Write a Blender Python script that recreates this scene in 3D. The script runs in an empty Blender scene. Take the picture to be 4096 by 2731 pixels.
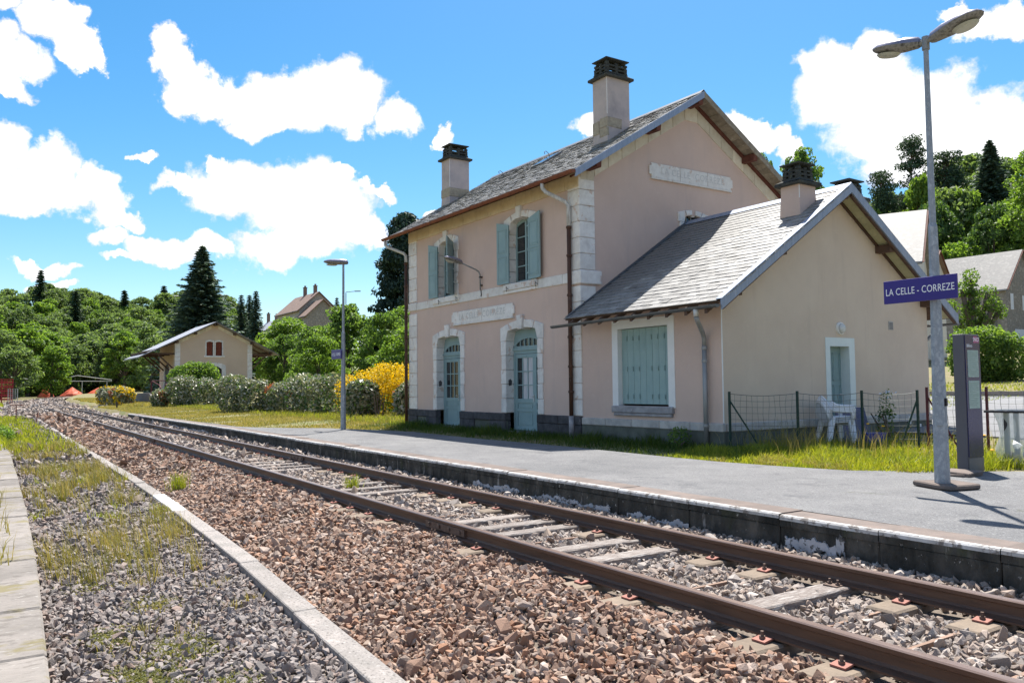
import bpy, bmesh, math, random
import numpy as np
from mathutils import Vector, Matrix

R = math.radians
rnd = random.Random(7)
rng = np.random.default_rng(7)
scene = bpy.context.scene

# ------------------------------------------------------------------ camera
YAW, PITCH, ROLL, EYE = R(-56.53), R(3.05), R(-0.6), 1.43
fw = Vector((math.sin(YAW)*math.cos(PITCH), math.cos(YAW)*math.cos(PITCH), math.sin(PITCH)))
rt = Vector((math.cos(YAW), -math.sin(YAW), 0))
up = rt.cross(fw)
rt2 = rt*math.cos(ROLL) + up*math.sin(ROLL)
up2 = -rt*math.sin(ROLL) + up*math.cos(ROLL)
cd = bpy.data.cameras.new('camera')
cam = bpy.data.objects.new('camera', cd)
scene.collection.objects.link(cam)
cam.matrix_world = Matrix(((rt2.x, up2.x, -fw.x, 0), (rt2.y, up2.y, -fw.y, 0), (rt2.z, up2.z, -fw.z, EYE), (0, 0, 0, 1)))
cd.sensor_width = 36
cd.lens = 28.54
cd.clip_start = .05
cd.clip_end = 3000
scene.camera = cam
scene.view_settings.view_transform = 'Standard'
scene.view_settings.look = 'None'
scene.view_settings.exposure = 1.62
scene.view_settings.gamma = 1
scene.cycles.max_bounces = 7
scene.cycles.diffuse_bounces = 3
scene.cycles.glossy_bounces = 2
scene.cycles.transmission_bounces = 3
scene.cycles.transparent_max_bounces = 6
scene.cycles.caustics_reflective = False
scene.cycles.caustics_refractive = False

# ------------------------------------------------------------------ sun and sky
SUN = Vector((-0.83, 0.86, 2.33)).normalized()      # towards the sun
sl = bpy.data.lights.new('sun', 'SUN')
sl.energy = 3.5
sl.angle = R(.53)
sl.color = (1, .955, .88)
so = bpy.data.objects.new('sun', sl)
so.rotation_euler = SUN.to_track_quat('Z', 'Y').to_euler()
so.location = (0, 0, 60)
scene.collection.objects.link(so)

wd = bpy.data.worlds.new('World')
scene.world = wd
wd.use_nodes = True
wd.cycles.sampling_method = 'MANUAL'
wd.cycles.sample_map_resolution = 512
wn, wl = wd.node_tree.nodes, wd.node_tree.links
wn.clear()
def W(t, **k):
    n = wn.new(t)
    for a, b in k.items(): setattr(n, a, b)
    return n
def wset(n, i, v):
    if hasattr(v, 'is_output'): wl.new(v, n.inputs[i])
    else: n.inputs[i].default_value = v
def wm(op, a, b=None, c=None):
    n = W('ShaderNodeMath', operation=op)
    for i, v in enumerate((a, b, c)):
        if v is not None: wset(n, i, v)
    return n.outputs[0]
def wvm(op, a, b=None, s=None):
    n = W('ShaderNodeVectorMath', operation=op)
    wset(n, 0, a)
    if b is not None: wset(n, 1, b)
    if s is not None: wset(n, 3, s)
    return n.outputs[1] if op == 'LENGTH' else n.outputs[0]
def wnoise(vec, scale, detail, rough=.55, col=False):
    n = W('ShaderNodeTexNoise')
    wset(n, 'Vector', vec); wset(n, 'Scale', scale); wset(n, 'Detail', detail); wset(n, 'Roughness', rough)
    return n.outputs[1 if col else 0]
def wstep(v, a, b):
    n = W('ShaderNodeMapRange', interpolation_type='SMOOTHSTEP')
    wset(n, 0, v); wset(n, 1, a); wset(n, 2, b); wset(n, 3, 0.0); wset(n, 4, 1.0)
    return n.outputs[0]
sky = W('ShaderNodeTexSky', sky_type='NISHITA')
sky.sun_disc = False
sky.sun_elevation = math.asin(SUN.z)
sky.sun_rotation = math.atan2(SUN.x, SUN.y)
sky.air_density = 1.0
sky.dust_density = .6
sky.ozone_density = 2.2
hsv = W('ShaderNodeHueSaturation')
wl.new(sky.outputs[0], hsv.inputs['Color'])
hsv.inputs['Saturation'].default_value = 1.42
hsv.inputs['Hue'].default_value = .492
bgs = W('ShaderNodeBackground')
wl.new(hsv.outputs[0], bgs.inputs[0])
bgs.inputs[1].default_value = .056
tc = W('ShaderNodeTexCoord').outputs['Generated']
sp = W('ShaderNodeSeparateXYZ')
wl.new(tc, sp.inputs[0])
az = wm('MULTIPLY', wm('ARCTAN2', sp.outputs[0], sp.outputs[1]), 57.2958)
el = wm('MULTIPLY', wm('ARCSINE', sp.outputs[2]), 57.2958)
cb = W('ShaderNodeCombineXYZ')
wl.new(az, cb.inputs[0]); wl.new(el, cb.inputs[1])
P0 = cb.outputs[0]
# billowing edges: the direction is wobbled by two noises before the cloud shapes are read
wob = wvm('ADD', wvm('SCALE', wvm('SUBTRACT', wnoise(tc, 16, 2, .5, True), (.5, .5, .5)), s=4.0),
          wvm('SCALE', wvm('SUBTRACT', wnoise(tc, 60, 4, .62, True), (.5, .5, .5)), s=1.7))
P1 = wvm('ADD', P0, wob)
# cumulus clouds: azimuth, elevation, half width, half height (degrees)
CLOUDS = [
    (-88.9, 22.8, 1.55, 1.27), (-86.7, 21.8, 1.55, 1.27), (-86.5, 22.5, 1.36, 1.08), (-84.9, 20.9, 1.36, 1.08), (-85.1, 21.1, 0.93, 0.69), (-83.9, 20.3, 0.93, 0.69),
    (-88.5, 19.5, 2.50, 1.30), (-88.8, 18.0, 1.60, 0.80), (-89.2, 14.4, 2.11, 1.86), (-86.2, 13.0, 2.11, 1.86), (-86.1, 13.0, 1.67, 1.57), (-83.5, 12.0, 1.67, 1.57),
    (-88.1, 12.1, 2.70, 1.30), (-83.3, 11.9, 0.93, 0.78), (-82.1, 11.1, 0.93, 0.78), (-79.5, 21.0, 1.20, 1.30), (-78.5, 19.5, 1.60, 1.40), (-76.1, 19.1, 3.10, 1.60),
    (-72.7, 18.9, 3.50, 2.00), (-68.6, 19.6, 3.30, 2.10), (-67.2, 19.1, 1.80, 1.67), (-64.4, 18.3, 1.80, 1.67), (-73.8, 17.6, 2.60, 1.00), (-80.7, 14.5, 0.80, 0.40),
    (-74.9, 13.3, 3.70, 2.10), (-70.9, 12.4, 4.70, 2.60), (-68.4, 14.2, 1.30, 0.59), (-66.4, 13.4, 1.30, 0.59), (-71.5, 9.7, 4.30, 1.50), (-67.9, 10.7, 3.30, 1.30),
    (-77.9, 13.1, 2.40, 0.80), (-76.6, 14.9, 0.80, 0.80), (-83.5, 9.9, 1.49, 0.98), (-81.1, 9.3, 1.49, 0.98), (-80.0, 8.9, 2.90, 1.00), (-82.8, 8.1, 1.60, 0.50),
    (-77.4, 9.6, 1.60, 1.10), (-87.0, 7.4, 1.50, 0.60), (-86.3, 6.1, 0.90, 0.50), (-60.8, 17.0, 0.90, 0.60), (-51.0, 17.5, 1.90, 1.00), (-62.3, 12.0, 0.90, 0.50),
    (-34.5, 20.6, 1.90, 1.86), (-31.7, 19.8, 1.90, 1.86), (-33.5, 17.9, 3.70, 2.90), (-31.8, 18.4, 2.80, 2.74), (-28.0, 17.0, 2.80, 2.74), (-26.5, 15.8, 3.00, 2.50),
    (-29.0, 14.9, 6.10, 2.10), (-24.5, 14.0, 1.80, 1.80), (-29.8, 13.2, 3.00, 1.30), (-40.9, 17.3, 1.43, 1.18), (-38.9, 16.1, 1.43, 1.18), (-39.3, 16.0, 1.24, 1.08),
    (-37.7, 14.8, 1.24, 1.08), (-24.9, 21.1, 2.50, 1.10), (-27.0, 21.9, 1.20, 0.60), (-40.9, 17.8, 0.70, 0.69), (-39.9, 17.4, 0.70, 0.69),
]
acc = None
for (a, e, w, h) in CLOUDS:
    n = W('ShaderNodeVectorMath', operation='MULTIPLY_ADD')
    wset(n, 0, P1); wset(n, 1, (1/w, 1/h, 0)); wset(n, 2, (-a/w, -e/h, 0))
    v = wvm('LENGTH', n.outputs[0])
    acc = v if acc is None else wm('MINIMUM', acc, v)
acc = wm('SUBTRACT', 1.0, acc)
n1 = wm('MULTIPLY', wm('SUBTRACT', wnoise(tc, 34, 5, .65), .5), .62)
dens = wm('ADD', acc, n1)
m_view = wstep(dens, -.07, .26)
# the rest of the sky carries the same broken cumulus
far_az = wstep(wm('ABSOLUTE', wm('ADD', az, 56.5)), 36, 50)
hi_el = wstep(el, 30, 40)
out_m = wm('MAXIMUM', far_az, hi_el)
gen = wm('ADD', wm('MULTIPLY', wnoise(tc, 3.2, 2, .5), .75), wm('MULTIPLY', wnoise(tc, 11, 5, .6), .35))
m_out = wm('MULTIPLY', wm('MULTIPLY', wstep(gen, .565, .635), out_m), wstep(el, 0, 5))
mask = wm('MAXIMUM', m_view, m_out)
shade = wm('ADD', .68, wm('ADD', wm('MULTIPLY', wstep(wnoise(tc, 22, 3, .55), .3, .7), .16), wm('MULTIPLY', wstep(dens, .05, .5), .24)))
cc = W('ShaderNodeCombineXYZ')
wl.new(shade, cc.inputs[0]); wl.new(wm('MULTIPLY', shade, 1.0), cc.inputs[1]); wl.new(wm('ADD', wm('MULTIPLY', shade, .6), .42), cc.inputs[2])
bgc = W('ShaderNodeBackground')
wl.new(cc.outputs[0], bgc.inputs[0])
bgc.inputs[1].default_value = .47
mx = W('ShaderNodeMixShader')
wl.new(mask, mx.inputs[0]); wl.new(bgs.outputs[0], mx.inputs[1]); wl.new(bgc.outputs[0], mx.inputs[2])
wo = W('ShaderNodeOutputWorld')
wl.new(mx.outputs[0], wo.inputs[0])

# ------------------------------------------------------------------ helpers
ORG = {}
def link(o): scene.collection.objects.link(o)
def thing(name, label, cat, loc=(0, 0, 0), group=None):
    o = bpy.data.objects.new(name, None)
    o.empty_display_size = .2
    o.location = loc
    link(o)
    ORG[o] = Vector(loc)
    return tag(o, label, cat, group)
def tag(o, label, cat, group=None):
    o['label'] = label
    o['category'] = cat
    if group: o['group'] = group
    return o
def kind(o, k, label=None):
    o['kind'] = k
    if label: o['label'] = label
    return o
def org(o): return ORG.get(o, Vector((0, 0, 0)))
def place(name, me, loc, parent=None, rot=(0, 0, 0), scale=(1, 1, 1)):
    """one object that may share its mesh; loc is in world space"""
    o = bpy.data.objects.new(name, me)
    link(o)
    o.rotation_euler = rot
    o.scale = scale
    if parent is not None:
        o.parent = parent
        o.location = Vector(loc) - org(parent)
    else:
        o.location = loc
    ORG[o] = Vector(loc)
    return o
def copy_tree(o, parent=None, loc=None, rot=None, scale=None):
    c = o.copy()
    link(c)
    c.parent = parent
    if loc is not None: c.location = loc
    if rot is not None: c.rotation_euler = rot
    if scale is not None: c.scale = scale
    for ch in list(o.children): copy_tree(ch, c)
    return c
def fastmesh(name, V, T, mats, mi=None, smooth=False):
    """triangle mesh from numpy arrays"""
    V = np.asarray(V, np.float32); T = np.asarray(T, np.int32)
    me = bpy.data.meshes.new(name)
    me.vertices.add(len(V)); me.vertices.foreach_set('co', V.ravel())
    me.loops.add(T.size); me.loops.foreach_set('vertex_index', T.ravel())
    me.polygons.add(len(T))
    me.polygons.foreach_set('loop_start', np.arange(0, T.size, 3, dtype=np.int32))
    if mi is not None: me.polygons.foreach_set('material_index', np.asarray(mi, np.int32))
    me.polygons.foreach_set('use_smooth', np.full(len(T), smooth))
    for m in (mats if isinstance(mats, (list, tuple)) else [mats]): me.materials.append(m)
    me.update(calc_edges=True)
    return me
class MB:
    def __init__(s): s.v = []; s.f = []; s.mi = []; s.m = 0
    def add(s, vs, fs):
        b = len(s.v)
        s.v += [tuple(q) for q in vs]
        for f in fs: s.f.append([b+i for i in f]); s.mi.append(s.m)
        return s
    def box(s, x0, x1, y0, y1, z0, z1):
        return s.add([(x0,y0,z0),(x1,y0,z0),(x1,y1,z0),(x0,y1,z0),(x0,y0,z1),(x1,y0,z1),(x1,y1,z1),(x0,y1,z1)],
                     [(0,3,2,1),(4,5,6,7),(0,1,5,4),(1,2,6,5),(2,3,7,6),(3,0,4,7)])
    def obox(s, c, ax, ay, az_):
        c, ax, ay, az_ = map(Vector, (c, ax, ay, az_))
        q = []
        for k in (-1, 1):
            for i, j in ((-1,-1),(1,-1),(1,1),(-1,1)): q.append(c+ax*i+ay*j+az_*k)
        return s.add(q, [(0,3,2,1),(4,5,6,7),(0,1,5,4),(1,2,6,5),(2,3,7,6),(3,0,4,7)])
    def bar(s, a, b, w, h, upv=(0, 0, 1)):
        a, b = Vector(a), Vector(b)
        d = (b-a); L = d.length; d.normalize()
        sd = d.cross(Vector(upv))
        if sd.length < 1e-4: sd = d.cross(Vector((1, 0, 0)))
        sd.normalize(); u = sd.cross(d)
        return s.obox((a+b)/2, d*L/2, sd*w/2, u*h/2)
    def prism(s, poly, axis, a0, a1):
        """poly: 2d points in the plane across axis; extruded a0..a1 along axis"""
        def P(p, a):
            return {'x': (a, p[0], p[1]), 'y': (p[0], a, p[1]), 'z': (p[0], p[1], a)}[axis]
        n = len(poly)
        vs = [P(p, a0) for p in poly] + [P(p, a1) for p in poly]
        fs = [list(range(n))[::-1], list(range(n, 2*n))] + [(i, (i+1) % n, n+(i+1) % n, n+i) for i in range(n)]
        return s.add(vs, fs)
    def tube(s, pts, rad, n=8, cap=True):
        pts = [Vector(p) for p in pts]
        if not isinstance(rad, (list, tuple)): rad = [rad]*len(pts)
        rings = []; ref = None
        for i, p in enumerate(pts):
            d = (pts[min(i+1, len(pts)-1)]-pts[max(i-1, 0)]).normalized()
            if ref is None:
                ref = d.cross(Vector((0, 0, 1)))
                if ref.length < .01: ref = d.cross(Vector((0, 1, 0)))
            sd = (ref - d*ref.dot(d)).normalized(); ref = sd
            u = d.cross(sd)
            rings.append([p+(sd*math.cos(2*math.pi*k/n)+u*math.sin(2*math.pi*k/n))*rad[i] for k in range(n)])
        vs = [q for r in rings for q in r]
        fs = [(i*n+k, i*n+(k+1) % n, (i+1)*n+(k+1) % n, (i+1)*n+k) for i in range(len(pts)-1) for k in range(n)]
        if cap: fs += [list(range(n))[::-1], [(len(pts)-1)*n+k for k in range(n)]]
        return s.add(vs, fs)
    def lathe(s, c, prof, n=16):
        vs = [(c[0]+r*math.cos(2*math.pi*k/n), c[1]+r*math.sin(2*math.pi*k/n), c[2]+z) for r, z in prof for k in range(n)]
        fs = [(i*n+k, i*n+(k+1) % n, (i+1)*n+(k+1) % n, (i+1)*n+k) for i in range(len(prof)-1) for k in range(n)]
        fs += [list(range(n))[::-1], [(len(prof)-1)*n+k for k in range(n)]]
        return s.add(vs, fs)
    def mesh(s, name, mats, bevel=0, smooth=False, off=None, jit=0):
        me = bpy.data.meshes.new(name)
        V = s.v if off is None else [tuple(Vector(q)-off) for q in s.v]
        if jit: V = [(x+rnd.uniform(-jit, jit), y+rnd.uniform(-jit, jit), z+rnd.uniform(-jit, jit)) for x, y, z in V]
        me.from_pydata(V, [], s.f)
        for m in (mats if isinstance(mats, (list, tuple)) else [mats]): me.materials.append(m)
        me.polygons.foreach_set('material_index', s.mi)
        bm = bmesh.new(); bm.from_mesh(me)
        bmesh.ops.recalc_face_normals(bm, faces=bm.faces)
        if bevel:
            es = [e for e in bm.edges if len(e.link_faces) == 2 and e.calc_face_angle(0) > .3]
            bmesh.ops.bevel(bm, geom=es, offset=bevel, segments=1, affect='EDGES', clamp_overlap=True)
        bm.to_mesh(me); bm.free()
        if smooth: me.polygons.foreach_set('use_smooth', [True]*len(me.polygons))
        return me
    def build(s, name, mats, parent=None, bevel=0, smooth=False, origin=None, jit=0):
        o_ = Vector(origin) if origin is not None else (org(parent) if parent is not None else Vector((0, 0, 0)))
        me = s.mesh(name, mats, bevel, smooth, o_, jit)
        return place(name, me, o_, parent)
def text_mesh(body, size, mat, extrude=.002, spacing=1.0, bold=0.0):
    cu = bpy.data.curves.new('lettering', 'FONT')
    cu.body = body; cu.size = size; cu.align_x = 'CENTER'; cu.align_y = 'CENTER'
    cu.extrude = extrude; cu.space_character = spacing; cu.offset = bold; cu.resolution_u = 3
    t = bpy.data.objects.new('lettering_source', cu)
    link(t)
    dg = bpy.context.evaluated_depsgraph_get()
    me = bpy.data.meshes.new_from_object(t.evaluated_get(dg))
    bpy.data.objects.remove(t); bpy.data.curves.remove(cu)
    me.materials.clear(); me.materials.append(mat)
    return me

# ------------------------------------------------------------------ materials
def newmat(name):
    m = bpy.data.materials.new(name)
    m.use_nodes = True
    nt = m.node_tree
    return m, nt.nodes, nt.links, nt.nodes['Principled BSDF']
def M(name, cols, scale=4, rough=.85, bump=0, bscale=None, metal=0, rand=0, spec=.3, layers=(), stretch=(1, 1, 1), detail=7, bdist=.01, island=False, trans=0):
    """noise between colours, extra blotch layers [(colour, scale, lo, hi, amount)], bump, per object variation"""
    m, n, l, b = newmat(name)
    geo = n.new('ShaderNodeNewGeometry')
    mp = n.new('ShaderNodeMapping')
    l.new(geo.outputs['Position'], mp.inputs[0])
    mp.inputs['Scale'].default_value = stretch
    if isinstance(cols[0], (int, float)): cols = [cols, [c*.86 for c in cols]]
    nz = n.new('ShaderNodeTexNoise')
    l.new(mp.outputs[0], nz.inputs['Vector'])
    nz.inputs['Scale'].default_value = scale; nz.inputs['Detail'].default_value = detail; nz.inputs['Roughness'].default_value = .6
    fac = nz.outputs[0]
    rp = n.new('ShaderNodeValToRGB')
    if island: fac = geo.outputs['Random Per Island']
    l.new(fac, rp.inputs[0])
    lo, hi = (0, 1) if island else (.33, .67)
    while len(rp.color_ramp.elements) < len(cols): rp.color_ramp.elements.new(.5)
    for i, c in enumerate(cols):
        e = rp.color_ramp.elements[i]
        e.position = lo+(hi-lo)*i/(len(cols)-1); e.color = (*c[:3], 1)
    col = rp.outputs[0]
    for k, lay in enumerate(layers):
        c, sc, a, z, amt = lay[:5]
        n2 = n.new('ShaderNodeTexNoise')
        if len(lay) > 5:
            mq = n.new('ShaderNodeMapping'); l.new(geo.outputs['Position'], mq.inputs[0]); mq.inputs['Scale'].default_value = lay[5]
            l.new(mq.outputs[0], n2.inputs['Vector'])
        else: l.new(mp.outputs[0], n2.inputs['Vector'])
        n2.inputs['Scale'].default_value = sc; n2.inputs['Detail'].default_value = 6; n2.inputs['Roughness'].default_value = .65
        mr = n.new('ShaderNodeMapRange')
        l.new(n2.outputs[0], mr.inputs[0])
        mr.inputs[1].default_value = a; mr.inputs[2].default_value = z; mr.inputs[4].default_value = amt
        mxn = n.new('ShaderNodeMix'); mxn.data_type = 'RGBA'
        l.new(mr.outputs[0], mxn.inputs[0]); l.new(col, mxn.inputs[6]); mxn.inputs[7].default_value = (*c[:3], 1)
        col = mxn.outputs[2]
    if rand:
        oi = n.new('ShaderNodeObjectInfo')
        mr = n.new('ShaderNodeMapRange')
        l.new(oi.outputs['Random'], mr.inputs[0])
        mr.inputs[3].default_value = 1-rand; mr.inputs[4].default_value = 1+rand
        mv = n.new('ShaderNodeVectorMath'); mv.operation = 'SCALE'
        l.new(col, mv.inputs[0]); l.new(mr.outputs[0], mv.inputs[3])
        col = mv.outputs[0]
    l.new(col, b.inputs['Base Color'])
    b.inputs['Roughness'].default_value = rough
    b.inputs['Metallic'].default_value = metal
    b.inputs['Specular IOR Level'].default_value = spec
    if bump:
        n3 = n.new('ShaderNodeTexNoise')
        l.new(mp.outputs[0], n3.inputs['Vector'])
        n3.inputs['Scale'].default_value = bscale or scale*6; n3.inputs['Detail'].default_value = 5
        bp = n.new('ShaderNodeBump')
        bp.inputs['Strength'].default_value = bump; bp.inputs['Distance'].default_value = bdist
        l.new(n3.outputs[0], bp.inputs['Height']); l.new(bp.outputs[0], b.inputs['Normal'])
    if trans: b.inputs['Transmission Weight'].default_value = trans
    return m
def LM(name, cols, trans=.52, rough=.5, spec=.25, tcol=None, scale=.35):
    """leaf: colour varies leaf by leaf and in drifts, light passes through"""
    m, n, l, b = newmat(name)
    geo = n.new('ShaderNodeNewGeometry')
    nz = n.new('ShaderNodeTexNoise')
    l.new(geo.outputs['Position'], nz.inputs['Vector'])
    nz.inputs['Scale'].default_value = scale; nz.inputs['Detail'].default_value = 3
    ad = n.new('ShaderNodeMath'); ad.operation = 'MULTIPLY_ADD'
    l.new(geo.outputs['Random Per Island'], ad.inputs[0]); ad.inputs[1].default_value = .6
    l.new(nz.outputs[0], ad.inputs[2])
    sb = n.new('ShaderNodeMath'); sb.operation = 'SUBTRACT'
    l.new(ad.outputs[0], sb.inputs[0]); sb.inputs[1].default_value = .3
    rp = n.new('ShaderNodeValToRGB')
    l.new(sb.outputs[0], rp.inputs[0])
    while len(rp.color_ramp.elements) < len(cols): rp.color_ramp.elements.new(.5)
    for i, c in enumerate(cols):
        e = rp.color_ramp.elements[i]
        e.position = .15+.7*i/(len(cols)-1); e.color = (*c, 1)
    l.new(rp.outputs[0], b.inputs['Base Color'])
    b.inputs['Roughness'].default_value = rough
    b.inputs['Specular IOR Level'].default_value = spec
    tr = n.new('ShaderNodeBsdfTranslucent')
    mv = n.new('ShaderNodeVectorMath'); mv.operation = 'MULTIPLY'
    l.new(rp.outputs[0], mv.inputs[0]); mv.inputs[1].default_value = tcol or (1.5, 1.55, .65)
    l.new(mv.outputs[0], tr.inputs[0])
    mxs = n.new('ShaderNodeMixShader'); mxs.inputs[0].default_value = trans
    l.new(b.outputs[0], mxs.inputs[1]); l.new(tr.outputs[0], mxs.inputs[2])
    l.new(mxs.outputs[0], n['Material Output'].inputs[0])
    return m

MAT = {}
MAT['stucco'] = M('stucco', [(.63, .475, .40), (.585, .435, .365)], 1.3, .95, .6, 70, spec=.1, layers=[((.53, .41, .365), .6, .48, .75, .5), ((.46, .37, .34), 3, .55, .8, .45, (1.5, 1.5, .16)), ((.66, .53, .45), 9, .58, .7, .35), ((.40, .33, .30), 14, .66, .72, .4)], bdist=.006)
MAT['stucco_annex'] = M('stucco_annex', [(.635, .525, .42), (.59, .48, .385)], 1.1, .95, .6, 70, spec=.1, layers=[((.52, .41, .325), .5, .48, .78, .6), ((.45, .365, .30), 3, .55, .8, .45, (1.5, 1.5, .14)), ((.69, .57, .46), 9, .58, .7, .3)], bdist=.006)
MAT['stucco_chimney'] = M('stucco_chimney', [(.52, .44, .41), (.43, .37, .36)], 2.5, .95, .3, 120, spec=.1, layers=[((.25, .23, .24), 1.6, .5, .75, .7)], bdist=.004)
MAT['white_stone'] = M('white_stone', [(.78, .75, .71), (.66, .62, .58)], 6, .9, .4, 40, rand=.07, spec=.15, layers=[((.45, .42, .40), 26, .64, .70, .8), ((.44, .42, .41), 2.5, .52, .75, .5), ((.58, .44, .36), 4.2, .60, .63, .85)])
MAT['tan_stone'] = M('tan_stone', [(.66, .53, .36), (.57, .45, .30)], 5, .9, .35, 40, rand=.1, spec=.15, layers=[((.35, .27, .18), 4, .6, .75, .6)])
MAT['rake_stone'] = M('rake_stone', [(.70, .64, .52), (.58, .50, .39)], 4, .9, .4, 40, rand=.14, spec=.15, layers=[((.36, .29, .21), 2.5, .6, .78, .7)])
MAT['dark_stone'] = M('dark_stone', [(.05, .048, .052), (.10, .095, .10)], 5, .9, .5, 30, rand=.2, spec=.2, layers=[((.42, .40, .38), 2.3, .66, .73, .8), ((.04, .04, .045), 6, .55, .7, .7)])
MAT['mortar'] = M('mortar', [(.45, .37, .31), (.36, .30, .26)], 8, .95, .3, 60)
MAT['sill_stone'] = M('sill_stone', [(.40, .38, .39), (.22, .21, .22)], 5, .9, .5, 30, spec=.15, layers=[((.7, .68, .65), 14, .64, .7, .8)])
MAT['plinth_ledge'] = M('plinth_ledge', [(.55, .52, .48), (.36, .34, .33)], 3.5, .92, .4, 40, rand=.1, layers=[((.2, .19, .19), 4, .55, .75, .7)])
MAT['plinth_base'] = M('plinth_base', [(.13, .14, .12), (.075, .08, .068)], 3, .95, .5, 30, layers=[((.33, .33, .30), 2, .6, .75, .6)])
MAT['white_paint'] = M('white_paint', [(.80, .79, .77), (.74, .73, .71)], 3, .8, .1, 80, spec=.2)
MAT['teal'] = M('teal', [(.26, .365, .37), (.225, .325, .335)], 2, .55, .1, 30, spec=.35, layers=[((.55, .58, .57), 22, .68, .72, .8), ((.19, .27, .28), 1.2, .5, .75, .6), ((.33, .42, .42), 4, .52, .75, .6, (2, 2, .3))])
MAT['teal_shutter'] = M('teal_shutter', [(.30, .415, .40), (.26, .37, .365)], 2.5, .6, .08, 40, spec=.3, layers=[((.20, .25, .23), 30, .69, .73, .7), ((.36, .46, .45), 3, .5, .75, .6, (2, 2, .25))])
MAT['glass'] = M('glass', [(.02, .022, .025), (.03, .032, .034)], 1, .04, spec=.6)
MAT['curtain'] = M('curtain', [(.62, .62, .62), (.45, .45, .47)], 9, .9, stretch=(4, 4, .3))
MAT['interior'] = M('interior', [(.05, .045, .04), (.04, .04, .04)], 1, .9)
MAT['slate'] = M('slate', [(.155, .155, .16), (.235, .228, .215), (.125, .125, .132)], 9, .5, .25, 50, rand=.28, spec=.55, island=False, layers=[((.40, .385, .34), 12, .6, .68, .7), ((.07, .07, .072), 3, .6, .7, .6)])
MAT['slate_old'] = M('slate_old', [(.20, .20, .205), (.27, .265, .255), (.15, .15, .16), (.32, .31, .29)], 9, .55, .3, 50, spec=.45, island=True, layers=[((.40, .39, .33), 14, .58, .68, .7)])
MAT['slate_far'] = M('slate_far', [(.24, .25, .28), (.32, .32, .34)], 3, .55, .3, 12, spec=.45, stretch=(1, 1, 3), layers=[((.5, .47, .42), 3, .6, .72, .6)])
MAT['slate_pale'] = M('slate_pale', [(.29, .275, .255), (.19, .18, .17), (.33, .31, .285)], 2.2, .6, .3, 12, spec=.4, stretch=(1, 1, 2), layers=[((.16, .15, .15), 1.6, .55, .68, .7)])
MAT['zinc'] = M('zinc', [(.30, .34, .43), (.23, .27, .35)], 3, .5, .05, 20, metal=.35, spec=.5, stretch=(6, 6, .6), layers=[((.45, .48, .53), 4, .6, .75, .6)])
MAT['zinc_dark'] = M('zinc_dark', [(.105, .11, .12), (.16, .165, .17)], 5, .5, .05, 30, metal=.5, spec=.5)
MAT['pipe_grey'] = M('pipe_grey', [(.22, .225, .23), (.30, .30, .30)], 4, .5, .05, 30, metal=.3, spec=.5, stretch=(3, 3, .7))
MAT['pipe_white'] = M('pipe_white', [(.62, .62, .60), (.35, .33, .31)], 6, .6, .1, 40, stretch=(3, 3, .7))
MAT['pipe_rust'] = M('pipe_rust', [(.055, .03, .022), (.11, .05, .03)], 8, .7, .2, 60, spec=.3, stretch=(3, 3, .6), layers=[((.30, .27, .25), 9, .62, .7, .7)])
MAT['gutter_red'] = M('gutter_red', [(.17, .055, .03), (.24, .085, .045)], 6, .7, .1, 40, spec=.3, layers=[((.10, .05, .035), 5, .5, .7, .7)])
MAT['brown_wood'] = M('brown_wood', [(.075, .045, .032), (.12, .07, .05)], 6, .8, .2, 40, rand=.1, stretch=(1, 1, 1))
MAT['red_wood'] = M('red_wood', [(.10, .032, .022), (.14, .05, .035)], 6, .75, .15, 40)
MAT['board_pale'] = M('board_pale', [(.50, .48, .32), (.41, .39, .24)], 4, .8, .1, 40, rand=.08, layers=[((.22, .16, .09), 5, .66, .73, .8)])
MAT['board_grey'] = M('board_grey', [(.33, .28, .21), (.20, .165, .125)], 7, .85, .3, 40, rand=.18, layers=[((.5, .45, .36), 10, .58, .7, .7)])
MAT['pot'] = M('pot', [(.035, .037, .036), (.07, .072, .062)], 9, .95, .6, 30, layers=[((.19, .20, .13), 7, .62, .72, .7)])
MAT['old_masonry'] = M('old_masonry', [(.42, .36, .27), (.30, .25, .19)], 10, .95, .6, 30, layers=[((.16, .15, .14), 6, .55, .7, .6)])
MAT['asphalt'] = M('asphalt', [(.15, .148, .15), (.185, .183, .182)], 1.2, .92, 1, 70, spec=.2, layers=[((.115, .115, .118), .45, .46, .66, .75), ((.24, .235, .23), 1.1, .56, .7, .5), ((.31, .31, .31), 55, .55, .66, .75), ((.065, .065, .07), 42, .55, .65, .8), ((.10, .10, .105), 2.6, .56, .66, .6), ((.085, .09, .065), 1.7, .66, .72, .6)], bdist=.012)
MAT['road'] = M('road', [(.22, .22, .222), (.175, .175, .18)], .8, .92, .4, 120, spec=.2, layers=[((.16, .16, .165), .4, .5, .75, .6)])
MAT['coping'] = M('coping', [(.19, .15, .13), (.13, .108, .096)], 5, .92, .5, 60, rand=.1, layers=[((.11, .10, .095), 6, .56, .68, .7)])
MAT['edge_white'] = M('edge_white', [(.55, .54, .53), (.38, .36, .34)], 9, .85, .3, 60, layers=[((.16, .14, .125), 14, .52, .60, .9)])
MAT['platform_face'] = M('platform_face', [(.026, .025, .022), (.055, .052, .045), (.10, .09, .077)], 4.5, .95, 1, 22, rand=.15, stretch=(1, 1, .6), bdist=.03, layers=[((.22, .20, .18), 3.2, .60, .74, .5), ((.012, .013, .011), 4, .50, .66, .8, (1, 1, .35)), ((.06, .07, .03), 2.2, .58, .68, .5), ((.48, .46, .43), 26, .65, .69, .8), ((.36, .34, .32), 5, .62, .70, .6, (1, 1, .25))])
MAT['whitewash'] = M('whitewash', [(.52, .52, .535), (.36, .36, .37)], 9, .9, .4, 50, layers=[((.09, .085, .078), 16, .53, .58, .95)])
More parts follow.
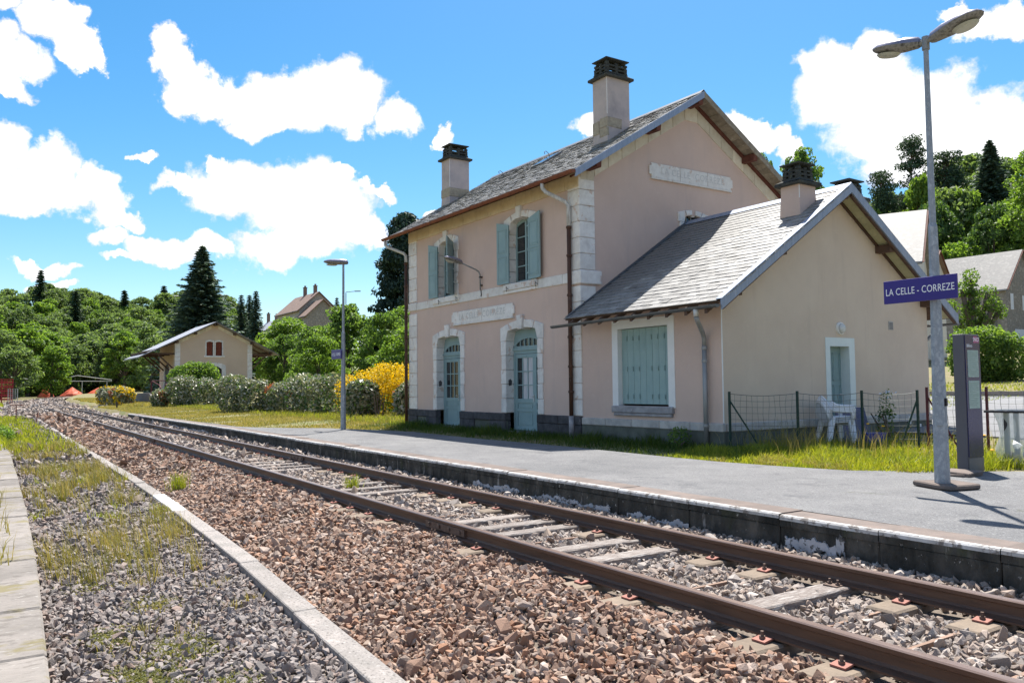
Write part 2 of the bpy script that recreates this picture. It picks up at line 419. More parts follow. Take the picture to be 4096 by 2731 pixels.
MAT['concrete'] = M('concrete', [(.29, .26, .24), (.225, .205, .19)], 4, .92, .8, 60, rand=.1, layers=[((.09, .082, .075), 40, .54, .62, .8), ((.42, .40, .38), 34, .56, .66, .6), ((.17, .16, .145), 2.2, .52, .70, .6)])
MAT['concrete_white'] = M('concrete_white', [(.74, .73, .70), (.6, .59, .57)], 8, .9, .3, 100, stretch=(7, 1, 1))
MAT['slab'] = M('slab', [(.235, .21, .19), (.165, .148, .132)], 2.4, .92, 1, 26, rand=.14, stretch=(1, .5, 1), layers=[((.13, .115, .10), 14, .54, .62, .75), ((.42, .40, .37), 20, .60, .68, .5), ((.085, .075, .065), 5, .60, .68, .7), ((.16, .135, .06), 2.6, .55, .62, .8)])
MAT['moss'] = M('moss', [(.25, .22, .075), (.17, .155, .05), (.21, .18, .11)], 12, 1, .9, 60, bdist=.03)
MAT['bedding'] = M('bedding', [(.12, .095, .075), (.19, .155, .125), (.08, .065, .055)], 22, .95, .8, 60, bdist=.02)
MAT['earth'] = M('earth', [(.22, .165, .10), (.16, .145, .06), (.27, .21, .13)], .7, .95, .6, 30, layers=[((.11, .135, .04), .35, .50, .62, .7)])
MAT['hill'] = M('hill', [(.035, .06, .018), (.055, .08, .025)], .08, .95)
MAT['stone_brown'] = M('stone_brown', [(.11, .07, .052), (.30, .185, .13), (.19, .115, .08), (.38, .265, .195), (.17, .135, .115), (.33, .175, .105), (.26, .19, .145), (.43, .34, .28), (.15, .09, .066)], 30, .85, .4, 90, island=True, spec=.3)
MAT['stone_grey'] = M('stone_grey', [(.12, .10, .09), (.25, .215, .195), (.165, .135, .12), (.33, .29, .265), (.22, .155, .125), (.28, .25, .235), (.10, .09, .085)], 30, .88, .4, 90, island=True, spec=.25)
MAT['stone_pale'] = M('stone_pale', [(.17, .145, .125), (.36, .30, .255), (.26, .19, .15), (.42, .37, .33), (.20, .17, .15), (.31, .235, .18)], 30, .85, .4, 90, island=True, spec=.3)
MAT['rail'] = M('rail', [(.085, .048, .033), (.125, .072, .048)], 6, .55, .15, 60, metal=.25, spec=.4, stretch=(.4, 4, 4), layers=[((.05, .03, .022), 5, .55, .7, .6)])
MAT['rail_top'] = M('rail_top', [(.19, .13, .105), (.26, .19, .16)], 5, .33, .05, 60, metal=.6, spec=.5, stretch=(.5, 6, 6))
MAT['sleeper_wood'] = M('sleeper_wood', [(.33, .29, .26), (.16, .13, .115), (.45, .42, .39)], 7, .85, .9, 14, rand=.12, stretch=(8, .7, 4), bdist=.02)
MAT['sleeper_concrete'] = M('sleeper_concrete', [(.23, .18, .135), (.165, .13, .10)], 9, .92, .5, 60, rand=.1, layers=[((.15, .11, .08), 12, .58, .68, .6)])
MAT['tie_steel'] = M('tie_steel', [(.20, .125, .085), (.28, .18, .13)], 8, .7, .2, 50)
MAT['clip_red'] = M('clip_red', [(.34, .14, .105), (.22, .09, .07)], 14, .7, .2, 60)
MAT['bolt'] = M('bolt', [(.10, .07, .055), (.17, .12, .10)], 20, .6, metal=.4)
MAT['galvanised'] = M('galvanised', [(.36, .38, .41), (.25, .27, .30), (.43, .45, .48)], 9, .55, .03, 30, metal=.35, spec=.4, stretch=(1.6, 1.6, 1), layers=[((.22, .24, .28), 16, .56, .60, .6)])
MAT['lamp_shell'] = M('lamp_shell', [(.22, .22, .30), (.17, .17, .24)], 4, .4, metal=.3, spec=.5, layers=[((.06, .055, .05), 9, .58, .66, .8)])
MAT['lamp_under'] = M('lamp_under', [(.10, .095, .085), (.26, .25, .235), (.06, .055, .05)], 14, .7, .3, 30)
MAT['lamp_lens'] = M('lamp_lens', [(.42, .42, .34), (.34, .34, .28)], 6, .25, spec=.5)
MAT['sign_blue'] = M('sign_blue', [(.035, .018, .20), (.03, .015, .175)], 1, .35, spec=.4)
MAT['sign_white'] = M('sign_white', [(.85, .85, .86), (.82, .82, .83)], 1, .5)
MAT['totem_grey'] = M('totem_grey', [(.115, .11, .125), (.10, .095, .108)], 2, .5, metal=.2)
MAT['totem_front'] = M('totem_front', [(.016, .018, .085), (.02, .022, .10)], 1, .16, spec=.6)
MAT['totem_base'] = M('totem_base', [(.17, .16, .15), (.14, .135, .125)], 3, .7)
MAT['poster'] = M('poster', [(.46, .55, .50), (.28, .38, .34), (.52, .60, .56)], 5, .5, stretch=(1, 1, 22))
MAT['logo_red'] = M('logo_red', [(.45, .10, .20), (.40, .12, .30)], 2, .4)
MAT['fence_green'] = M('fence_green', [(.012, .035, .028), (.016, .042, .034)], 3, .5)
MAT['fence_red'] = M('fence_red', [(.10, .022, .03), (.075, .018, .024)], 3, .5)
MAT['wire'] = M('wire', [(.11, .12, .11), (.17, .18, .17)], 9, .45, metal=.5, spec=.5)
MAT['plastic_white'] = M('plastic_white', [(.74, .76, .80), (.68, .70, .74)], 3, .45, spec=.4, layers=[((.42, .43, .42), 8, .6, .75, .5)])
MAT['board_purple'] = M('board_purple', [(.075, .07, .13), (.12, .11, .17), (.06, .055, .10)], 5, .25, .5, 12, spec=.6, stretch=(8, 8, 1.2), layers=[((.5, .5, .55), 7, .66, .70, .8)])
MAT['tub_blue'] = M('tub_blue', [(.045, .06, .30), (.04, .05, .24)], 3, .4)
MAT['yellow_flower'] = M('yellow_flower', [(.75, .45, .02), (.70, .36, .02)], 3, .7)
MAT['black_steel'] = M('black_steel', [(.03, .028, .03), (.05, .045, .05)], 4, .5, metal=.3)
MAT['rubble_wall'] = M('rubble_wall', [(.33, .30, .265), (.22, .20, .175), (.40, .365, .32)], 3.2, .95, .9, 5, bdist=.06, layers=[((.14, .125, .11), 4, .6, .68, .7)])
MAT['render_grey'] = M('render_grey', [(.42, .40, .36), (.34, .32, .29)], .7, .95, .2, 20)
MAT['render_white'] = M('render_white', [(.66, .63, .58), (.56, .53, .48)], .7, .95, .2, 20)
MAT['roof_brown'] = M('roof_brown', [(.24, .165, .13), (.17, .12, .10)], 1.4, .85, .4, 8, stretch=(1, 1, 2))
MAT['shutter_white'] = M('shutter_white', [(.70, .72, .76), (.64, .66, .70)], 3, .6)
MAT['brick_red'] = M('brick_red', [(.27, .075, .045), (.20, .055, .035)], 9, .9, .3, 40, rand=.15)
MAT['dark_door'] = M('dark_door', [(.045, .042, .045), (.06, .055, .055)], 3, .7)
MAT['maroon'] = M('maroon', [(.11, .025, .03), (.085, .02, .025)], 3, .5)
MAT['crate_red'] = M('crate_red', [(.45, .03, .04), (.36, .025, .035)], 2, .5, rand=.1)
MAT['tarp_orange'] = M('tarp_orange', [(.62, .12, .05), (.5, .09, .04)], 2, .6, .4, 6, bdist=.05)
MAT['canopy_teal'] = M('canopy_teal', [(.10, .30, .27), (.08, .24, .23)], 2, .7)
MAT['bark'] = M('bark', [(.09, .07, .055), (.15, .12, .095)], 6, .95, .8, 14, stretch=(3, 3, .6), bdist=.03)
MAT['bark_pine'] = M('bark_pine', [(.13, .08, .055), (.18, .12, .085)], 6, .95, .8, 14, stretch=(3, 3, .6), bdist=.03)
MAT['leaf_mid'] = LM('leaf_mid', [(.055, .105, .028), (.105, .175, .045), (.17, .25, .07)])
MAT['leaf_light'] = LM('leaf_light', [(.08, .145, .028), (.14, .225, .045), (.20, .285, .065)], .5)
MAT['leaf_dark'] = LM('leaf_dark', [(.04, .08, .028), (.075, .135, .042), (.13, .20, .065)], .35)
MAT['leaf_forest'] = LM('leaf_forest', [(.07, .11, .05), (.125, .18, .08), (.195, .26, .115)], .5, scale=.06)
MAT['needle'] = LM('needle', [(.03, .06, .035), (.055, .095, .052), (.09, .14, .075)], .2, .55, tcol=(1.2, 1.2, .6))
MAT['needle_blue'] = LM('needle_blue', [(.055, .095, .07), (.095, .15, .105), (.16, .225, .16)], .2, .5, tcol=(1.1, 1.2, .7))
MAT['needle_cypress'] = LM('needle_cypress', [(.02, .044, .034), (.036, .068, .05), (.07, .11, .075)], .15, .5, tcol=(1.1, 1.2, .7))
MAT['leaf_silver'] = LM('leaf_silver', [(.13, .145, .09), (.24, .25, .18), (.42, .41, .34)], .28, .38, .5, tcol=(1.1, 1.1, .6), scale=1.2)
MAT['leaf_red'] = LM('leaf_red', [(.20, .085, .04), (.30, .14, .07), (.36, .21, .12)], .4, .45, .3, tcol=(1.5, .8, .4))
MAT['leaf_yellow'] = LM('leaf_yellow', [(.42, .32, .012), (.60, .47, .018), (.68, .56, .04)], .4, .6, tcol=(1.3, 1.0, .3))
MAT['grass_green'] = LM('grass_green', [(.10, .15, .022), (.19, .245, .035), (.30, .33, .06)], .5, .5, tcol=(1.6, 1.4, .4), scale=.6)
MAT['grass_lawn'] = LM('grass_lawn', [(.12, .13, .04), (.20, .20, .075), (.28, .25, .12)], .4, .6, tcol=(1.3, 1.25, .5), scale=.5)
MAT['grass_dry'] = LM('grass_dry', [(.19, .20, .045), (.28, .25, .08), (.38, .31, .14)], .4, .6, tcol=(1.3, 1.2, .6), scale=.8)
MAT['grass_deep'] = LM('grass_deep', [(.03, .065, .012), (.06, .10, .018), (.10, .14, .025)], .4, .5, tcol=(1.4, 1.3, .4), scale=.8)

# ------------------------------------------------------------------ lie of the land
def yn(x):                       # near rail, y over x (a gentle right-hand curve far away)
    s = np.maximum(0, -np.asarray(x, float))
    return 4.15 + .008*s + 5.6e-4*np.maximum(0, s-72)**2
def ye(x): return yn(x)+2.22     # platform edge
def yk(x): return np.interp(-np.asarray(x, float), [0, 4.5, 8.8, 14.8, 27.2, 57.5], [1.75, 1.98, 2.25, 2.46, 2.62, 3.1])   # kerb, left side
def yo(x): return np.interp(-np.asarray(x, float), [0, 5.27, 8.97, 12.36, 17.8, 24.4, 34.8], [.2, .384, .523, .608, .702, .79, .815])  # old platform edge
def smooth(a, b, v):
    t = np.clip((np.asarray(v, float)-a)/(b-a), 0, 1)
    return t*t*(3-2*t)
def g(x, y):
    """ground height"""
    x = np.asarray(x, float); y = np.asarray(y, float)
    north = .11 + .063*np.maximum(0, y-16)*(1-.45*smooth(-75, -130, x)) + .32*np.maximum(0, y-88)*smooth(-135, -95, x) + .05*smooth(9, 13, y)
    north = north + .3*smooth(14, 18, y)*smooth(-60, -70, x)
    hill = .22*np.clip(-x-245, 0, 112)*smooth(.40, .22, y/np.maximum(1, -x))
    south = -.27 - .02*np.maximum(0, -2-y)
    t = smooth(0, .25, y-ye(x)-.1)
    mid = np.where(y > ye(x)-3.2, -.55, -.6)
    far = smooth(-60, -110, x)              # beyond the platforms the cutting flattens out
    z = np.where(y > ye(x), mid*(1-t)+north*t, np.where(y < yo(x)-.3, south, mid))
    flat = np.where(np.abs(y-yn(x)-.75) < 3.2, -.45, np.where(y > yn(x)+.75, north*.6, -.3))
    z = z*(1-far) + flat*far
    return np.minimum(z + hill, 62)

def grid(name, xs, ys, hf, mat, parent=None):
    X, Y = np.meshgrid(xs, ys)
    Zz = hf(X, Y)
    V = np.stack([X, Y, Zz], -1).reshape(-1, 3)
    nx = len(xs)
    i = (np.arange(len(ys)-1)[:, None]*nx + np.arange(nx-1)[None]).ravel()
    T = np.concatenate([np.stack([i, i+1, i+nx+1], -1), np.stack([i, i+nx+1, i+nx], -1)])
    return place(name, fastmesh(name, V, T, mat, smooth=True), (0, 0, 0), parent)
xs = np.concatenate([np.linspace(-900, -260, 17), np.linspace(-250, -60, 48), np.arange(-56, 8, .8), np.linspace(8, 120, 12), np.linspace(160, 700, 8)])
ys = np.concatenate([np.linspace(-600, -60, 10), np.linspace(-50, -4, 12), np.arange(-3, 26, .25), np.linspace(27, 110, 40), np.linspace(125, 700, 20)])
kind(grid('ground', xs, ys, g, MAT['earth']), 'structure')

# ------------------------------------------------------------------ ballast bed (formation under the loose stones)
def bed(x, y):
    """top of the ballast under the stones"""
    x = np.asarray(x, float); y = np.asarray(y, float)
    u = y-yn(x)
    left = -.375 + .015*np.sin(x*1.7+y*2)
    z = np.interp(u.ravel(), [-1.95, -1.65, -.75, -.45, 0, 1.5, 1.9, 2.3], [-.36, -.335, -.185, -.165, -.205, -.205, -.165, -.13]).reshape(u.shape)
    z = np.where(y < yk(x)+.05, left, z)
    heap = np.exp(-((u+.75)/.35)**2)*(.035*np.sin(x*.9)+.03*np.sin(x*2.3+1))
    return z + heap + .008*np.sin(x*7+y*5)
def trackbed(xa, xb, dx, dy, name, lo, hi):
    xs_ = np.arange(xa, xb+dx/2, dx)
    n = int((hi-lo)/dy)+1
    X = np.repeat(xs_[None], n, 0); U = np.linspace(lo, hi, n)[:, None]
    Y = yn(X)+U
    V = np.stack([X, Y, bed(X, Y)-.012], -1).reshape(-1, 3)
    nx = len(xs_)
    i = (np.arange(n-1)[:, None]*nx+np.arange(nx-1)[None]).ravel()
    T = np.concatenate([np.stack([i, i+1, i+nx+1], -1), np.stack([i, i+nx+1, i+nx], -1)])
    return fastmesh(name, V, T, MAT['bedding'], smooth=True)
V_, T_ = [], []
kind(place('ballast_bed', trackbed(-62, 4, .25, .07, 'ballast_bed', -4.2, 2.32), (0, 0, 0)), 'structure')
kind(place('far_ballast_bed', trackbed(-250, -61.8, 3, .4, 'far_ballast_bed', -3.4, 3.2), (0, 0, .02)), 'structure')

# loose ballast: angular stones
def hull(seed, npt=11, flat=.75):
    r = np.random.default_rng(seed)
    bm = bmesh.new()
    q = r.normal(size=(npt, 3)); q /= np.linalg.norm(q, axis=1)[:, None]
    q *= r.uniform(.75, 1.1, (npt, 1)); q *= np.array([1.15, .85, flat])
    for p in q: bm.verts.new(p)
    ret = bmesh.ops.convex_hull(bm, input=bm.verts)
    junk = [v for v in bm.verts if not v.link_faces]
    bmesh.ops.delete(bm, geom=junk, context='VERTS')
    bmesh.ops.triangulate(bm, faces=bm.faces)
    bm.verts.index_update()
    V = np.array([v.co[:] for v in bm.verts]); T = np.array([[v.index for v in f.verts] for f in bm.faces])
    bm.free()
    return V, T
HULLS = [hull(100+i, 10+i % 4) for i in range(12)]
HULLS_LO = [hull(300+i, 7) for i in range(6)]
def randrot(n):
    q = rng.normal(size=(n, 4)); q /= np.linalg.norm(q, axis=1)[:, None]
    w, x, y, z = q.T
    return np.stack([1-2*(y*y+z*z), 2*(x*y-z*w), 2*(x*z+y*w), 2*(x*y+z*w), 1-2*(x*x+z*z), 2*(y*z-x*w), 2*(x*z-y*w), 2*(y*z+x*w), 1-2*(x*x+y*y)], -1).reshape(n, 3, 3)
def stones(P, size, hulls):
    n = len(P); pick = rng.integers(0, len(hulls), n)
    Vs, Ts, base = [], [], 0
    for k, (hv, ht) in enumerate(hulls):
        s = np.where(pick == k)[0]
        if not len(s): continue
        Rm = randrot(len(s))
        sc = size[s][:, None, None]*rng.uniform(.8, 1.2, (len(s), 1, 3))
        v = np.einsum('nij,nkj->nki', Rm, hv[None]*sc) + P[s][:, None]
        Ts.append((ht[None]+(np.arange(len(s))*len(hv))[:, None, None]+base).reshape(-1, 3))
        Vs.append(v.reshape(-1, 3)); base += len(s)*len(hv)
    return np.concatenate(Vs), np.concatenate(Ts)
SLEEPERS = [(-.5,'b'),(-1.08,'b'),(-1.67,'b'),(-2.25,'b'),(-2.84,'b'),(-3.40,'b'),(-3.95,'w'),(-4.62,'b'),(-5.2,'b'),(-5.78,'w'),(-6.33,'w'),(-6.85,'b'),(-7.33,'w'),(-7.76,'w'),(-8.27,'w')]
q = -8.9
for i in range(64):
    SLEEPERS.append((q, 'w' if i in (4, 5, 6, 11, 12, 13, 14, 19, 23, 28, 33, 34, 41, 47, 48) else 'b')); q -= .6
SX = np.array([s[0] for s in SLEEPERS]); SW = np.array([s[1] == 'w' for s in SLEEPERS])
def scatter(xa, xb, lo, hi, sp, size, hulls, mode):
    """jittered grid of stones; lo, hi are offsets from the near rail (or from the kerb/old platform in the old bed)"""
    nx = int((xb-xa)/sp); ny = int((hi(xa)-lo(xa))/sp)
    X, U = np.meshgrid(np.linspace(xa, xb, nx), np.linspace(0, 1, ny))
    X = (X+rng.uniform(-.6, .6, X.shape)*sp).ravel(); U = np.clip(U+rng.uniform(-.6, .6, U.shape)/ny, 0, 1).ravel()
    Y = lo(X)+(hi(X)-lo(X))*U
    sz = size*rng.lognormal(-.06, .30, len(X))
    if mode == 'track':
        u = Y-yn(X)
        keep = ~((np.abs(u) < .085) | (np.abs(u-1.5) < .085))
        j = np.argmin(np.abs(X[:, None]-SX[None]), 1); dx = np.abs(X-SX[j])
        onw = SW[j] & (dx < .105) & (u > .0) & (u < 1.5) & (rng.random(len(X)) > .14)
        onb = ~SW[j] & (dx < .12) & ((np.abs(u) < .34) | (np.abs(u-1.5) < .34)) & (rng.random(len(X)) > .06)
        keep &= ~(onw | onb)
        foot = (np.abs(u) < .2) | (np.abs(u-1.5) < .2)
        sz = np.where(foot, sz*.8, sz)
        X, Y, sz = X[keep], Y[keep], sz[keep]
    Z = bed(X, Y)+sz*rng.uniform(-.25, .5, len(X))
    if mode == 'track':
        u = Y-yn(X); low = (np.abs(u) < .22) | (np.abs(u-1.5) < .22)
        Z = np.where(low, np.minimum(Z, -.19), Z)
        j = np.argmin(np.abs(X[:, None]-SX[None]), 1); bury = SW[j] & (np.abs(X-SX[j]) < .13) & (((u < -.12) & (u > -.55)) | ((u > 1.62) & (u < 1.95)))
        Z = np.where(bury, np.maximum(Z, -.15)+.01, Z)
    return stones(np.stack([X, Y, Z], -1), sz, hulls)
def stuff(name, VT, mat, label, cat):
    V, T = VT
    o = place(name, fastmesh(name, V, T, mat), (0, 0, 0))
    kind(o, 'stuff'); tag(o, label, cat)
    return o
def join(parts):
    Vs, Ts, b = [], [], 0
    for V, T in parts:
        Vs.append(V); Ts.append(T+b); b += len(V)
    return np.concatenate(Vs), np.concatenate(Ts)
L1 = lambda x: yk(x)+.2
H1 = lambda x: yn(x)-.08
L2 = lambda x: yn(x)-.08
H2 = lambda x: yn(x)+2.22
stuff('ballast_stones', join([scatter(-8, -.6, L1, H1, .034, .0305, HULLS, 'track'), scatter(-17, -8, L1, H1, .046, .038, HULLS, 'track'),
      scatter(-34, -17, L1, H1, .085, .062, HULLS_LO, 'track'), scatter(-62, -34, L1, H1, .17, .12, HULLS_LO, 'track')]),
      MAT['stone_brown'], 'rusty brown ballast stones heaped outside the near rail', 'ballast')
stuff('cess_stones', join([scatter(-9, -.6, L2, H2, .038, .032, HULLS, 'track'), scatter(-18, -9, L2, H2, .052, .040, HULLS, 'track'),
      scatter(-34, -18, L2, H2, .105, .075, HULLS_LO, 'track'), scatter(-62, -34, L2, H2, .17, .11, HULLS_LO, 'track')]),
      MAT['stone_pale'], 'paler ballast stones between the rails and along the platform wall', 'ballast')
L3 = lambda x: yo(x)+.03
H3 = lambda x: yk(x)-.02
stuff('old_bed_stones', join([scatter(-10, -2.5, L3, H3, .036, .028, HULLS, 'bed'), scatter(-20, -10, L3, H3, .055, .04, HULLS, 'bed'),
      scatter(-36, -20, L3, H3, .13, .08, HULLS_LO, 'bed'), scatter(-60, -36, L3, H3, .19, .11, HULLS_LO, 'bed')]),
      MAT['stone_grey'], 'grey gravel of the lifted track between old platform and kerb', 'gravel')
L4 = lambda x: yn(x)-3.2
H4 = lambda x: yn(x)+3.2
stuff('far_ballast_stones', scatter(-150, -62, L4, H4, .36, .17, HULLS_LO, 'far'), MAT['stone_pale'], 'pale ballast of the distant curve', 'ballast')

# ------------------------------------------------------------------ railway track
track = thing('railway_track', 'single railway track of two rusty rails curving away past the platform', 'railway track', (-20, 4.9, -.2))
RAIL = [(-.065, -.145), (.065, -.145), (.065, -.133), (.018, -.118), (.009, -.10), (.009, -.045), (.034, -.034), (.036, -.008), (.028, 0), (-.028, 0), (-.036, -.008), (-.034, -.034), (-.009, -.045), (-.009, -.10), (-.018, -.118), (-.065, -.133)]
def sweep_rail(off, name):
    px = list(np.arange(3, -60, -1.5)) + list(np.arange(-60, -246, -4.0))
    vs, fs, mi = [], [], []
    n = len(RAIL)
    for x in px:
        y = float(yn(x)); sl_ = float(yn(x-.5)-yn(x+.5))
        nv = Vector((sl_, 1, 0)).normalized()          # across the track
        for (a, z) in RAIL: vs.append((x+nv.x*(off+a), y+nv.y*(off+a), z))
    for i in range(len(px)-1):
        for k in range(n):
            fs.append((i*n+k, i*n+(k+1) % n, (i+1)*n+(k+1) % n, (i+1)*n+k)); mi.append(1 if k in (7, 8, 9) else 0)
    b = MB(); b.v = vs; b.f = fs; b.mi = mi
    return b.build(name, [MAT['rail'], MAT['rail_top']], track)
railN = sweep_rail(0, 'rail'); railF = sweep_rail(1.5, 'rail')
def fishplate(rail, x, off, side):
    b = MB(); y = float(yn(x))+off+side*.024
    b.box(x-.42, x+.42, y-.016, y+.016, -.112, -.038)
    for i in range(4): b.box(x-.33+i*.22-.02, x-.33+i*.22+.02, y+side*.016-.015, y+side*.016+.015, -.09, -.055)
    b.build('fishplate', MAT['bolt'], rail)
for x in (-7.65, -25.6, -43.6): fishplate(railN, x, 0, -1)
for x in (-17.1, -35.1): fishplate(railF, x, 1.5, -1)
# sleepers
wb = MB(); wb.box(-.115, .115, -1.27, 1.27, -.12, 0)
wood_me = wb.mesh('wooden_sleeper', MAT['sleeper_wood'], .012, jit=.006)
bb = MB()
for s in (0,):
    y0, y1 = -.4, .4
    bb.add([(-.145, y0, -.2), (.145, y0, -.2), (.145, y1, -.2), (-.145, y1, -.2), (-.115, y0+.03, -.012), (.115, y0+.03, -.012), (.115, y1-.03, -.012), (-.115, y1-.03, -.012)],
           [(0, 3, 2, 1), (4, 5, 6, 7), (0, 1, 5, 4), (1, 2, 6, 5), (2, 3, 7, 6), (3, 0, 4, 7)])
block_me = bb.mesh('sleeper_block', MAT['sleeper_concrete'], .014)
tb = MB(); tb.box(-.013, .013, -.40, .40, -.10, -.028)
tie_me = tb.mesh('tie_bar', MAT['tie_steel'])
fb = MB()
fb.m = 0; fb.obox((0, 0, .014), (.05, 0, 0), (0, .04, .006), (0, -.001, .006))
fb.m = 1; fb.lathe((0, 0, .02), [(.019, 0), (.019, .016), (.011, .016), (.011, .045), (.0, .046)], 8)
fast_me = fb.mesh('rail_fastening', [MAT['clip_red'], MAT['bolt']])
f2 = MB()
f2.m = 0; f2.box(-.06, .06, -.05, .05, 0, .012)
for dx in (-.035, .035): f2.m = 0; f2.lathe((dx, 0, .012), [(.018, 0), (.018, .014), (.010, .014), (.010, .04), (0, .041)], 8)
fast2_me = f2.mesh('rail_fastening', [MAT['bolt']])
for i, (x, t) in enumerate(SLEEPERS):
    yc = float(yn(x))+.75
    zt = -.147
    s = place('sleeper', wood_me if t == 'w' else tie_me, (x, yc, zt), track, (0, 0, rnd.uniform(-.012, .012)))
    if t == 'b':
        for off in (-.75, .75): place('sleeper_block', block_me, (x, yc+off, zt), s)
    if x > -32:
        for off in (-.75, .75):
            for sd in (-1, 1):
                place('rail_fastening', fast_me if t == 'b' else fast2_me, (x, yc+off+sd*.11, zt-(.012 if t == 'b' else 0)), s, (0, 0, 0 if sd < 0 else math.pi))

# ------------------------------------------------------------------ low concrete kerb between the beds
kerb = MB()
kx = np.arange(-2.2, -58, -2.03)
kz = kind(place('kerb', None, (-20, 2.4, -.45)), 'structure')
for i in range(len(kx)-1):
    xa, xb = kx[i]-.006, kx[i+1]+.006
    ya, yb = float(yk(xa)), float(yk(xb))
    dz = rnd.uniform(-.008, .008); dy = rnd.uniform(-.008, .008)
    b = MB()
    b.add([(xa, ya+dy, -.52), (xb, yb+dy, -.52), (xb, yb+.19+dy, -.52), (xa, ya+.19+dy, -.52), (xa, ya+dy, -.30+dz), (xb, yb+dy, -.30+dz), (xb, yb+.19+dy, -.30+dz), (xa, ya+.19+dy, -.30+dz)],
          [(0, 3, 2, 1), (4, 5, 6, 7), (0, 1, 5, 4), (1, 2, 6, 5), (2, 3, 7, 6), (3, 0, 4, 7)])
    b.build('kerb_stone', MAT['concrete_white'] if i == 5 else MAT['concrete'], kz, .008)

# ------------------------------------------------------------------ old platform (where the photographer stands)
op = MB()
oxs = np.arange(4, -36, -1)
core = kind(place('old_platform', None, (-15, 0, -.5)), 'structure')
b = MB()
for i in range(len(oxs)-1):
    xa, xb = oxs[i], oxs[i+1]
    b.add([(xa, -7, -.225), (xb, -7, -.225), (xb, float(yo(xb))-.42, -.225), (xa, float(yo(xa))-.42, -.225)], [(0, 1, 2, 3)])
b.build('platform_surface', MAT['moss'], core)
x = 3.0
while x > -35:
    ln = rnd.uniform(.75, 1.25)
    xa, xb = x-.008, x-ln+.008
    ya, yb = float(yo(xa)), float(yo(xb)); dz = rnd.uniform(-.012, .012); w = rnd.uniform(.42, .47)
    b = MB()
    b.add([(xa, ya-w, -.6), (xb, yb-w, -.6), (xb, yb, -.6), (xa, ya, -.6), (xa, ya-w, -.20+dz), (xb, yb-w, -.20+dz), (xb, yb, -.20+dz+.004), (xa, ya, -.20+dz)],
          [(0, 3, 2, 1), (4, 5, 6, 7), (0, 1, 5, 4), (1, 2, 6, 5), (2, 3, 7, 6), (3, 0, 4, 7)])
    b.build('edge_slab', MAT['slab'], core, .018)
    x -= ln

# ------------------------------------------------------------------ station platform
plat = kind(place('platform', None, (-20, 8, 0)), 'structure')
def zp(x): return .17 - .05*smooth(-24, -47, x)
PX = np.concatenate([[6], np.arange(4, -48, -1.0)])
b = MB()
def outer(x):     # grass side of the asphalt
    return float(np.interp(-x, [-8, 2.5, 4.2, 5.6, 6.2, 6.8, 8, 9.2, 12, 16, 20, 22.5, 24, 25.5, 27, 47], [13.2, 13.0, 12.7, 12.4, 10.75, 10.35, 10.1, 9.95, 9.95, 9.95, 10.0, 9.35, 8.9, 7.7, 7.1, 7.0]))
top, wall_ = MB(), MB()
for i in range(len(PX)-1):
    xa, xb = PX[i], PX[i+1]
    for j in range(6):
        def pt(x, k):
            y0 = float(ye(x))+.34; y1 = max(outer(x), y0+.02); y = y0+(y1-y0)*k/6
            return (x, y, float(zp(x))+.004+.006*math.sin(x*.8+k))
        top.add([pt(xa, j), pt(xb, j), pt(xb, j+1), pt(xa, j+1)], [(0, 1, 2, 3)])
top.build('asphalt_surface', MAT['asphalt'], plat, smooth=True)
x = 4.0; i = 0
while x > -46.5:
    ln = rnd.uniform(.95, 1.25)
    xa, xb = x-.004, x-ln+.004
    ya, yb = float(ye(xa)), float(ye(xb)); za, zb = float(zp(xa)), float(zp(xb))
    dz = rnd.uniform(-.006, .006)
    # coping slab with a whitened nose, and the wall block below it
    b = MB()
    cs = [(-.002, -.10), (.36, -.10), (.36, .008), (.045, .008)]
    def sect(x_, y_, z_, pts): return [(x_, y_+p, z_+q_+dz) for p, q_ in pts]
    A, B = sect(xa, ya, za, cs), sect(xb, yb, zb, cs)
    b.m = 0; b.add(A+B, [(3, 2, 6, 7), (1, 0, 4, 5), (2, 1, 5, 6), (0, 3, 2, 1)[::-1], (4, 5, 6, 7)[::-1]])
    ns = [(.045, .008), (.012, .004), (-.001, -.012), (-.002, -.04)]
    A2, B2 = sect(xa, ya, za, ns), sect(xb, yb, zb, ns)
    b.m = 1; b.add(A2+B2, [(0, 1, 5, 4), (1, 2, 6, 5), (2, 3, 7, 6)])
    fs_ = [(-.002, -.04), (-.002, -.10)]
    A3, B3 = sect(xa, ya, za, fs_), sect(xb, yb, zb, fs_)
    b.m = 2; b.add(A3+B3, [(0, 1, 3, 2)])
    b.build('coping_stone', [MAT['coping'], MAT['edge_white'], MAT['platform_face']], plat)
    b = MB()
    off = rnd.uniform(.002, .012)
    b.add([(xa, ya+off, za-.10), (xb, yb+off, zb-.10), (xb, yb+.25, zb-.10), (xa, ya+.25, za-.10), (xa, ya-.004+off, za-.48), (xb, yb-.004+off, zb-.48), (xb, yb+.25, zb-.48), (xa, ya+.25, za-.48)],
          [(0, 1, 2, 3), (4, 7, 6, 5), (0, 4, 5, 1), (1, 5, 6, 2), (2, 6, 7, 3), (3, 7, 4, 0)])
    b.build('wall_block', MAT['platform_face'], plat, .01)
    x -= ln; i += 1
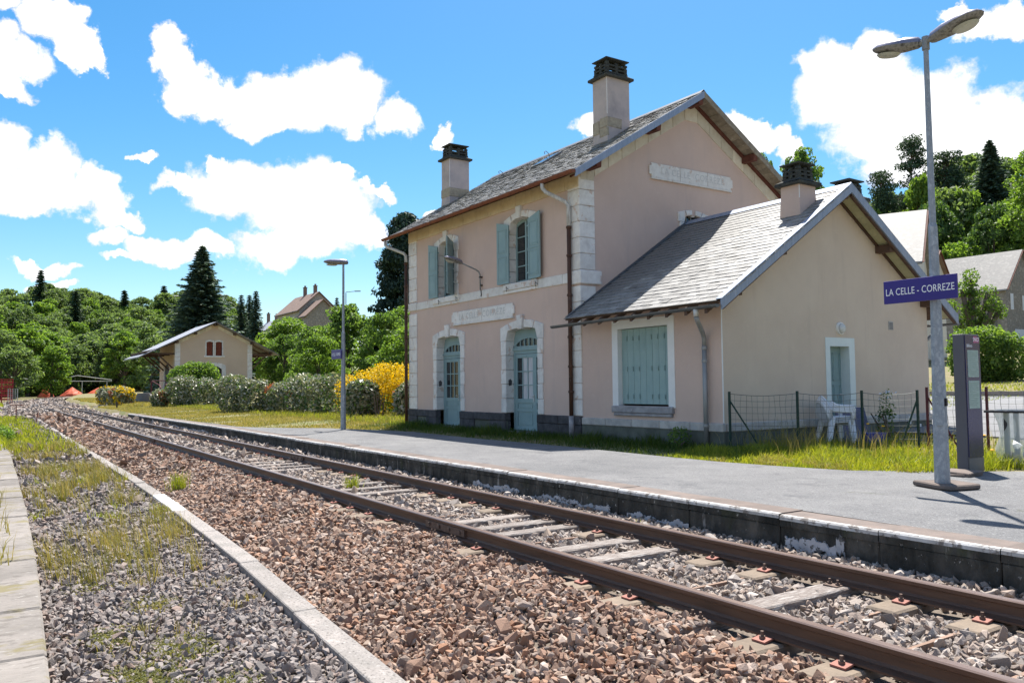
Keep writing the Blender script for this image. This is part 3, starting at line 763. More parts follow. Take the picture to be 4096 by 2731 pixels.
# whitewash patches left on the platform wall, each its own ragged shape
for (xa, xb, z0, z1) in ((-5.05, -4.5, -.12, -.02), (-4.5, -4.42, -.08, .05), (-9.2, -7.6, -.12, -.06), (-10.9, -9.6, -.12, -.05), (-7.3, -6.3, -.13, -.08), (-36.5, -28.5, -.13, -.05)):
    n = 60; pts = []; w1, w2 = rnd.uniform(0, 6), rnd.uniform(0, 6)
    rag = lambda t_, s_: .018*math.sin(t_*9+w1+s_)+.013*math.sin(t_*31+w2)+rnd.uniform(-.014, .014)
    for k in range(n+1):
        t = k/n; pts.append((xa+(xb-xa)*t, min(z0+rag(t, 0)*.8, z1-.004)))
    for k in range(n, -1, -1):
        t = k/n; pts.append((xa+(xb-xa)*t, max(z1+rag(t, 2)-.06*max(0, abs(t-.5)*2-.8), z0+.004)))
    m = MB(); y_ = lambda x_: float(ye(x_))-.012
    for k in range(n):
        a0, a1, c1, c0 = pts[k], pts[k+1], pts[2*n-k], pts[2*n+1-k]
        m.add([(a0[0], y_(a0[0]), a0[1]), (a1[0], y_(a1[0]), a1[1]), (c1[0], y_(c1[0]), c1[1]), (c0[0], y_(c0[0]), c0[1]),
               (a0[0], y_(a0[0])+.03, a0[1]), (a1[0], y_(a1[0])+.03, a1[1]), (c1[0], y_(c1[0])+.03, c1[1]), (c0[0], y_(c0[0])+.03, c0[1])],
              [(0, 1, 2, 3), (0, 4, 5, 1), (3, 2, 6, 7)])
    m.build('whitewash_patch', MAT['whitewash'], plat)

# road behind the station, climbing away to the right
b = MB()
rp_ = [(-13, 16.5), (-9, 16.2), (-5, 16.0), (0, 15.8), (6, 15.6)]
def road_sheet(poly, name, mat, dz):
    bm = bmesh.new()
    vs = [bm.verts.new((px, py, 0)) for px, py in poly]
    bm.faces.new(vs)
    bmesh.ops.triangulate(bm, faces=bm.faces)
    bmesh.ops.subdivide_edges(bm, edges=bm.edges, cuts=14, use_grid_fill=True)
    for v in bm.verts: v.co.z = float(g(v.co.x, v.co.y))+dz
    bmesh.ops.recalc_face_normals(bm, faces=bm.faces)
    me = bpy.data.meshes.new(name); bm.to_mesh(me); bm.free(); me.materials.append(mat)
    me.polygons.foreach_set('use_smooth', [True]*len(me.polygons))
    return kind(place(name, me, (0, 0, 0)), 'structure')
road_sheet([(-12, 17.5), (4, 16.6), (8, 34), (-4, 34), (-11, 27.5), (-15.5, 27.5)], 'road', MAT['road'], .035)
road_sheet([(-4, 33.9), (8, 33.9), (4, 60), (-26, 78), (-33, 76), (-10, 52)], 'upper_road', MAT['road'], .05)
rk = MB()
kp = [(-15.5, 27.4), (-11.1, 27.4), (-8.5, 30.2), (-4.1, 34.2), (-6.5, 42), (-10, 52)]
for i in range(len(kp)-1):
    (xa, ya), (xb, yb) = kp[i], kp[i+1]
    for k in range(6):
        p0 = (xa+(xb-xa)*k/6, ya+(yb-ya)*k/6); p1 = (xa+(xb-xa)*(k+1)/6, ya+(yb-ya)*(k+1)/6)
        rk.bar((*p0, float(g(*p0))+.1), (*p1, float(g(*p1))+.1), .15, .16)
kind(rk.build('road_kerb', MAT['concrete']), 'structure')

# ------------------------------------------------------------------ station building
ST = thing('station_building', 'two-storey pink station with teal shutters, white quoins and a low slate-roofed annex', 'station', (-17, 15.5, .1))
FY = 11.9                        # front wall plane
GX = -15.04                      # main gable plane
AX = -10.72                      # annex gable plane
X0 = -24.08                      # left end
BY, AY = 19.5, 19.03             # back walls
RY = 15.7                        # main ridge
def panel(b, plane, c, u0, u1, zb, zt, ops=(), breaks=(), flip=False):
    """wall sheet with openings (ua, ub, z0, zs, rise); zt is a function of u"""
    us = {u0, u1, *breaks}
    for (a, e, z0, zs, r) in ops:
        us |= {a+(e-a)*k/(10 if r else 1) for k in range(11 if r else 2)}
    us = sorted(u for u in us if u0-1e-6 <= u <= u1+1e-6)
    P = (lambda u, z: (u, c, z)) if plane == 'y' else (lambda u, z: (c, u, z))
    for a, e in zip(us[:-1], us[1:]):
        if e-a < 1e-5: continue
        m = (a+e)/2
        la, le = zb, zb
        for op in sorted((o for o in ops if o[0] < m < o[1]), key=lambda o: o[2]):
            h = lambda u: op[3]+op[4]*(1-((u-(op[0]+op[1])/2)/((op[1]-op[0])/2))**2)
            if op[2] > max(la, le)+.001: b.add([P(a, la), P(e, le), P(e, op[2]), P(a, op[2])], [(0, 1, 2, 3)])
            la, le = h(a), h(e)
        b.add([P(a, la), P(e, le), P(e, zt(e)), P(a, zt(a))], [(0, 1, 2, 3)])
def mz(y): return 6.34+.617*(min(y, 2*RY-y)-11.41)      # top of the main roof deck
def azr(y): return 2.97+.654*(min(y, 2*15.5-y)-11.47)   # top of the annex roof deck
D1, D2 = (-22.2, -20.74), (-18.27, -16.81)
W1, W2 = (-22.06, -21.07), (-18.05, -17.06)
E_ = .06
b = MB()
panel(b, 'y', FY, X0, GX, .0, lambda u: 6.45, [(D1[0]-E_, D1[1]+E_, .1, 2.86, .09), (D2[0]-E_, D2[1]+E_, .1, 2.86, .09), (W1[0]-E_, W1[1]+E_, 4.12, 5.74, .12), (W2[0]-E_, W2[1]+E_, 4.12, 5.74, .12)])
panel(b, 'x', GX, FY, BY, .0, lambda u: mz(u)-.1, [(15.32, 16.1, 5.35, 5.72, .1)], (RY,))
panel(b, 'x', X0, FY, BY, .0, lambda u: mz(u)-.1, (), (RY,))
panel(b, 'y', BY, X0, GX, .0, lambda u: 6.45)
MW = b.build('main_wall', MAT['stucco'], ST)
b = MB()
AW = (-13.735, -12.175, .95, 2.635)
panel(b, 'y', FY+.005, GX, AX, .0, lambda u: 3.1, [(AW[0], AW[1], AW[2], AW[3], 0)])
AN1 = b.build('annex_front_wall', MAT['stucco'], ST)
b = MB()
panel(b, 'x', AX, FY+.005, AY, .0, lambda u: azr(u)-.1, [(15.225, 15.9, .2, 2.19, 0)], (15.5,))
panel(b, 'y', AY, GX, AX, .0, lambda u: 3.1)
AN2 = b.build('annex_wall', MAT['stucco_annex'], ST)
b = MB(); b.box(AX-.012, AX+.006, FY-.004, FY+.012, .66, 3.0)
b.build('corner_bead', MAT['white_paint'], AN2)

def stone(name, parent, mat, x0, x1, y0, y1, z0, z1, bev=.012):
    b = MB(); b.box(x0, x1, y0, y1, z0, z1)
    return b.build(name, mat, parent, bev, jit=.003)
def stone_poly(name, parent, mat, poly, axis, a0, a1, bev=.008):
    b = MB(); b.prism(poly, axis, a0, a1)
    return b.build(name, mat, parent, bev)
WS = MAT['white_stone']
# quoins: right corner (both faces), left corner
z = .68; i = 0
while z < 6.2:
    h = .385
    if not (3.78 < z+h/2 < 4.18):
        stone('quoin_stone', MW, WS, GX-.43, GX+.028, FY-.028, FY+.45, z+.004, min(z+h-.006, 6.36))
        stone('quoin_stone', MW, WS, X0-.028, X0+.54, FY-.028, FY+.45, z+.004, min(z+h-.006, 6.36))
    z += h
stone('quoin_stone', MW, WS, GX-.44, GX+.07, FY-.06, FY+.62, 3.80, 4.13, .02)
stone('quoin_stone', MW, WS, X0-.05, X0+.56, FY-.05, FY+.5, 3.86, 4.12, .02)
# string course
x = X0+.57
while x < GX-.5:
    ln = min(rnd.uniform(.85, 1.2), GX-.45-x)
    stone('band_stone', MW, WS, x+.004, x+ln-.004, FY-.03, FY+.05, 3.86, 4.10)
    x += ln
for (a, e) in (W1, W2):
    stone('sill_stone', MW, WS, a-.3, e+.32, FY-.075, FY+.1, 3.945, 4.115, .014)
    stone('sill_moulding', MW, WS, a-.22, e+.24, FY-.05, FY+.08, 3.86, 3.94, .01)
# frieze under the eaves
x = X0-.02
while x < GX:
    ln = min(rnd.uniform(.68, .8), GX+.02-x)
    stone('frieze_stone', MW, MAT['tan_stone'], x+.003, x+ln-.003, FY-.045, FY+.05, 6.12, 6.47)
    x += ln
# rake stones on the gable
def rake(side):
    ys_ = np.linspace(FY+.02, RY-.24, 9)
    for k in range(8):
        a, e = ys_[k]+.004, ys_[k+1]-.004
        lo = lambda y: mz(y)-.14-.36
        hi = lambda y: mz(y)-.13
        if k == 0: poly = [(a, 6.30), (a+.42, 6.30), (e, max(lo(e), 6.4)), (e, hi(e)), (a, hi(a))]
        else: poly = [(a, lo(a)), (e, lo(e)), (e, hi(e)), (a, hi(a))]
        if side < 0: poly = [(2*RY-p, q_) for p, q_ in poly][::-1]
        stone_poly('rake_stone', MW, MAT['rake_stone'], poly, 'x', GX-.02, GX+.03)
rake(1); rake(-1)
stone_poly('apex_stone', MW, MAT['rake_stone'], [(RY-.235, mz(RY-.235)-.50), (RY+.235, mz(RY-.235)-.50), (RY+.235, mz(RY-.235)-.13), (RY, mz(RY)-.13), (RY-.235, mz(RY-.235)-.13)], 'x', GX-.02, GX+.03)
# arched surrounds
def surround(parent, ua, ub, z0, zi, zs, rs, zo, ro, w, key, nb, plane='y', c=FY, d0=-.03, d1=.26, nv=2):
    m, h = (ua+ub)/2, (ub-ua)/2
    fin = lambda u: zs+rs*(1-((u-m)/h)**2) if abs(u-m) < h else zs
    fout = lambda u: zo+ro*(1-((u-m)/(h+w))**2)
    def pr(name, poly, a=d0, e=d1, bev=.012): stone_poly(name, parent, WS, poly, plane, c+a, c+e, bev)
    for s in (-1, 1):
        e0 = m+s*h
        if zi > z0:
            hh = (zi-z0)/nb
            for k in range(nb):
                ww = w-(.03 if k % 2 else .0)
                pr('jamb_stone', [(e0, z0+k*hh+.004), (e0+s*ww, z0+k*hh+.004), (e0+s*ww, z0+(k+1)*hh-.004), (e0, z0+(k+1)*hh-.004)])
        # springer
        u1 = m+s*h*.72
        pr('voussoir', [(e0, zi), (e0+s*(w+.02), zi), (e0+s*(w+.02), fout(e0+s*w)), (m+s*(h*.80+.06), fout(m+s*(h*.80+.06))), (u1+s*.01, fin(u1)), (m+s*h*.88, fin(m+s*h*.88))])
        us = np.linspace(.72, .16, nv)
        for k in range(nv-1):
            p, q_ = us[k], us[k+1]
            U = lambda t, o: m+s*(h*t+o)
            pr('voussoir', [(U(p, 0), fin(U(p, 0))), (U(p, .055), fout(U(p, .055))), (U((p+q_)/2, .03), fout(U((p+q_)/2, .03))), (U(q_, .01), fout(U(q_, .01))), (U(q_, 0), fin(U(q_, 0))), (U((p+q_)/2, 0), fin(U((p+q_)/2, 0)))])
    kt, kw = key
    pr('keystone', [(m-kw*.62, fin(m)-.04), (m+kw*.62, fin(m)-.04), (m+kw, kt), (m-kw, kt)], d0-.05, d1-.02)
surround(MW, D1[0], D1[1], .68, 2.6, 2.84, .08, 2.97, .16, .24, (3.25, .145), 5)
surround(MW, D2[0], D2[1], .68, 2.6, 2.84, .08, 2.96, .17, .25, (3.25, .145), 5)
surround(MW, W1[0], W1[1], 4.115, 5.45, 5.72, .12, 5.85, .15, .24, (6.13, .13), 4)
surround(MW, W2[0], W2[1], 4.115, 5.45, 5.72, .12, 5.85, .15, .24, (6.13, .13), 4)
# attic window on the gable
surround(MW, 15.36, 16.06, 5.0, 5.62, 5.76, .07, 5.86, .1, .2, (6.06, .11), 2, 'x', GX, .04, -.16)
b = MB(); b.box(GX-.14, GX-.12, 15.3, 16.1, 4.9, 5.9); b.build('attic_pane', MAT['glass'], ST)
b = MB()
for k in range(5): b.box(GX-.115, GX-.085, 15.36+k*.175-.012, 15.36+k*.175+.012, 4.95, 5.78)
b.box(GX-.117, GX-.088, 15.36, 16.06, 5.63, 5.67)
b.build('attic_window_bars', MAT['pipe_grey'], ST)
# name panels
def name_panel(parent, plane, c, ua, ub, z0, z1, sgn, seams):
    n = .07
    outl = [(ua+n, z0), (ub-n, z0), (ub-n, z0+n), (ub, z0+n), (ub, z1-n), (ub-n, z1-n), (ub-n, z1), (ua+n, z1), (ua+n, z1-n), (ua, z1-n), (ua, z0+n), (ua+n, z0+n)]
    b = MB(); b.prism(outl, plane, c, c+sgn*.05)
    p = b.build('name_panel', WS, parent, .01)
    b = MB(); b.prism([(ua+.05, z0-.045), (ub-.05, z0-.045), (ub-.05, z0), (ua+.05, z0)], plane, c, c+sgn*.065); b.build('panel_ledge', WS, p, .008)
    for s in seams:
        b = MB(); b.prism([(s-.006, z0), (s+.008, z0), (s+.002, z1), (s-.010, z1)], plane, c+sgn*.049, c+sgn*.053); b.build('panel_joint', MAT['mortar'], p)
    return p
np1 = name_panel(ST, 'y', FY, -21.2, -17.83, 3.24, 3.60, -1, (-19.45,))
carve = M('carving', [(.50, .49, .47), (.60, .58, .56)], 9, .95)
t = text_mesh('LA CELLE  CORRÈZE', .25, carve, .0015, 1.12)
place('lettering', t, (-19.5, FY-.0515, 3.42), np1, (R(90), 0, 0))
np2 = name_panel(ST, 'x', GX, 14.15, 17.22, 6.66, 7.03, 1, (15.22, 16.24))
place('lettering', t, (GX+.0515, 15.7, 6.845), np2, (R(90), 0, R(90)), (.93, 1, 1))
# plinth of the main building
DS = MAT['dark_stone']
for (a, e) in ((X0-.05, D1[0]-.0), (D1[1], D2[0]), (D2[1], GX+.03)):
    n = max(2, round((e-a)/.75)); st_ = (e-a)/n
    for k in range(n):
        stone('plinth_stone', MW, DS, a+k*st_+.004, a+(k+1)*st_-.004, FY-.075, FY+.12, .47, .675, .015)
        if k in (0, n-1): stone('plinth_stone', MW, DS, a+k*st_+.004, a+(k+1)*st_-.004, FY-.065, FY+.12, .02, .466, .015)
    b = MB(); b.box(a, e, FY-.02, FY+.02, .0, .47); b.build('plinth_infill', MAT['plinth_base'], MW)
# annex plinth
for k in range(5):
    a, e = GX+.035+k*.862, GX+.035+(k+1)*.862
    stone('ledge_stone', AN1, MAT['plinth_ledge'], a+.003, min(e, AX+.05)-.003, FY-.06, FY+.05, .49, .655, .015)
for k in range(8):
    a, e = FY-.06+k*.9, FY-.06+(k+1)*.9
    if 15.1 < (a+e)/2 < 16.0: continue
    stone('ledge_stone', AN2, MAT['plinth_ledge'], AX-.05, AX+.06, a+.003+(.12 if k == 0 else 0), e-.003, .49, .655, .015)
b = MB(); b.box(GX+.03, AX+.035, FY-.035, FY+.05, .0, .49); b.box(AX-.05, AX+.035, FY+.051, AY, .0, .49)
b.build('plinth_base', MAT['plinth_base'], AN2)
for (yy, zz) in ((18.05, .52), (18.45, .33)):
    b = MB(); b.box(AX+.05, AX+.075, yy-.05, yy+.05, zz-.09, zz+.09)
    for k in range(5): b.box(AX+.075, AX+.082, yy-.04, yy+.04, zz-.07+k*.033, zz-.055+k*.033)
    b.build('vent_grille', MAT['white_paint'], AN2)

# ---- doors on the platform side
TE = MAT['teal']
def station_door(ua, ub, curtain):
    y = FY+.22
    m, h = (ua+ub)/2, (ub-ua)/2
    fin = lambda u: 2.84+.08*(1-((u-m)/h)**2)
    b = MB()
    # frame, tympanum over the fanlight (made of strips following the arch)
    n = 12
    for k in range(n):
        a, e = ua+(ub-ua)*k/n, ua+(ub-ua)*(k+1)/n
        sub = lambda u: 2.46+.24*max(0, 1-((u-m)/(h*.9))**2)**.6
        lo0, lo1 = (sub(a), sub(e))
        b.add([(a, y+.02, lo0), (e, y+.02, lo1), (e, y+.02, fin(e)+.02), (a, y+.02, fin(a)+.02), (a, y+.06, lo0), (e, y+.06, lo1), (e, y+.06, fin(e)+.02), (a, y+.06, fin(a)+.02)], [(0, 1, 2, 3), (0, 4, 5, 1), (4, 7, 6, 5)])
        b.add([(a, y+.0, lo0-.045), (e, y+.0, lo1-.045), (e, y+.0, lo1+.02), (a, y+.0, lo0+.02), (a, y+.05, lo0-.045), (e, y+.05, lo1-.045), (e, y+.05, lo1+.02), (a, y+.05, lo0+.02)], [(0, 1, 2, 3), (0, 4, 5, 1), (3, 2, 6, 7), (0, 3, 7, 4), (1, 5, 6, 2)])
    b.box(ua, ub, y+.0, y+.06, 2.40, 2.455)
    b.box(ua, ub, y-.03, y+.06, 2.34, 2.40)
    b.box(ua, ub, y+.005, y+.06, 2.25, 2.34)
    for k in range(7):
        u = ua+.12+(ub-ua-.24)*k/6
        b.box(u-.014, u+.014, y+.004, y+.05, 2.455, 2.46+.24*max(0, 1-((u-m)/(h*.9))**2)**.6-.01)
    b.box(ua, ua+.07, y+.0, y+.06, .2, 2.25)
    b.box(ub-.07, ub, y+.0, y+.06, .2, 2.25)
    d = b.build('door_frame', TE, ST)
    pb = MB(); pb.box(ua+.05, ub-.05, y+.035, y+.045, 2.45, 2.8); pb.build('fanlight_pane', MAT['glass'], d)
    split = ua+.98
    for (p, q_, nc) in ((ua+.07, split, 3), (split, ub-.07, 1)):
        b = MB()
        yy = y+.012
        st = .095 if nc == 3 else .07
        b.box(p, p+st, yy, yy+.045, .22, 2.24); b.box(q_-st, q_, yy, yy+.045, .22, 2.24)
        for (za, zb_) in ((.22, .33), (.72, .79), (.95, 1.06), (2.14, 2.24)): b.box(p+st, q_-st, yy, yy+.045, za, zb_)
        # two recessed lower panels with raised fields
        b.box(p+st, q_-st, yy+.02, yy+.04, .33, .72); b.box(p+st, q_-st, yy+.02, yy+.04, .79, .95)
        b.box(p+st+.04, q_-st-.04, yy+.006, yy+.02, .38, .67); b.box(p+st+.04, q_-st-.04, yy+.006, yy+.02, .82, .92)
        b.box(p+.03, q_-.03, yy-.02, yy, .24, .29)
        if nc == 3: b.box(p+.3, p+.56, yy-.012, yy, 2.165, 2.195)
        lf = b.build('door_leaf', TE, d)
        iw = (q_-p-2*st)
        bars = MB()
        for k in range(1, nc): bars.box(p+st+iw*k/nc-.013, p+st+iw*k/nc+.013, yy+.004, yy+.04, 1.06, 2.14)
        for k in (1, 2): bars.box(p+st, q_-st, yy+.003, yy+.038, 1.06+.36*k-.013, 1.06+.36*k+.013)
        bars.build('glazing_bars', TE, d)
        for k in range(nc):
            pb = MB(); pb.box(p+st+iw*k/nc, p+st+iw*(k+1)/nc, yy+.024, yy+.03, 1.06, 2.14)
            pb.build('pane', MAT['glass'] if not (curtain and nc == 3 and k > 0) else MAT['curtain'], d)
        if nc == 3:
            hb = MB(); hb.tube([(q_-.05, yy-.005, 1.12), (q_-.05, yy-.05, 1.12), (q_-.17, yy-.05, 1.12)], .009, 6); hb.box(q_-.07, q_-.03, yy-.01, yy, .98, 1.17)
            hb.build('handle', MAT['pipe_white'], d)
    sb = MB(); sb.box(ua-.02, ub+.02, FY-.03, FY+.3, .08, .205); sb.build('threshold', MAT['sill_stone'], d)
station_door(*D1, False)
station_door(*D2, True)
for (u, zz) in ((D1[0], 2.78), (D1[0], 1.5), (D2[0], 2.78), (D2[0], 1.5)):
    b = MB(); b.prism([(FY+.06, zz-.10), (FY+.15, zz-.08), (FY+.17, zz+.03), (FY+.11, zz+.09), (FY+.05, zz+.05)], 'x', u-.01, u+.004); b.build('iron_plate', MAT['dark_stone'], MW)

# ---- upper windows and shutters
def casement(ua, ub):
    y = FY+.19; m, h = (ua+ub)/2, (ub-ua)/2
    fin = lambda u: 5.72+.12*(1-((u-m)/h)**2)
    b = MB()
    b.box(ua, ua+.06, y, y+.05, 4.115, 5.75); b.box(ub-.06, ub, y, y+.05, 4.115, 5.75)
    b.box(m-.035, m+.035, y-.012, y+.05, 4.115, 5.8); b.box(ua, ub, y, y+.05, 4.115, 4.2)
    for k in range(10):
        a, e = ua+(ub-ua)*k/10, ua+(ub-ua)*(k+1)/10
        b.add([(a, y, fin(a)-.09), (e, y, fin(e)-.09), (e, y, fin(e)+.03), (a, y, fin(a)+.03), (a, y+.04, fin(a)-.09), (e, y+.04, fin(e)-.09)], [(0, 1, 2, 3), (0, 4, 5, 1)])
    for zz in (4.58, 4.97, 5.36): b.box(ua+.06, ub-.06, y+.003, y+.045, zz-.014, zz+.014)
    w = b.build('window_frame', TE, ST)
    for s in (0, 1):
        for k, (za, zb_) in enumerate(((4.2, 4.58), (4.58, 4.97), (4.97, 5.36), (5.36, 5.78))):
            pb = MB(); a = ua+.06 if s == 0 else m+.035; pb.box(a, a+(ub-ua)/2-.095, y+.028, y+.033, za, zb_)
            pb.build('pane', MAT['glass'], w)
    cb_ = MB()
    for k in range(9): cb_.box(ua+.08+k*.05, ua+.115+k*.05, y+.05+.012*(k % 2), y+.055+.012*(k % 2), 4.2, 5.3)
    cb_.build('curtain', MAT['curtain'], w)
casement(*W1); casement(*W2)
def shutter(hinge, ang, wdt, flip):
    """leaf hinged at (x, y); ang is its direction from the hinge in the ground plane"""
    b = MB()
    zt = lambda t: 5.70+.12*(t if flip else t)
    n = 4
    for k in range(n):
        a, e = wdt*k/n, wdt*(k+1)/n
        b.add([(a, -.017, 4.13), (e, -.017, 4.13), (e, -.017, zt(e/wdt)), (a, -.017, zt(a/wdt)), (a, .017, 4.13), (e, .017, 4.13), (e, .017, zt(e/wdt)), (a, .017, zt(a/wdt))],
              [(0, 1, 2, 3), (4, 7, 6, 5), (3, 2, 6, 7), (0, 4, 5, 1)] + ([(0, 3, 7, 4)] if k == 0 else []) + ([(1, 5, 6, 2)] if k == n-1 else []))
    for (za, zb_) in ((4.22, 4.86), (4.98, 5.60)):
        for sd in (-1, 1):
            y0, y1 = (.017, .026) if sd > 0 else (-.026, -.017)
            f_ = .06
            b.box(f_, wdt-f_, y0, y1, za, za+.02); b.box(f_, wdt-f_, y0, y1, zb_-.02, zb_)
            b.box(f_, f_+.02, y0, y1, za, zb_); b.box(wdt-f_-.02, wdt-f_, y0, y1, za, zb_)
            b.box(f_+.05, wdt-f_-.05, y0*.9, y1*.9, za+.05, zb_-.05)
    for zz in (4.3, 4.92, 5.52):
        b.box(-.02, wdt*.9, -.030, -.0265, zz-.014, zz+.014) if zz == 4.92 else b.box(-.03, .10, -.030, -.0265, zz-.02, zz+.02)
    me = b.mesh('shutter', TE)
    s = place('shutter', me, (hinge[0], hinge[1], 0), ST, (0, 0, ang))
    return s
shutter((W2[0]+.03, FY-.06), R(180+6), .5, 0)
shutter((W2[1]-.02, FY-.07), R(-4), .57, 1)
shutter((W1[0]+.03, FY-.06), R(180+7), .48, 0)
shutter((W1[1]-.02, FY-.05), R(-50), .5, 1)
for u in (W1[0]+.2, W2[0]-.0, W2[1]+.35, W1[1]+.3):
    b = MB(); b.tube([(u, FY-.06, 3.98), (u+.01, FY-.13, 4.0), (u+.005, FY-.14, 4.05), (u+.02, FY-.14, 3.9)], .008, 5); b.build('shutter_hook', MAT['black_steel'], ST)

# ---- annex window with folding shutters, sill
WP = MAT['white_paint']
b = MB()
b.box(-13.925, AW[0], FY-.012, FY+.17, .92, 2.82); b.box(AW[1], -11.985, FY-.012, FY+.17, .92, 2.82); b.box(AW[0], AW[1], FY-.012, FY+.17, AW[3], 2.82)
wf = b.build('window_surround', WP, ST)
b = MB(); b.box(-13.91, -12.02, FY-.075, FY+.17, .80, .945); b.box(-13.86, -12.06, FY-.055, FY+.02, .73, .797)
b.build('window_sill', MAT['sill_stone'], wf, .012)
x = AW[0]
for k in range(8):
    w = (AW[1]-AW[0])/8; a, e = x+k*w+.004, x+(k+1)*w-.004
    b = MB(); b.box(a, e, FY+.115, FY+.145, .985, AW[3]-.01)
    for r in range(10):
        b.box(a+.055, e-.035, FY+.108, FY+.116, 2.15+r*.043, 2.163+r*.043)
    if k not in (3, 7):
        for zz in (1.15, 1.75, 2.42): b.box(e-.03, e-.008, FY+.088, FY+.116, zz-.05, zz+.05)
    b.build('shutter_slat', MAT['teal_shutter'], wf)
# ---- annex gable: door, lamp, vent
b = MB()
b.box(AX-.22, AX+.012, 15.07, 15.225, .45, 2.37); b.box(AX-.22, AX+.012, 15.9, 16.095, .45, 2.37); b.box(AX-.22, AX+.012, 15.225, 15.9, 2.185, 2.37)
df = b.build('door_surround', M('pale_surround', [(.70, .76, .74), (.64, .70, .69)], 3, .8), ST)
b = MB()
b.box(AX-.25, AX-.21, 15.225, 15.9, .2, 2.19)
for (za, zb_) in ((.35, .8), (.9, 1.35), (1.45, 2.05)):
    for (ya, yb) in ((15.27, 15.52), (15.59, 15.85)):
        b.box(AX-.21, AX-.198, ya, yb, za, za+.02); b.box(AX-.21, AX-.198, ya, yb, zb_-.02, zb_); b.box(AX-.21, AX-.198, ya, ya+.02, za, zb_); b.box(AX-.21, AX-.198, yb-.02, yb, za, zb_)
        b.box(AX-.21, AX-.203, ya+.05, yb-.05, za+.05, zb_-.05)
b.build('side_door', MAT['teal'], df)
b = MB(); b.tube([(AX-.2, 15.83, 1.15), (AX-.15, 15.83, 1.15), (AX-.15, 15.74, 1.15)], .009, 6); b.build('handle', MAT['pipe_white'], df)
b = MB(); b.box(AX-.2, AX+.25, 15.2, 15.95, .0, .2); b.build('door_step', MAT['sill_stone'], df)
wl_ = thing('bulkhead_lamp', 'round white bulkhead lamp above the side door of the annex', 'lamp', (AX, 15.6, 2.57))
b = MB()
ring = [(AX+.0, 0), (AX+.05, 0)]
for (r0, r1, xa, xb, mm, nm) in ((.115, .115, 0, .045, WP, 'lamp_base'),):
    b.tube([(AX, 15.6, 2.57), (AX+.045, 15.6, 2.57)], [.14, .13], 20)
b.build('lamp_base', WP, wl_, smooth=False)
b = MB(); b.tube([(AX+.045, 15.6, 2.57), (AX+.08, 15.6, 2.57), (AX+.105, 15.6, 2.57), (AX+.115, 15.6, 2.57)], [.11, .1, .07, .02], 20)
b.build('lamp_glass', M('lamp_glass', [(.6, .6, .58), (.55, .55, .54)], 3, .2), wl_, smooth=True)
b = MB(); b.box(AX, AX+.012, 17.42, 17.6, 2.59, 2.79); b.build('wall_vent', MAT['plinth_ledge'], ST)
b = MB()
for k in range(6): b.box(AX+.012, AX+.018, 17.44, 17.58, 2.61+k*.028, 2.622+k*.028)
b.build('vent_slats', MAT['zinc_dark'], ST)

# ------------------------------------------------------------------ roofs
VX, VX0 = -14.56, -24.95         # main verges
def deck(name, xa, xb, ya, yb, f, th, mat):
    b = MB(); b.add([(xa, ya, f(ya)-th), (xb, ya, f(ya)-th), (xb, yb, f(yb)-th), (xa, yb, f(yb)-th), (xa, ya, f(ya)), (xb, ya, f(ya)), (xb, yb, f(yb)), (xa, yb, f(yb))],
                    [(0, 3, 2, 1), (4, 5, 6, 7), (0, 1, 5, 4), (1, 2, 6, 5), (2, 3, 7, 6), (3, 0, 4, 7)])
    return b.build(name, mat, ST)
mr = deck('main_roof', VX0, VX, 11.41, RY, mz, .05, MAT['brown_wood'])
b = MB(); ya, yb = RY, 2*RY-11.41
b.add([(VX0, ya, mz(ya)-.05), (VX, ya, mz(ya)-.05), (VX, yb, mz(yb)-.05), (VX0, yb, mz(yb)-.05), (VX0, ya, mz(ya)), (VX, ya, mz(ya)), (VX, yb, mz(yb)), (VX0, yb, mz(yb))],
      [(0, 3, 2, 1), (0, 1, 5, 4), (1, 2, 6, 5), (2, 3, 7, 6), (3, 0, 4, 7)])
b.m = 1; b.add([(VX0, ya, mz(ya)+.02), (VX+.01, ya, mz(ya)+.02), (VX+.01, yb, mz(yb)+.02), (VX0, yb, mz(yb)+.02)], [(0, 1, 2, 3)])
b.build('rear_slope', [MAT['brown_wood'], MAT['slate_far']], mr)
def slate_mass(name, parent, xa, xb, y0, y1, f, slope, expo, wr, mat, lift=.004, ragged=.012):
    b = MB(); th = math.atan(slope); c_, s_ = math.cos(th), math.sin(th)
    L = (y1-y0)/c_; n = int(L/expo)+1
    up_ = Vector((0, c_, s_)); nr = Vector((0, -s_, c_))
    for r in range(n):
        x = xa-rnd.uniform(0, .1)
        while x < xb:
            w = rnd.uniform(*wr)
            sa = r*expo+rnd.uniform(-ragged, ragged)
            sb_ = min(sa+expo*1.9, L)
            a, e = max(x+.002, xa), min(x+w-.002, xb)
            if e-a > .03 and sb_-sa > .03:
                o0 = lift+.02+rnd.uniform(0, .012); o1 = lift
                base = Vector((0, y0, f(y0)))
                q = []
                for t_ in (0, .009):
                    for (xx, ss, oo) in ((a, sa+rnd.uniform(-.004, .004), o0), (e, sa+rnd.uniform(-.004, .004), o0+rnd.uniform(-.003, .003)), (e, sb_, o1), (a, sb_, o1)):
                        v = base+up_*ss+nr*(oo+t_); q.append((xx, v.y, v.z))
                b.add(q, [(4, 5, 6, 7), (0, 1, 5, 4), (0, 4, 7, 3), (1, 2, 6, 5)])
            x += w
    o = b.build(name, mat, parent)
    return kind(o, 'stuff')
slate_mass('main_slates', mr, VX0, VX, 11.36, RY+.02, mz, .617, .145, (.17, .25), MAT['slate_old'])
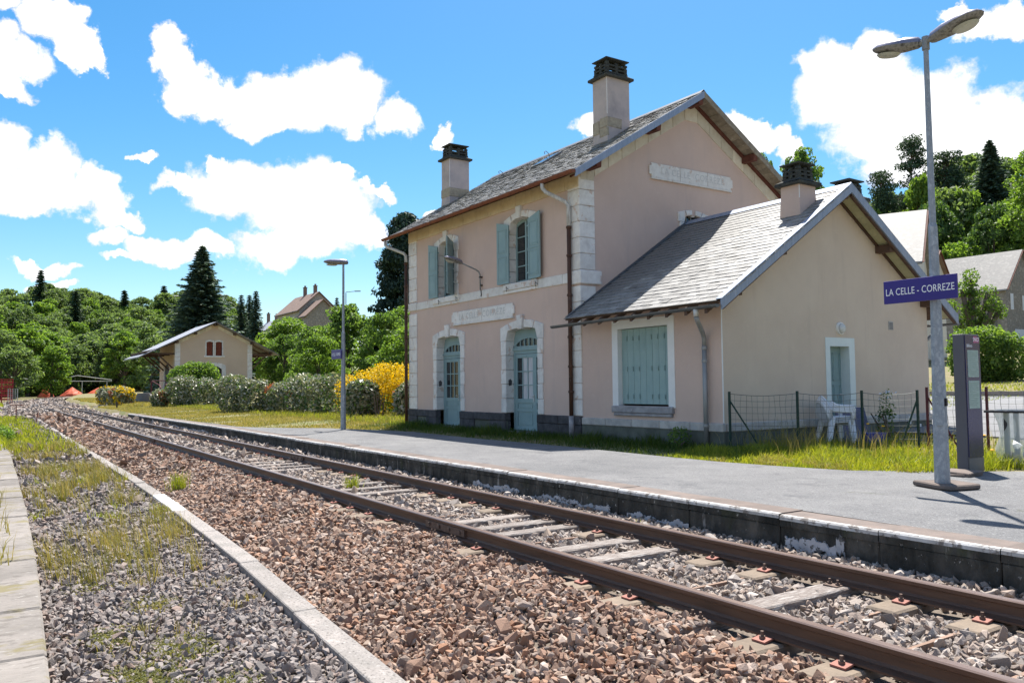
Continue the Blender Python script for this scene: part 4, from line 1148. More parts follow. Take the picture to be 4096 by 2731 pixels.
# ridge capping
b = MB()
x = VX0
while x < VX-.05:
    e = min(x+1.0, VX+.01)
    b.add([(x, RY-.13, mz(RY-.13)+.045), (e, RY-.13, mz(RY-.13)+.045), (e, RY, mz(RY)+.075), (x, RY, mz(RY)+.075), (e, RY+.13, mz(RY+.13)+.045), (x, RY+.13, mz(RY+.13)+.045)], [(0, 1, 2, 3), (3, 2, 4, 5)])
    x = e
b.build('ridge_capping', MAT['zinc_dark'], mr)
# verge boards, purlin ends, soffit boards
def vb(y, f, o): return f(y)+o
for s in (1, -1):
    m_ = (lambda y: y) if s > 0 else (lambda y: 2*RY-y)
    b = MB()
    p = [(m_(11.41), mz(11.41)-.15), (m_(RY), mz(RY)-.15), (m_(RY), mz(RY)+.03), (m_(11.41), mz(11.41)+.03)]
    b.prism(p, 'x', VX-.005, VX+.03); b.build('verge_board', MAT['zinc'] if s > 0 else MAT['board_grey'], mr)
    b = MB(); b.prism([(m_(11.6), mz(11.6)-.17), (m_(RY-.05), mz(RY-.05)-.17), (m_(RY-.05), mz(RY-.05)-.055), (m_(11.6), mz(11.6)-.055)], 'x', GX+.035, GX+.10)
    b.build('rafter', MAT['red_wood'], mr)
    for yy in (12.15, 14.1, 15.62) if s > 0 else (12.05, 13.7):
        y_ = m_(yy); zz = mz(yy)-.07
        b = MB(); b.box(GX-.1, VX-.03, y_-.075, y_+.075, zz-.2, zz-.002)
        b.add([(VX-.03, y_-.075, zz-.2), (VX-.03, y_+.075, zz-.2), (VX-.03, y_+.075, zz), (VX-.03, y_-.075, zz), (VX+.0, y_-.06, zz-.10), (VX+.0, y_+.06, zz-.10), (VX+.0, y_+.06, zz-.02), (VX+.0, y_-.06, zz-.02)], [(4, 5, 6, 7), (0, 1, 5, 4), (1, 2, 6, 5), (3, 0, 4, 7), (2, 3, 7, 6)])
        b.build('purlin_end', MAT['red_wood'], mr, .008)
    n = 24
    for k in range(n):
        a = 11.45+(RY-.06-11.45)*k/n; e = 11.45+(RY-.06-11.45)*(k+1)/n-.012
        o = rnd.uniform(0, .012)
        b = MB(); b.prism([(m_(a), mz(a)-.075-o), (m_(e), mz(e)-.075-o), (m_(e), mz(e)-.052), (m_(a), mz(a)-.052)], 'x', GX+.1, VX-.006)
        b.build('soffit_board', MAT['board_grey'], mr)
b = MB(); b.prism([(VX0-.02, 6.18), (GX-.0, 6.18), (GX, 6.24), (VX0, 6.24)], 'y', 11.44, FY-.05); 
# gutter of the main roof
def half_gutter(pa, pb, r, mat, parent, name='gutter'):
    b = MB(); n = 8
    A, B = Vector(pa), Vector(pb)
    for k in range(n):
        t0, t1 = math.pi+math.pi*k/n, math.pi+math.pi*(k+1)/n
        for (ra, sg) in ((r, 1), (r*.9, -1)):
            q = [Vector((0, ra*math.cos(t), ra*math.sin(t))) for t in (t0, t1)]
            b.add([A+q[0], B+q[0], B+q[1], A+q[1]], [(0, 1, 2, 3)])
    b.add([A+Vector((0, r*math.cos(math.pi+math.pi*k/n), r*math.sin(math.pi+math.pi*k/n))) for k in range(n+1)], [tuple(range(n+1))])
    b.add([B+Vector((0, r*math.cos(math.pi+math.pi*k/n), r*math.sin(math.pi+math.pi*k/n))) for k in range(n+1)], [tuple(range(n+1))])
    gobj = b.build(name, mat, parent)
    n = int((B-A).length/.65)
    for k in range(1, n):
        c = A+(B-A)*k/n; bb_ = MB()
        bb_.tube([c+Vector((-.02, 0, -.0)), c+Vector((.02, 0, -.0))], r*1.06, 12)
        # a bead round the lower half only
        bb_.v = [(x_, y_, min(z_, c.z+.004)) for x_, y_, z_ in bb_.v]
        bb_.build('gutter_bracket', mat, gobj)
    return gobj
half_gutter((VX0-.03, 11.35, 6.35), (VX+.02, 11.35, 6.35), .075, MAT['gutter_red'], ST)
# downpipes
def pipe(pts, rads, mat, name='downpipe', parent=None, rings=()):
    b = MB(); b.tube(pts, rads, 10); o = b.build(name, mat, parent or ST, smooth=True)
    for (p, r) in rings:
        q = MB(); q.lathe(p, [(r, -.03), (r*1.12, -.02), (r*1.12, .02), (r, .03)], 10); q.build('pipe_collar', mat, o)
    return o
px, py = GX-.29, FY-.10
pipe([(GX-.75, 11.36, 6.32), (GX-.75, 11.37, 6.17), (GX-.70, 11.42, 6.08), (GX-.33, 11.74, 5.80), (px, py, 5.70), (px, py, 5.2)], [.05]*6, MAT['pipe_white'])
pipe([(px, py, 5.2), (px, py, 2.9), (px, py, .68)], .052, MAT['pipe_rust'], rings=[((px, py, z_), .062) for z_ in (5.18, 4.5, 3.55, 2.55, 1.85, 1.25)])
pipe([(px, py, .68), (px, py, .1)], .065, MAT['sill_stone'])
pipe([(X0-.75, 11.36, 6.32), (X0-.75, 11.37, 6.15), (X0-.7, 11.4, 6.08), (X0-.12, 11.74, 5.80), (X0-.08, 11.8, 5.72), (X0-.08, 11.8, 5.5)], [.05]*6, MAT['pipe_white'])
pipe([(X0-.08, 11.8, 5.5), (X0-.08, 11.8, 3), (X0-.08, 11.8, .1)], .052, MAT['pipe_rust'], rings=[((X0-.08, 11.8, z_), .062) for z_ in (5.45, 4.7, 3.7, 3.0, 2.2, 1.4)])
# skylight and roof hooks
b = MB()
def on_main(x, y, o=.03): return Vector((x, y, mz(y)+o))
th = math.atan(.617); u_ = Vector((0, math.cos(th), math.sin(th))); n_ = Vector((0, -math.sin(th), math.cos(th)))
c = on_main(-19.9, 14.5, .05)
b.m = 0; b.obox(c, (.3, 0, 0), u_*.45, n_*.04); b.m = 1; b.obox(c+n_*.042, (.24, 0, 0), u_*.38, n_*.004)
b.build('skylight', [MAT['zinc_dark'], MAT['glass']], mr)
for (x, y) in ((-20.9, 15.35), (-23.4, 15.2)):
    b = MB(); p = on_main(x, y, .02); b.tube([p, p+n_*.12, p+n_*.2-u_*.05, p+n_*.2-u_*.12, p+n_*.13-u_*.14], .012, 6); b.build('roof_hook', MAT['zinc_dark'], mr)

# ---- annex roof
AVX = -10.28; AE = 11.44
def adeck(side):
    b = MB(); ya, yb = (AE, 15.5) if side > 0 else (15.5, 2*15.5-AE)
    b.add([(GX+.002, ya, azr(ya)-.045), (AVX, ya, azr(ya)-.045), (AVX, yb, azr(yb)-.045), (GX+.002, yb, azr(yb)-.045), (GX+.002, ya, azr(ya)), (AVX, ya, azr(ya)), (AVX, yb, azr(yb)), (GX+.002, yb, azr(yb))],
          [(0, 3, 2, 1), (4, 5, 6, 7), (0, 1, 5, 4), (1, 2, 6, 5), (2, 3, 7, 6), (3, 0, 4, 7)])
    return b
ar = adeck(1).build('annex_roof', MAT['brown_wood'], ST)
b = adeck(-1); b.m = 1
b.add([(GX, 15.5, azr(15.5)+.02), (AVX, 15.5, azr(15.5)+.02), (AVX, 19.56, azr(19.56)+.02), (GX, 19.56, azr(19.56)+.02)], [(0, 1, 2, 3)])
b.build('annex_rear_slope', [MAT['brown_wood'], MAT['slate']], ar)
sl_th = math.atan(.654); EXPO, SWD = .165, .26
sb_ = MB(); sb_.add([(-SWD/2+.002, 0, 0), (SWD/2-.002, 0, 0), (SWD/2-.002, EXPO*1.9, 0), (-SWD/2+.002, EXPO*1.9, 0), (-SWD/2+.002, 0, .015), (SWD/2-.002, 0, .015), (SWD/2-.002, EXPO*1.9, .015), (-SWD/2+.002, EXPO*1.9, .015)],
                    [(0, 3, 2, 1), (4, 5, 6, 7), (0, 1, 5, 4), (1, 2, 6, 5), (2, 3, 7, 6), (3, 0, 4, 7)])
slate_mes = [sb_.mesh('slate', MAT['slate'], jit=.003) for k in range(5)]
spots = []
nrow = int((15.5-AE)/math.cos(sl_th)/EXPO)+1
for r in range(nrow):
    k = 0; x = GX+.12+(SWD/2 if r % 2 else 0)
    while x < AVX-.06:
        s = -.05+r*EXPO
        if s*math.cos(sl_th)+AE < 15.5-.16: spots.append((x, AE+s*math.cos(sl_th), azr(AE)+s*math.sin(sl_th)+.014, r))
        x += SWD
near = sorted(spots, key=lambda p: p[0]**2+p[1]**2)
for (x, y, zz, r) in near[:300]:
    place('slate', slate_mes[rnd.randrange(5)], (x, y, zz+rnd.uniform(0, .005)), ar, (sl_th-.06+rnd.uniform(-.006, .006), rnd.uniform(-.008, .008), rnd.uniform(-.012, .012)))
b = MB()
for (x, y, zz, r) in near[300:]:
    ca, sa = math.cos(sl_th-.06), math.sin(sl_th-.06); w = SWD/2-.002; L = EXPO*1.9; j = rnd.uniform(0, .004)
    q = [(x-w, y, zz+j), (x+w, y, zz+j), (x+w, y+L*ca, zz+j+L*sa), (x-w, y+L*ca, zz+j+L*sa)]
    b.add([(p[0], p[1], p[2]) for p in q]+[(p[0], p[1]-.006, p[2]+.009) for p in q], [(4, 5, 6, 7), (0, 1, 5, 4), (1, 2, 6, 5), (3, 0, 4, 7)])
kind(b.build('annex_slates', MAT['slate'], ar), 'stuff')
b = MB()
b.add([(GX, 15.32, azr(15.32)+.045), (AVX+.02, 15.32, azr(15.32)+.045), (AVX+.02, 15.5, azr(15.5)+.06), (GX, 15.5, azr(15.5)+.06), (AVX+.02, 15.68, azr(15.68)+.045), (GX, 15.68, azr(15.68)+.045)], [(0, 1, 2, 3), (3, 2, 4, 5)])
b.build('ridge_capping', MAT['zinc'], ar)
b = MB(); b.prism([(AE, azr(AE)+.015), (15.4, azr(15.4)+.015), (15.4, azr(15.4)+.10), (AE, azr(AE)+.05)], 'x', GX+.0, GX+.06); b.build('wall_flashing', MAT['zinc_dark'], ar)
# zinc verge, soffit, purlins
for s in (1, -1):
    m_ = (lambda y: y) if s > 0 else (lambda y: 31.0-y)
    ys_ = np.linspace(AE-.03, 15.5, 5 if s > 0 else 4)
    for k in range(len(ys_)-1):
        a, e = ys_[k], ys_[k+1]; o = .002*k
        b = MB(); b.prism([(m_(a), azr(a)-.16), (m_(e), azr(e)-.16), (m_(e), azr(e)+.05), (m_(a), azr(a)+.05)], 'x', AVX-.01-o, AVX+.022+o)
        b.prism([(m_(a), azr(a)+.038), (m_(e), azr(e)+.038), (m_(e), azr(e)+.052), (m_(a), azr(a)+.052)], 'x', AVX-.12, AVX+.024+o)
        b.build('verge_flashing', MAT['zinc'], ar)
    b = MB(); b.prism([(m_(AE+.05), azr(AE+.05)-.20), (m_(15.45), azr(15.45)-.20), (m_(15.45), azr(15.45)-.05), (m_(AE+.05), azr(AE+.05)-.05)], 'x', AVX-.07, AVX-.012)
    b.build('barge_rafter', MAT['brown_wood'], ar)
    b = MB(); b.prism([(m_(AE+.3), azr(AE+.3)-.13), (m_(15.45), azr(15.45)-.13), (m_(15.45), azr(15.45)-.06), (m_(AE+.3), azr(AE+.3)-.06)], 'x', AX+.003, AX+.05)
    b.build('wall_rafter', MAT['brown_wood'], ar)
    n = 22
    for k in range(n):
        a = AE+.05+(15.45-AE-.05)*k/n; e = AE+.05+(15.45-AE-.05)*(k+1)/n-.005
        b = MB(); b.prism([(m_(a), azr(a)-.07), (m_(e), azr(e)-.07), (m_(e), azr(e)-.047), (m_(a), azr(a)-.047)], 'x', AX+.05, AVX-.07)
        b.build('soffit_board', MAT['board_pale'], ar)
    for yy in (12.0, 13.35, 15.44) if s > 0 else (12.15, 13.9):
        y_ = m_(yy); zz = azr(yy)-.07
        b = MB(); b.box(AX-.1, AVX-.075, y_-.09, y_+.09, zz-.17, zz-.005); b.build('purlin_end', MAT['brown_wood'], ar, .01)
for k in range(9):
    x = GX+.3+k*.52
    b = MB(); b.add([(x-.035, 11.33, azr(11.33)-.16), (x+.035, 11.33, azr(11.33)-.16), (x+.035, 11.95, azr(11.95)-.17), (x-.035, 11.95, azr(11.95)-.17), (x-.035, 11.33, azr(11.33)-.05), (x+.035, 11.33, azr(11.33)-.05), (x+.035, 11.95, azr(11.95)-.05), (x-.035, 11.95, azr(11.95)-.05)],
                    [(0, 3, 2, 1), (4, 5, 6, 7), (0, 1, 5, 4), (1, 2, 6, 5), (2, 3, 7, 6), (3, 0, 4, 7)])
    b.build('rafter_foot', MAT['brown_wood'], ar)
half_gutter((GX-.38, 11.33, 2.80), (AVX-.01, 11.33, 2.87), .062, MAT['zinc_dark'], ST)
px = AX-.37
pipe([(AX-.12, 11.34, 2.82), (AX-.12, 11.34, 2.68)], [.055, .045], MAT['pipe_white'])
pipe([(AX-.12, 11.34, 2.68), (AX-.14, 11.4, 2.6), (px+.03, 11.75, 2.38), (px, FY-.09, 2.3), (px, FY-.09, 2.15)], .045, MAT['pipe_grey'])
pipe([(px, FY-.09, 2.15), (px, FY-.09, .12)], .047, MAT['pipe_grey'], rings=[((px, FY-.09, z_), .05) for z_ in (2.1, 1.85, .6)])
# rear gutter end of the annex, seen beyond the lamp post
half_gutter((GX, 19.66, 2.80), (AVX-.01, 19.66, 2.80), .062, MAT['zinc_dark'], ST)
pipe([(AX-.12, 19.66, 2.74), (AX-.12, 19.64, 2.62), (AX-.16, 19.3, 2.42), (AX-.2, 19.12, 2.3), (AX-.2, 19.12, .1)], .045, MAT['pipe_grey'])

# ---- chimneys
def chimney(xa, xb, ya, yb, zb, zt, body, pot_h, patch=None, pad=.1):
    b = MB(); fl = .035
    b.add([(xa-fl, ya-fl, zb), (xb+fl, ya-fl, zb), (xb+fl, yb+fl, zb), (xa-fl, yb+fl, zb), (xa, ya, zb+.75), (xb, ya, zb+.75), (xb, yb, zb+.75), (xa, yb, zb+.75), (xa, ya, zt), (xb, ya, zt), (xb, yb, zt), (xa, yb, zt)],
          [(0, 1, 5, 4), (1, 2, 6, 5), (2, 3, 7, 6), (3, 0, 4, 7), (4, 5, 9, 8), (5, 6, 10, 9), (6, 7, 11, 10), (7, 4, 8, 11), (8, 9, 10, 11), (0, 3, 2, 1)])
    o = b.build('chimney', body, ST)
    b = MB(); b.box(xb-.006, xb+.006, ya-.006, ya+.006, zt-1.0 if zt-zb > 1.2 else zb+.35, zt-.02); b.build('corner_bead', MAT['white_paint'], o)
    b = MB(); b.box(xa-pad, xb+pad, ya-pad, yb+pad, zt, zt+.07)
    cx, cy = (xa+xb)/2, (ya+yb)/2
    b.add([(xa-pad, ya-pad, zt+.07), (xb+pad, ya-pad, zt+.07), (xb+pad, yb+pad, zt+.07), (xa-pad, yb+pad, zt+.07), (xa+.05, ya+.05, zt+.15), (xb-.05, ya+.05, zt+.15), (xb-.05, yb-.05, zt+.15), (xa+.05, yb-.05, zt+.15)],
          [(0, 1, 5, 4), (1, 2, 6, 5), (2, 3, 7, 6), (3, 0, 4, 7), (4, 5, 6, 7)])
    b.build('chimney_cap', MAT['pot'], o, .012, jit=.006)
    # stacked pot: slotted rings, corner posts and a roof slab
    b = MB(); w, d = (xb-xa)/2-.02, (yb-ya)/2-.02; z0 = zt+.13; hh = pot_h
    for k in range(3):
        zz = z0+hh*.24*k; t_ = hh*.11
        i_ = .012*k
        for (x0, x1, y0, y1) in ((cx-w+i_, cx+w-i_, cy-d+i_, cy-d+.09), (cx-w+i_, cx+w-i_, cy+d-.09, cy+d-i_), (cx-w+i_, cx-w+.09, cy-d+.09, cy+d-.09), (cx+w-.09, cx+w-i_, cy-d+.09, cy+d-.09)):
            b.box(x0, x1, y0, y1, zz, zz+t_)
        for sx in (-1, 0, 1):
            for sy in (-1, 0, 1):
                if sx == 0 and sy == 0: continue
                px_, py_ = cx+sx*(w-.055), cy+sy*(d-.055)
                b.box(px_-.045, px_+.045, py_-.045, py_+.045, zz+t_, zz+hh*.24)
    zz = z0+hh*.72
    for sx in (-1, 1):
        for sy in (-1, 1):
            b.add([(cx+sx*(w-.02), cy+sy*(d-.02), zz-.01), (cx+sx*(w-.10), cy+sy*(d-.02), zz-.01), (cx+sx*(w-.10), cy+sy*(d-.10), zz-.01), (cx+sx*(w-.02), cy+sy*(d-.10), zz-.01),
                   (cx+sx*(w-.07), cy+sy*(d-.07), z0+hh*.9), (cx+sx*(w-.16), cy+sy*(d-.07), z0+hh*.9), (cx+sx*(w-.16), cy+sy*(d-.16), z0+hh*.9), (cx+sx*(w-.07), cy+sy*(d-.16), z0+hh*.9)],
                  [(0, 1, 5, 4), (1, 2, 6, 5), (2, 3, 7, 6), (3, 0, 4, 7)])
    b.box(cx-w-.03, cx+w+.03, cy-d-.03, cy+d+.03, z0+hh*.9, z0+hh*.97)
    b.add([(cx-w-.03, cy-d-.03, z0+hh*.97), (cx+w+.03, cy-d-.03, z0+hh*.97), (cx+w+.03, cy+d+.03, z0+hh*.97), (cx-w-.03, cy+d+.03, z0+hh*.97), (cx, cy-d*.5, z0+hh*1.08), (cx, cy+d*.5, z0+hh*1.08)], [(0, 1, 4), (1, 2, 5, 4), (2, 3, 5), (3, 0, 4, 5)])
    b.build('chimney_pot', MAT['pot'], o, jit=.006)
    if patch:
        for (pa, pb_, qa, qb, za, zb2) in patch:
            b = MB(); b.box(pa, pb_, qa, qb, za, zb2); b.build('masonry_patch', MAT['old_masonry'], o, .012, jit=.01)
    return o
chimney(-16.68, -16.1, 13.72, 14.5, 7.3, 9.52, MAT['stucco_chimney'], .42,
        [(-16.4, -16.085, 13.70, 14.22, 8.18, 8.45), (-16.42, -16.085, 13.70, 13.78, 7.95, 8.18), (-16.69, -16.42, 13.70, 13.78, 8.05, 8.40)])
chimney(-25.0, -24.42, 13.62, 14.40, 7.3, 9.32, MAT['stucco_chimney'], .42, [(-25.01, -24.405, 13.60, 14.38, 8.0, 8.30)])
chimney(-11.28, -10.81, 14.48, 15.03, 4.7, 5.62, MAT['stucco'], .36)
chimney(-11.25, -10.78, 16.2, 16.75, 4.6, 5.48, MAT['stucco'], .36)

# ------------------------------------------------------------------ platform lamps
def lamp_head(parent, base, dirv, tilt, L=.64, s=1.0, org_off=0):
    """cobra-head lantern: shell, underside tray and lens bowl, lofted along dirv"""
    d = Vector(dirv).normalized(); side = d.cross(Vector((0, 0, 1))).normalized(); upz = Vector((0, 0, 1))
    d = (d*math.cos(tilt)+upz*math.sin(tilt)).normalized(); upz = side.cross(d).normalized()
    base = Vector(base)
    P = lambda t, a, h: base+d*(t*L)+side*a*s+upz*h*s
    st = [(0, .055, .035, -.05), (.06, .075, .075, -.065), (.30, .115, .095, -.075), (.36, .13, .085, -.075), (.6, .15, .085, -.07), (.82, .135, .065, -.055), (.95, .085, .035, -.03), (1.0, .03, .0, -.01)]
    n = 8
    b = MB(); rings = []
    for (t, w, ht, hb) in st:
        rings.append([P(t, w*math.cos(math.pi*k/n), ht*math.sin(math.pi*k/n)) for k in range(n+1)])
    vs = [q for r in rings for q in r]; m = n+1
    b.add(vs, [(i*m+k, i*m+k+1, (i+1)*m+k+1, (i+1)*m+k) for i in range(len(st)-1) for k in range(n)] + [tuple(range(m))])
    sh = b.build('lamp_shell', MAT['lamp_shell'], parent, smooth=True)
    b = MB(); rings = []
    for (t, w, ht, hb) in st:
        rings.append([P(t, w*math.cos(math.pi*k/n), hb*math.sin(math.pi*k/n)) for k in range(n+1)])
    b.add([q for r in rings for q in r], [(i*m+k, (i+1)*m+k, (i+1)*m+k+1, i*m+k+1) for i in range(len(st)-1) for k in range(n)])
    b.build('lamp_tray', MAT['lamp_under'], parent, smooth=True)
    b = MB()
    ring = [(.42+.48*(.5-.5*math.cos(2*math.pi*k/20)), .115*math.sin(2*math.pi*k/20)) for k in range(20)]
    lo = [P(t, a, -.072) for t, a in ring]; mid = [P(.66+(t-.66)*.8, a*.75, -.10) for t, a in ring]
    b.add(lo+mid, [(k, (k+1) % 20, 20+(k+1) % 20, 20+k) for k in range(20)] + [tuple(range(20, 40))])
    b.build('lamp_lens', MAT['lamp_lens'], parent, smooth=False)
def oct_pole(parent, x, y, z0, secs, mat):
    b = MB(); n = 8
    pts = []
    for (z_, r_) in secs: pts.append((x, y, z_))
    b.tube(pts, [r for _, r in secs], 8)
    return b.build('pole', mat, parent)
def sign_board(name, label, xa, xb, y, z0, z1, parent_label_group, txt):
    t = thing(name, label, 'sign', ((xa+xb)/2, y, z0), parent_label_group)
    b = MB(); b.box(xa, xb, y-.012, y+.012, z0, z1); p = b.build('board', MAT['sign_blue'], t, .003)
    me = text_mesh(txt, .118, MAT['sign_white'], .001, 1.03)
    w = max(v.co.x for v in me.vertices)-min(v.co.x for v in me.vertices)
    place('lettering', me, ((xa+xb)/2+.0, y-.0135, (z0+z1)/2-.005), t, (R(90), 0, 0), ((xb-xa)*.93/w, 1.02, 1))
    b = MB()
    for zz in (z0+.06, z1-.06): b.bar((xa+.35, y+.035, zz), (xb-.35, y+.035, zz), .04, .03)
    b.build('clamp', MAT['galvanised'], t)
    return t
LX, LY = -5.22, 9.47
l1 = thing('platform_lamp', 'galvanised lamp post with two opposite heads on a concrete pad by the ticket totem', 'lamp post', (LX, LY, .17))
pole = oct_pole(l1, LX, LY, .2, [(.22, .088), (1.15, .080), (1.95, .066), (2.75, .058), (3.25, .052), (3.3, .040), (5.5, .030)], MAT['galvanised'])
b = MB(); b.tube([(LX, LY, 5.40), (LX, LY, 5.56)], .045, 8); b.tube([(LX-.09, LY, 5.50), (LX+.09, LY, 5.51)], .036, 8); b.build('bracket', MAT['pipe_grey'], l1)
lamp_head(l1, (LX+.06, LY, 5.51), (1, 0, 0), R(10), .62)
lamp_head(l1, (LX-.06, LY, 5.51), (-1, 0, 0), R(10), .62)
b = MB(); b.box(LX-.003, LX+.10, LY-.088, LY-.08, .9, 1.25); b.build('hatch', MAT['galvanised'], pole)
b = MB(); b.tube([(LX+.02, LY-.08, 1.16), (LX+.11, LY-.05, 1.16)], .012, 6); b.box(LX+.085, LX+.115, LY-.06, LY-.03, 1.13, 1.22); b.build('cable_eye', MAT['black_steel'], pole)
pad = MB(); pad.prism([(LX-.36, LY-.02), (LX-.10, LY+.40), (LX+.33, LY+.22), (LX+.22, LY-.22), (LX+.05, LY-.20)], 'z', .175, .235)
tag(pad.build('concrete_pad', MAT['coping'], None, .015, origin=(LX, LY, .17)), 'cracked concrete pad under the double-headed lamp post', 'pad')
sign_board('station_sign', 'blue LA CELLE - CORREZE name board on the double-headed lamp post', LX-.575, LX+.325, LY-.115, 2.37, 2.65, 'station name boards on lamp posts', 'LA CELLE - CORREZE')
L2X, L2Y = -22.6, 9.0
l2 = thing('platform_lamp', 'grey lamp post with a single head at the far end of the asphalt', 'lamp post', (L2X, L2Y, .17))
oct_pole(l2, L2X, L2Y, .17, [(.17, .085), (1.3, .078), (1.31, .072), (2.4, .062), (3.0, .055), (3.05, .042), (5.1, .033)], MAT['galvanised'])
lamp_head(l2, (L2X+.06, L2Y+.12, 5.09), (-.55, -.83, 0), R(2), .72, 1.05)
sign_board('station_sign', 'small blue LA CELLE - CORREZE name board on the single-headed lamp post', L2X-.62, L2X+.12, L2Y-.115, 2.24, 2.52, 'station name boards on lamp posts', 'LA CELLE - CORREZE')

# wall lamp on the station front
wlamp = thing('wall_lamp', 'curved-arm street lamp fixed to the station front between the upper windows', 'wall lamp', (-19.5, FY, 4.2))
b = MB(); b.tube([(-19.5, FY-.06, 4.12), (-19.5, FY-.07, 4.54), (-19.5, FY-.11, 4.62), (-19.5, FY-.2, 4.67), (-19.5, FY-.72, 4.84)], .022, 8); b.build('arm', MAT['pipe_grey'], wlamp, smooth=True)
b = MB(); b.box(-19.53, -19.47, FY-.07, FY, 4.22, 4.26); b.box(-19.53, -19.47, FY-.09, FY, 4.45, 4.49); b.tube([(-19.5, FY-.05, 4.12), (-19.47, FY-.05, 3.98), (-19.5, FY-.04, 3.93), (-19.54, FY-.02, 3.95)], .012, 5); b.build('wall_bracket', MAT['black_steel'], wlamp)
lamp_head(wlamp, (-19.5, FY-.66, 4.84), (0, -1, 0), R(12), .56, .9)

# ------------------------------------------------------------------ ticket totem
TX0, TX1, TY0, TY1 = -6.0, -5.84, 11.27, 11.68
tt = thing('ticket_totem', 'tall grey ticket totem with a dark blue front and two timetable posters', 'totem', ((TX0+TX1)/2, (TY0+TY1)/2, .17))
b = MB(); b.box(TX0, TX1-.012, TY0, TY1, .17, 2.06); b.build('body', MAT['totem_grey'], tt, .006)
b = MB(); b.box(TX1-.012, TX1, TY0+.025, TY1-.005, .38, 2.045); fp = b.build('front_panel', MAT['totem_front'], tt)
b = MB(); b.box(TX1-.012, TX1-.002, TY0+.02, TY1-.005, .18, .365); b.build('base_panel', MAT['totem_base'], tt)
ink = M('print_ink', [(.20, .25, .24), (.28, .33, .31)], 5, .6)
for (za, zb_) in ((1.47, 1.84), (1.04, 1.42)):
    b = MB(); b.box(TX1, TX1+.004, TY0+.07, TY1-.06, za, zb_); p = b.build('poster', MAT['poster'], tt)
    b = MB()
    for k in range(13):
        zz = zb_-.025-k*.026
        b.box(TX1+.004, TX1+.005, TY0+.08, TY1-.07-rnd.uniform(0, .08), zz-.006, zz)
    b.build('print', ink, tt)
b = MB(); b.prism([(TY1-.17, 1.94), (TY1-.03, 1.945), (TY1-.02, 1.97), (TY1-.035, 2.01), (TY1-.09, 2.03), (TY1-.17, 2.035)], 'x', TX1, TX1+.003); b.build('logo', MAT['logo_red'], tt)
me = text_mesh('SNCF', .075, MAT['sign_white'], .001, .9)
place('lettering', me, (TX1+.0045, TY1-.105, 1.985), tt, (R(90), 0, R(90)))
me = text_mesh('Billets', .062, MAT['sign_white'], .001)
place('lettering', me, (TX1+.002, TY0+.13, 1.90), tt, (R(90), 0, R(90)))
b = MB(); b.box(-5.95, -5.55, 10.70, 11.05, .175, .235); b.box(-5.8, -5.6, 10.66, 10.70, .175, .21)
tag(b.build('concrete_block', MAT['coping'], None, .02, origin=(-5.7, 10.9, .17), jit=.01), 'broken concrete block lying in front of the ticket totem', 'block')

# ------------------------------------------------------------------ wire fence beside the annex
def fence(name, label, pts, mat, braces, zg, h=1.02):
    f_ = thing(name, label, 'fence', (*pts[0], zg))
    for i, p in enumerate(pts):
        b = MB(); b.box(p[0]-.018, p[0]+.018, p[1]-.018, p[1]+.018, zg-.05, zg+h+.04)
        for k in range(8): b.box(p[0]+.018, p[0]+.026, p[1]-.006, p[1]+.006, zg+.1+k*.115, zg+.115+k*.115)
        b.build('post', mat, f_)
    for (p, q_) in braces:
        b = MB(); b.bar((*p, zg+h-.12), (*q_, zg-.02), .03, .03); b.build('brace', mat, f_)
    b = MB()
    wr = .0032
    for (p, q_) in zip(pts[:-1], pts[1:]):
        L = math.hypot(q_[0]-p[0], q_[1]-p[1]); n = max(6, int(L/.1)); sag = .045
        def pos(t, zz, k=0):
            s = sag*4*t*(1-t)*(zz/h)**3
            w = .012*math.sin(t*17+zz*9+p[0])
            return (p[0]+(q_[0]-p[0])*t+w*.5, p[1]+(q_[1]-p[1])*t+w, zg+zz-s)
        for r in range(9):
            zz = .06+r*(h-.06)/8
            b.tube([pos(k/n, zz) for k in range(n+1)], wr*(1.6 if r == 8 else 1), 4, False)
        for k in range(1, n):
            b.tube([pos(k/n+.006*math.sin(r*2.1+k), .06+r*(h-.06)/5) for r in range(6)], wr, 4, False)
    kind(b.build('wire_mesh', MAT['wire'], f_), 'stuff')
    return f_
fp_ = [(-10.5, 11.82), (-9.62, 12.65), (-8.95, 13.62), (-8.2, 14.15)]
fence('wire_fence', 'sagging wire mesh fence on green posts in front of the annex gable', fp_, MAT['fence_green'], [((-10.5, 11.82), (-10.1, 12.2)), ((-8.2, 14.15), (-8.45, 13.95))], .2)
fence('wire_fence', 'wire mesh fence on dark red posts between the totem and the road', [(-8.05, 14.2), (-7.27, 14.7), (-6.6, 15.05), (-5.6, 15.3), (-4.4, 15.5), (-3, 15.6)], MAT['fence_red'], [((-8.05, 14.2), (-7.65, 14.45))], .25)
b = MB(); b.box(-10.0, -9.88, 19.0, 19.12, .2, 1.5)
tag(b.build('gate_post', MAT['sill_stone'], None, .02, origin=(-9.94, 19.06, .2)), 'weathered stone gate post beside the rear corner of the annex', 'post')

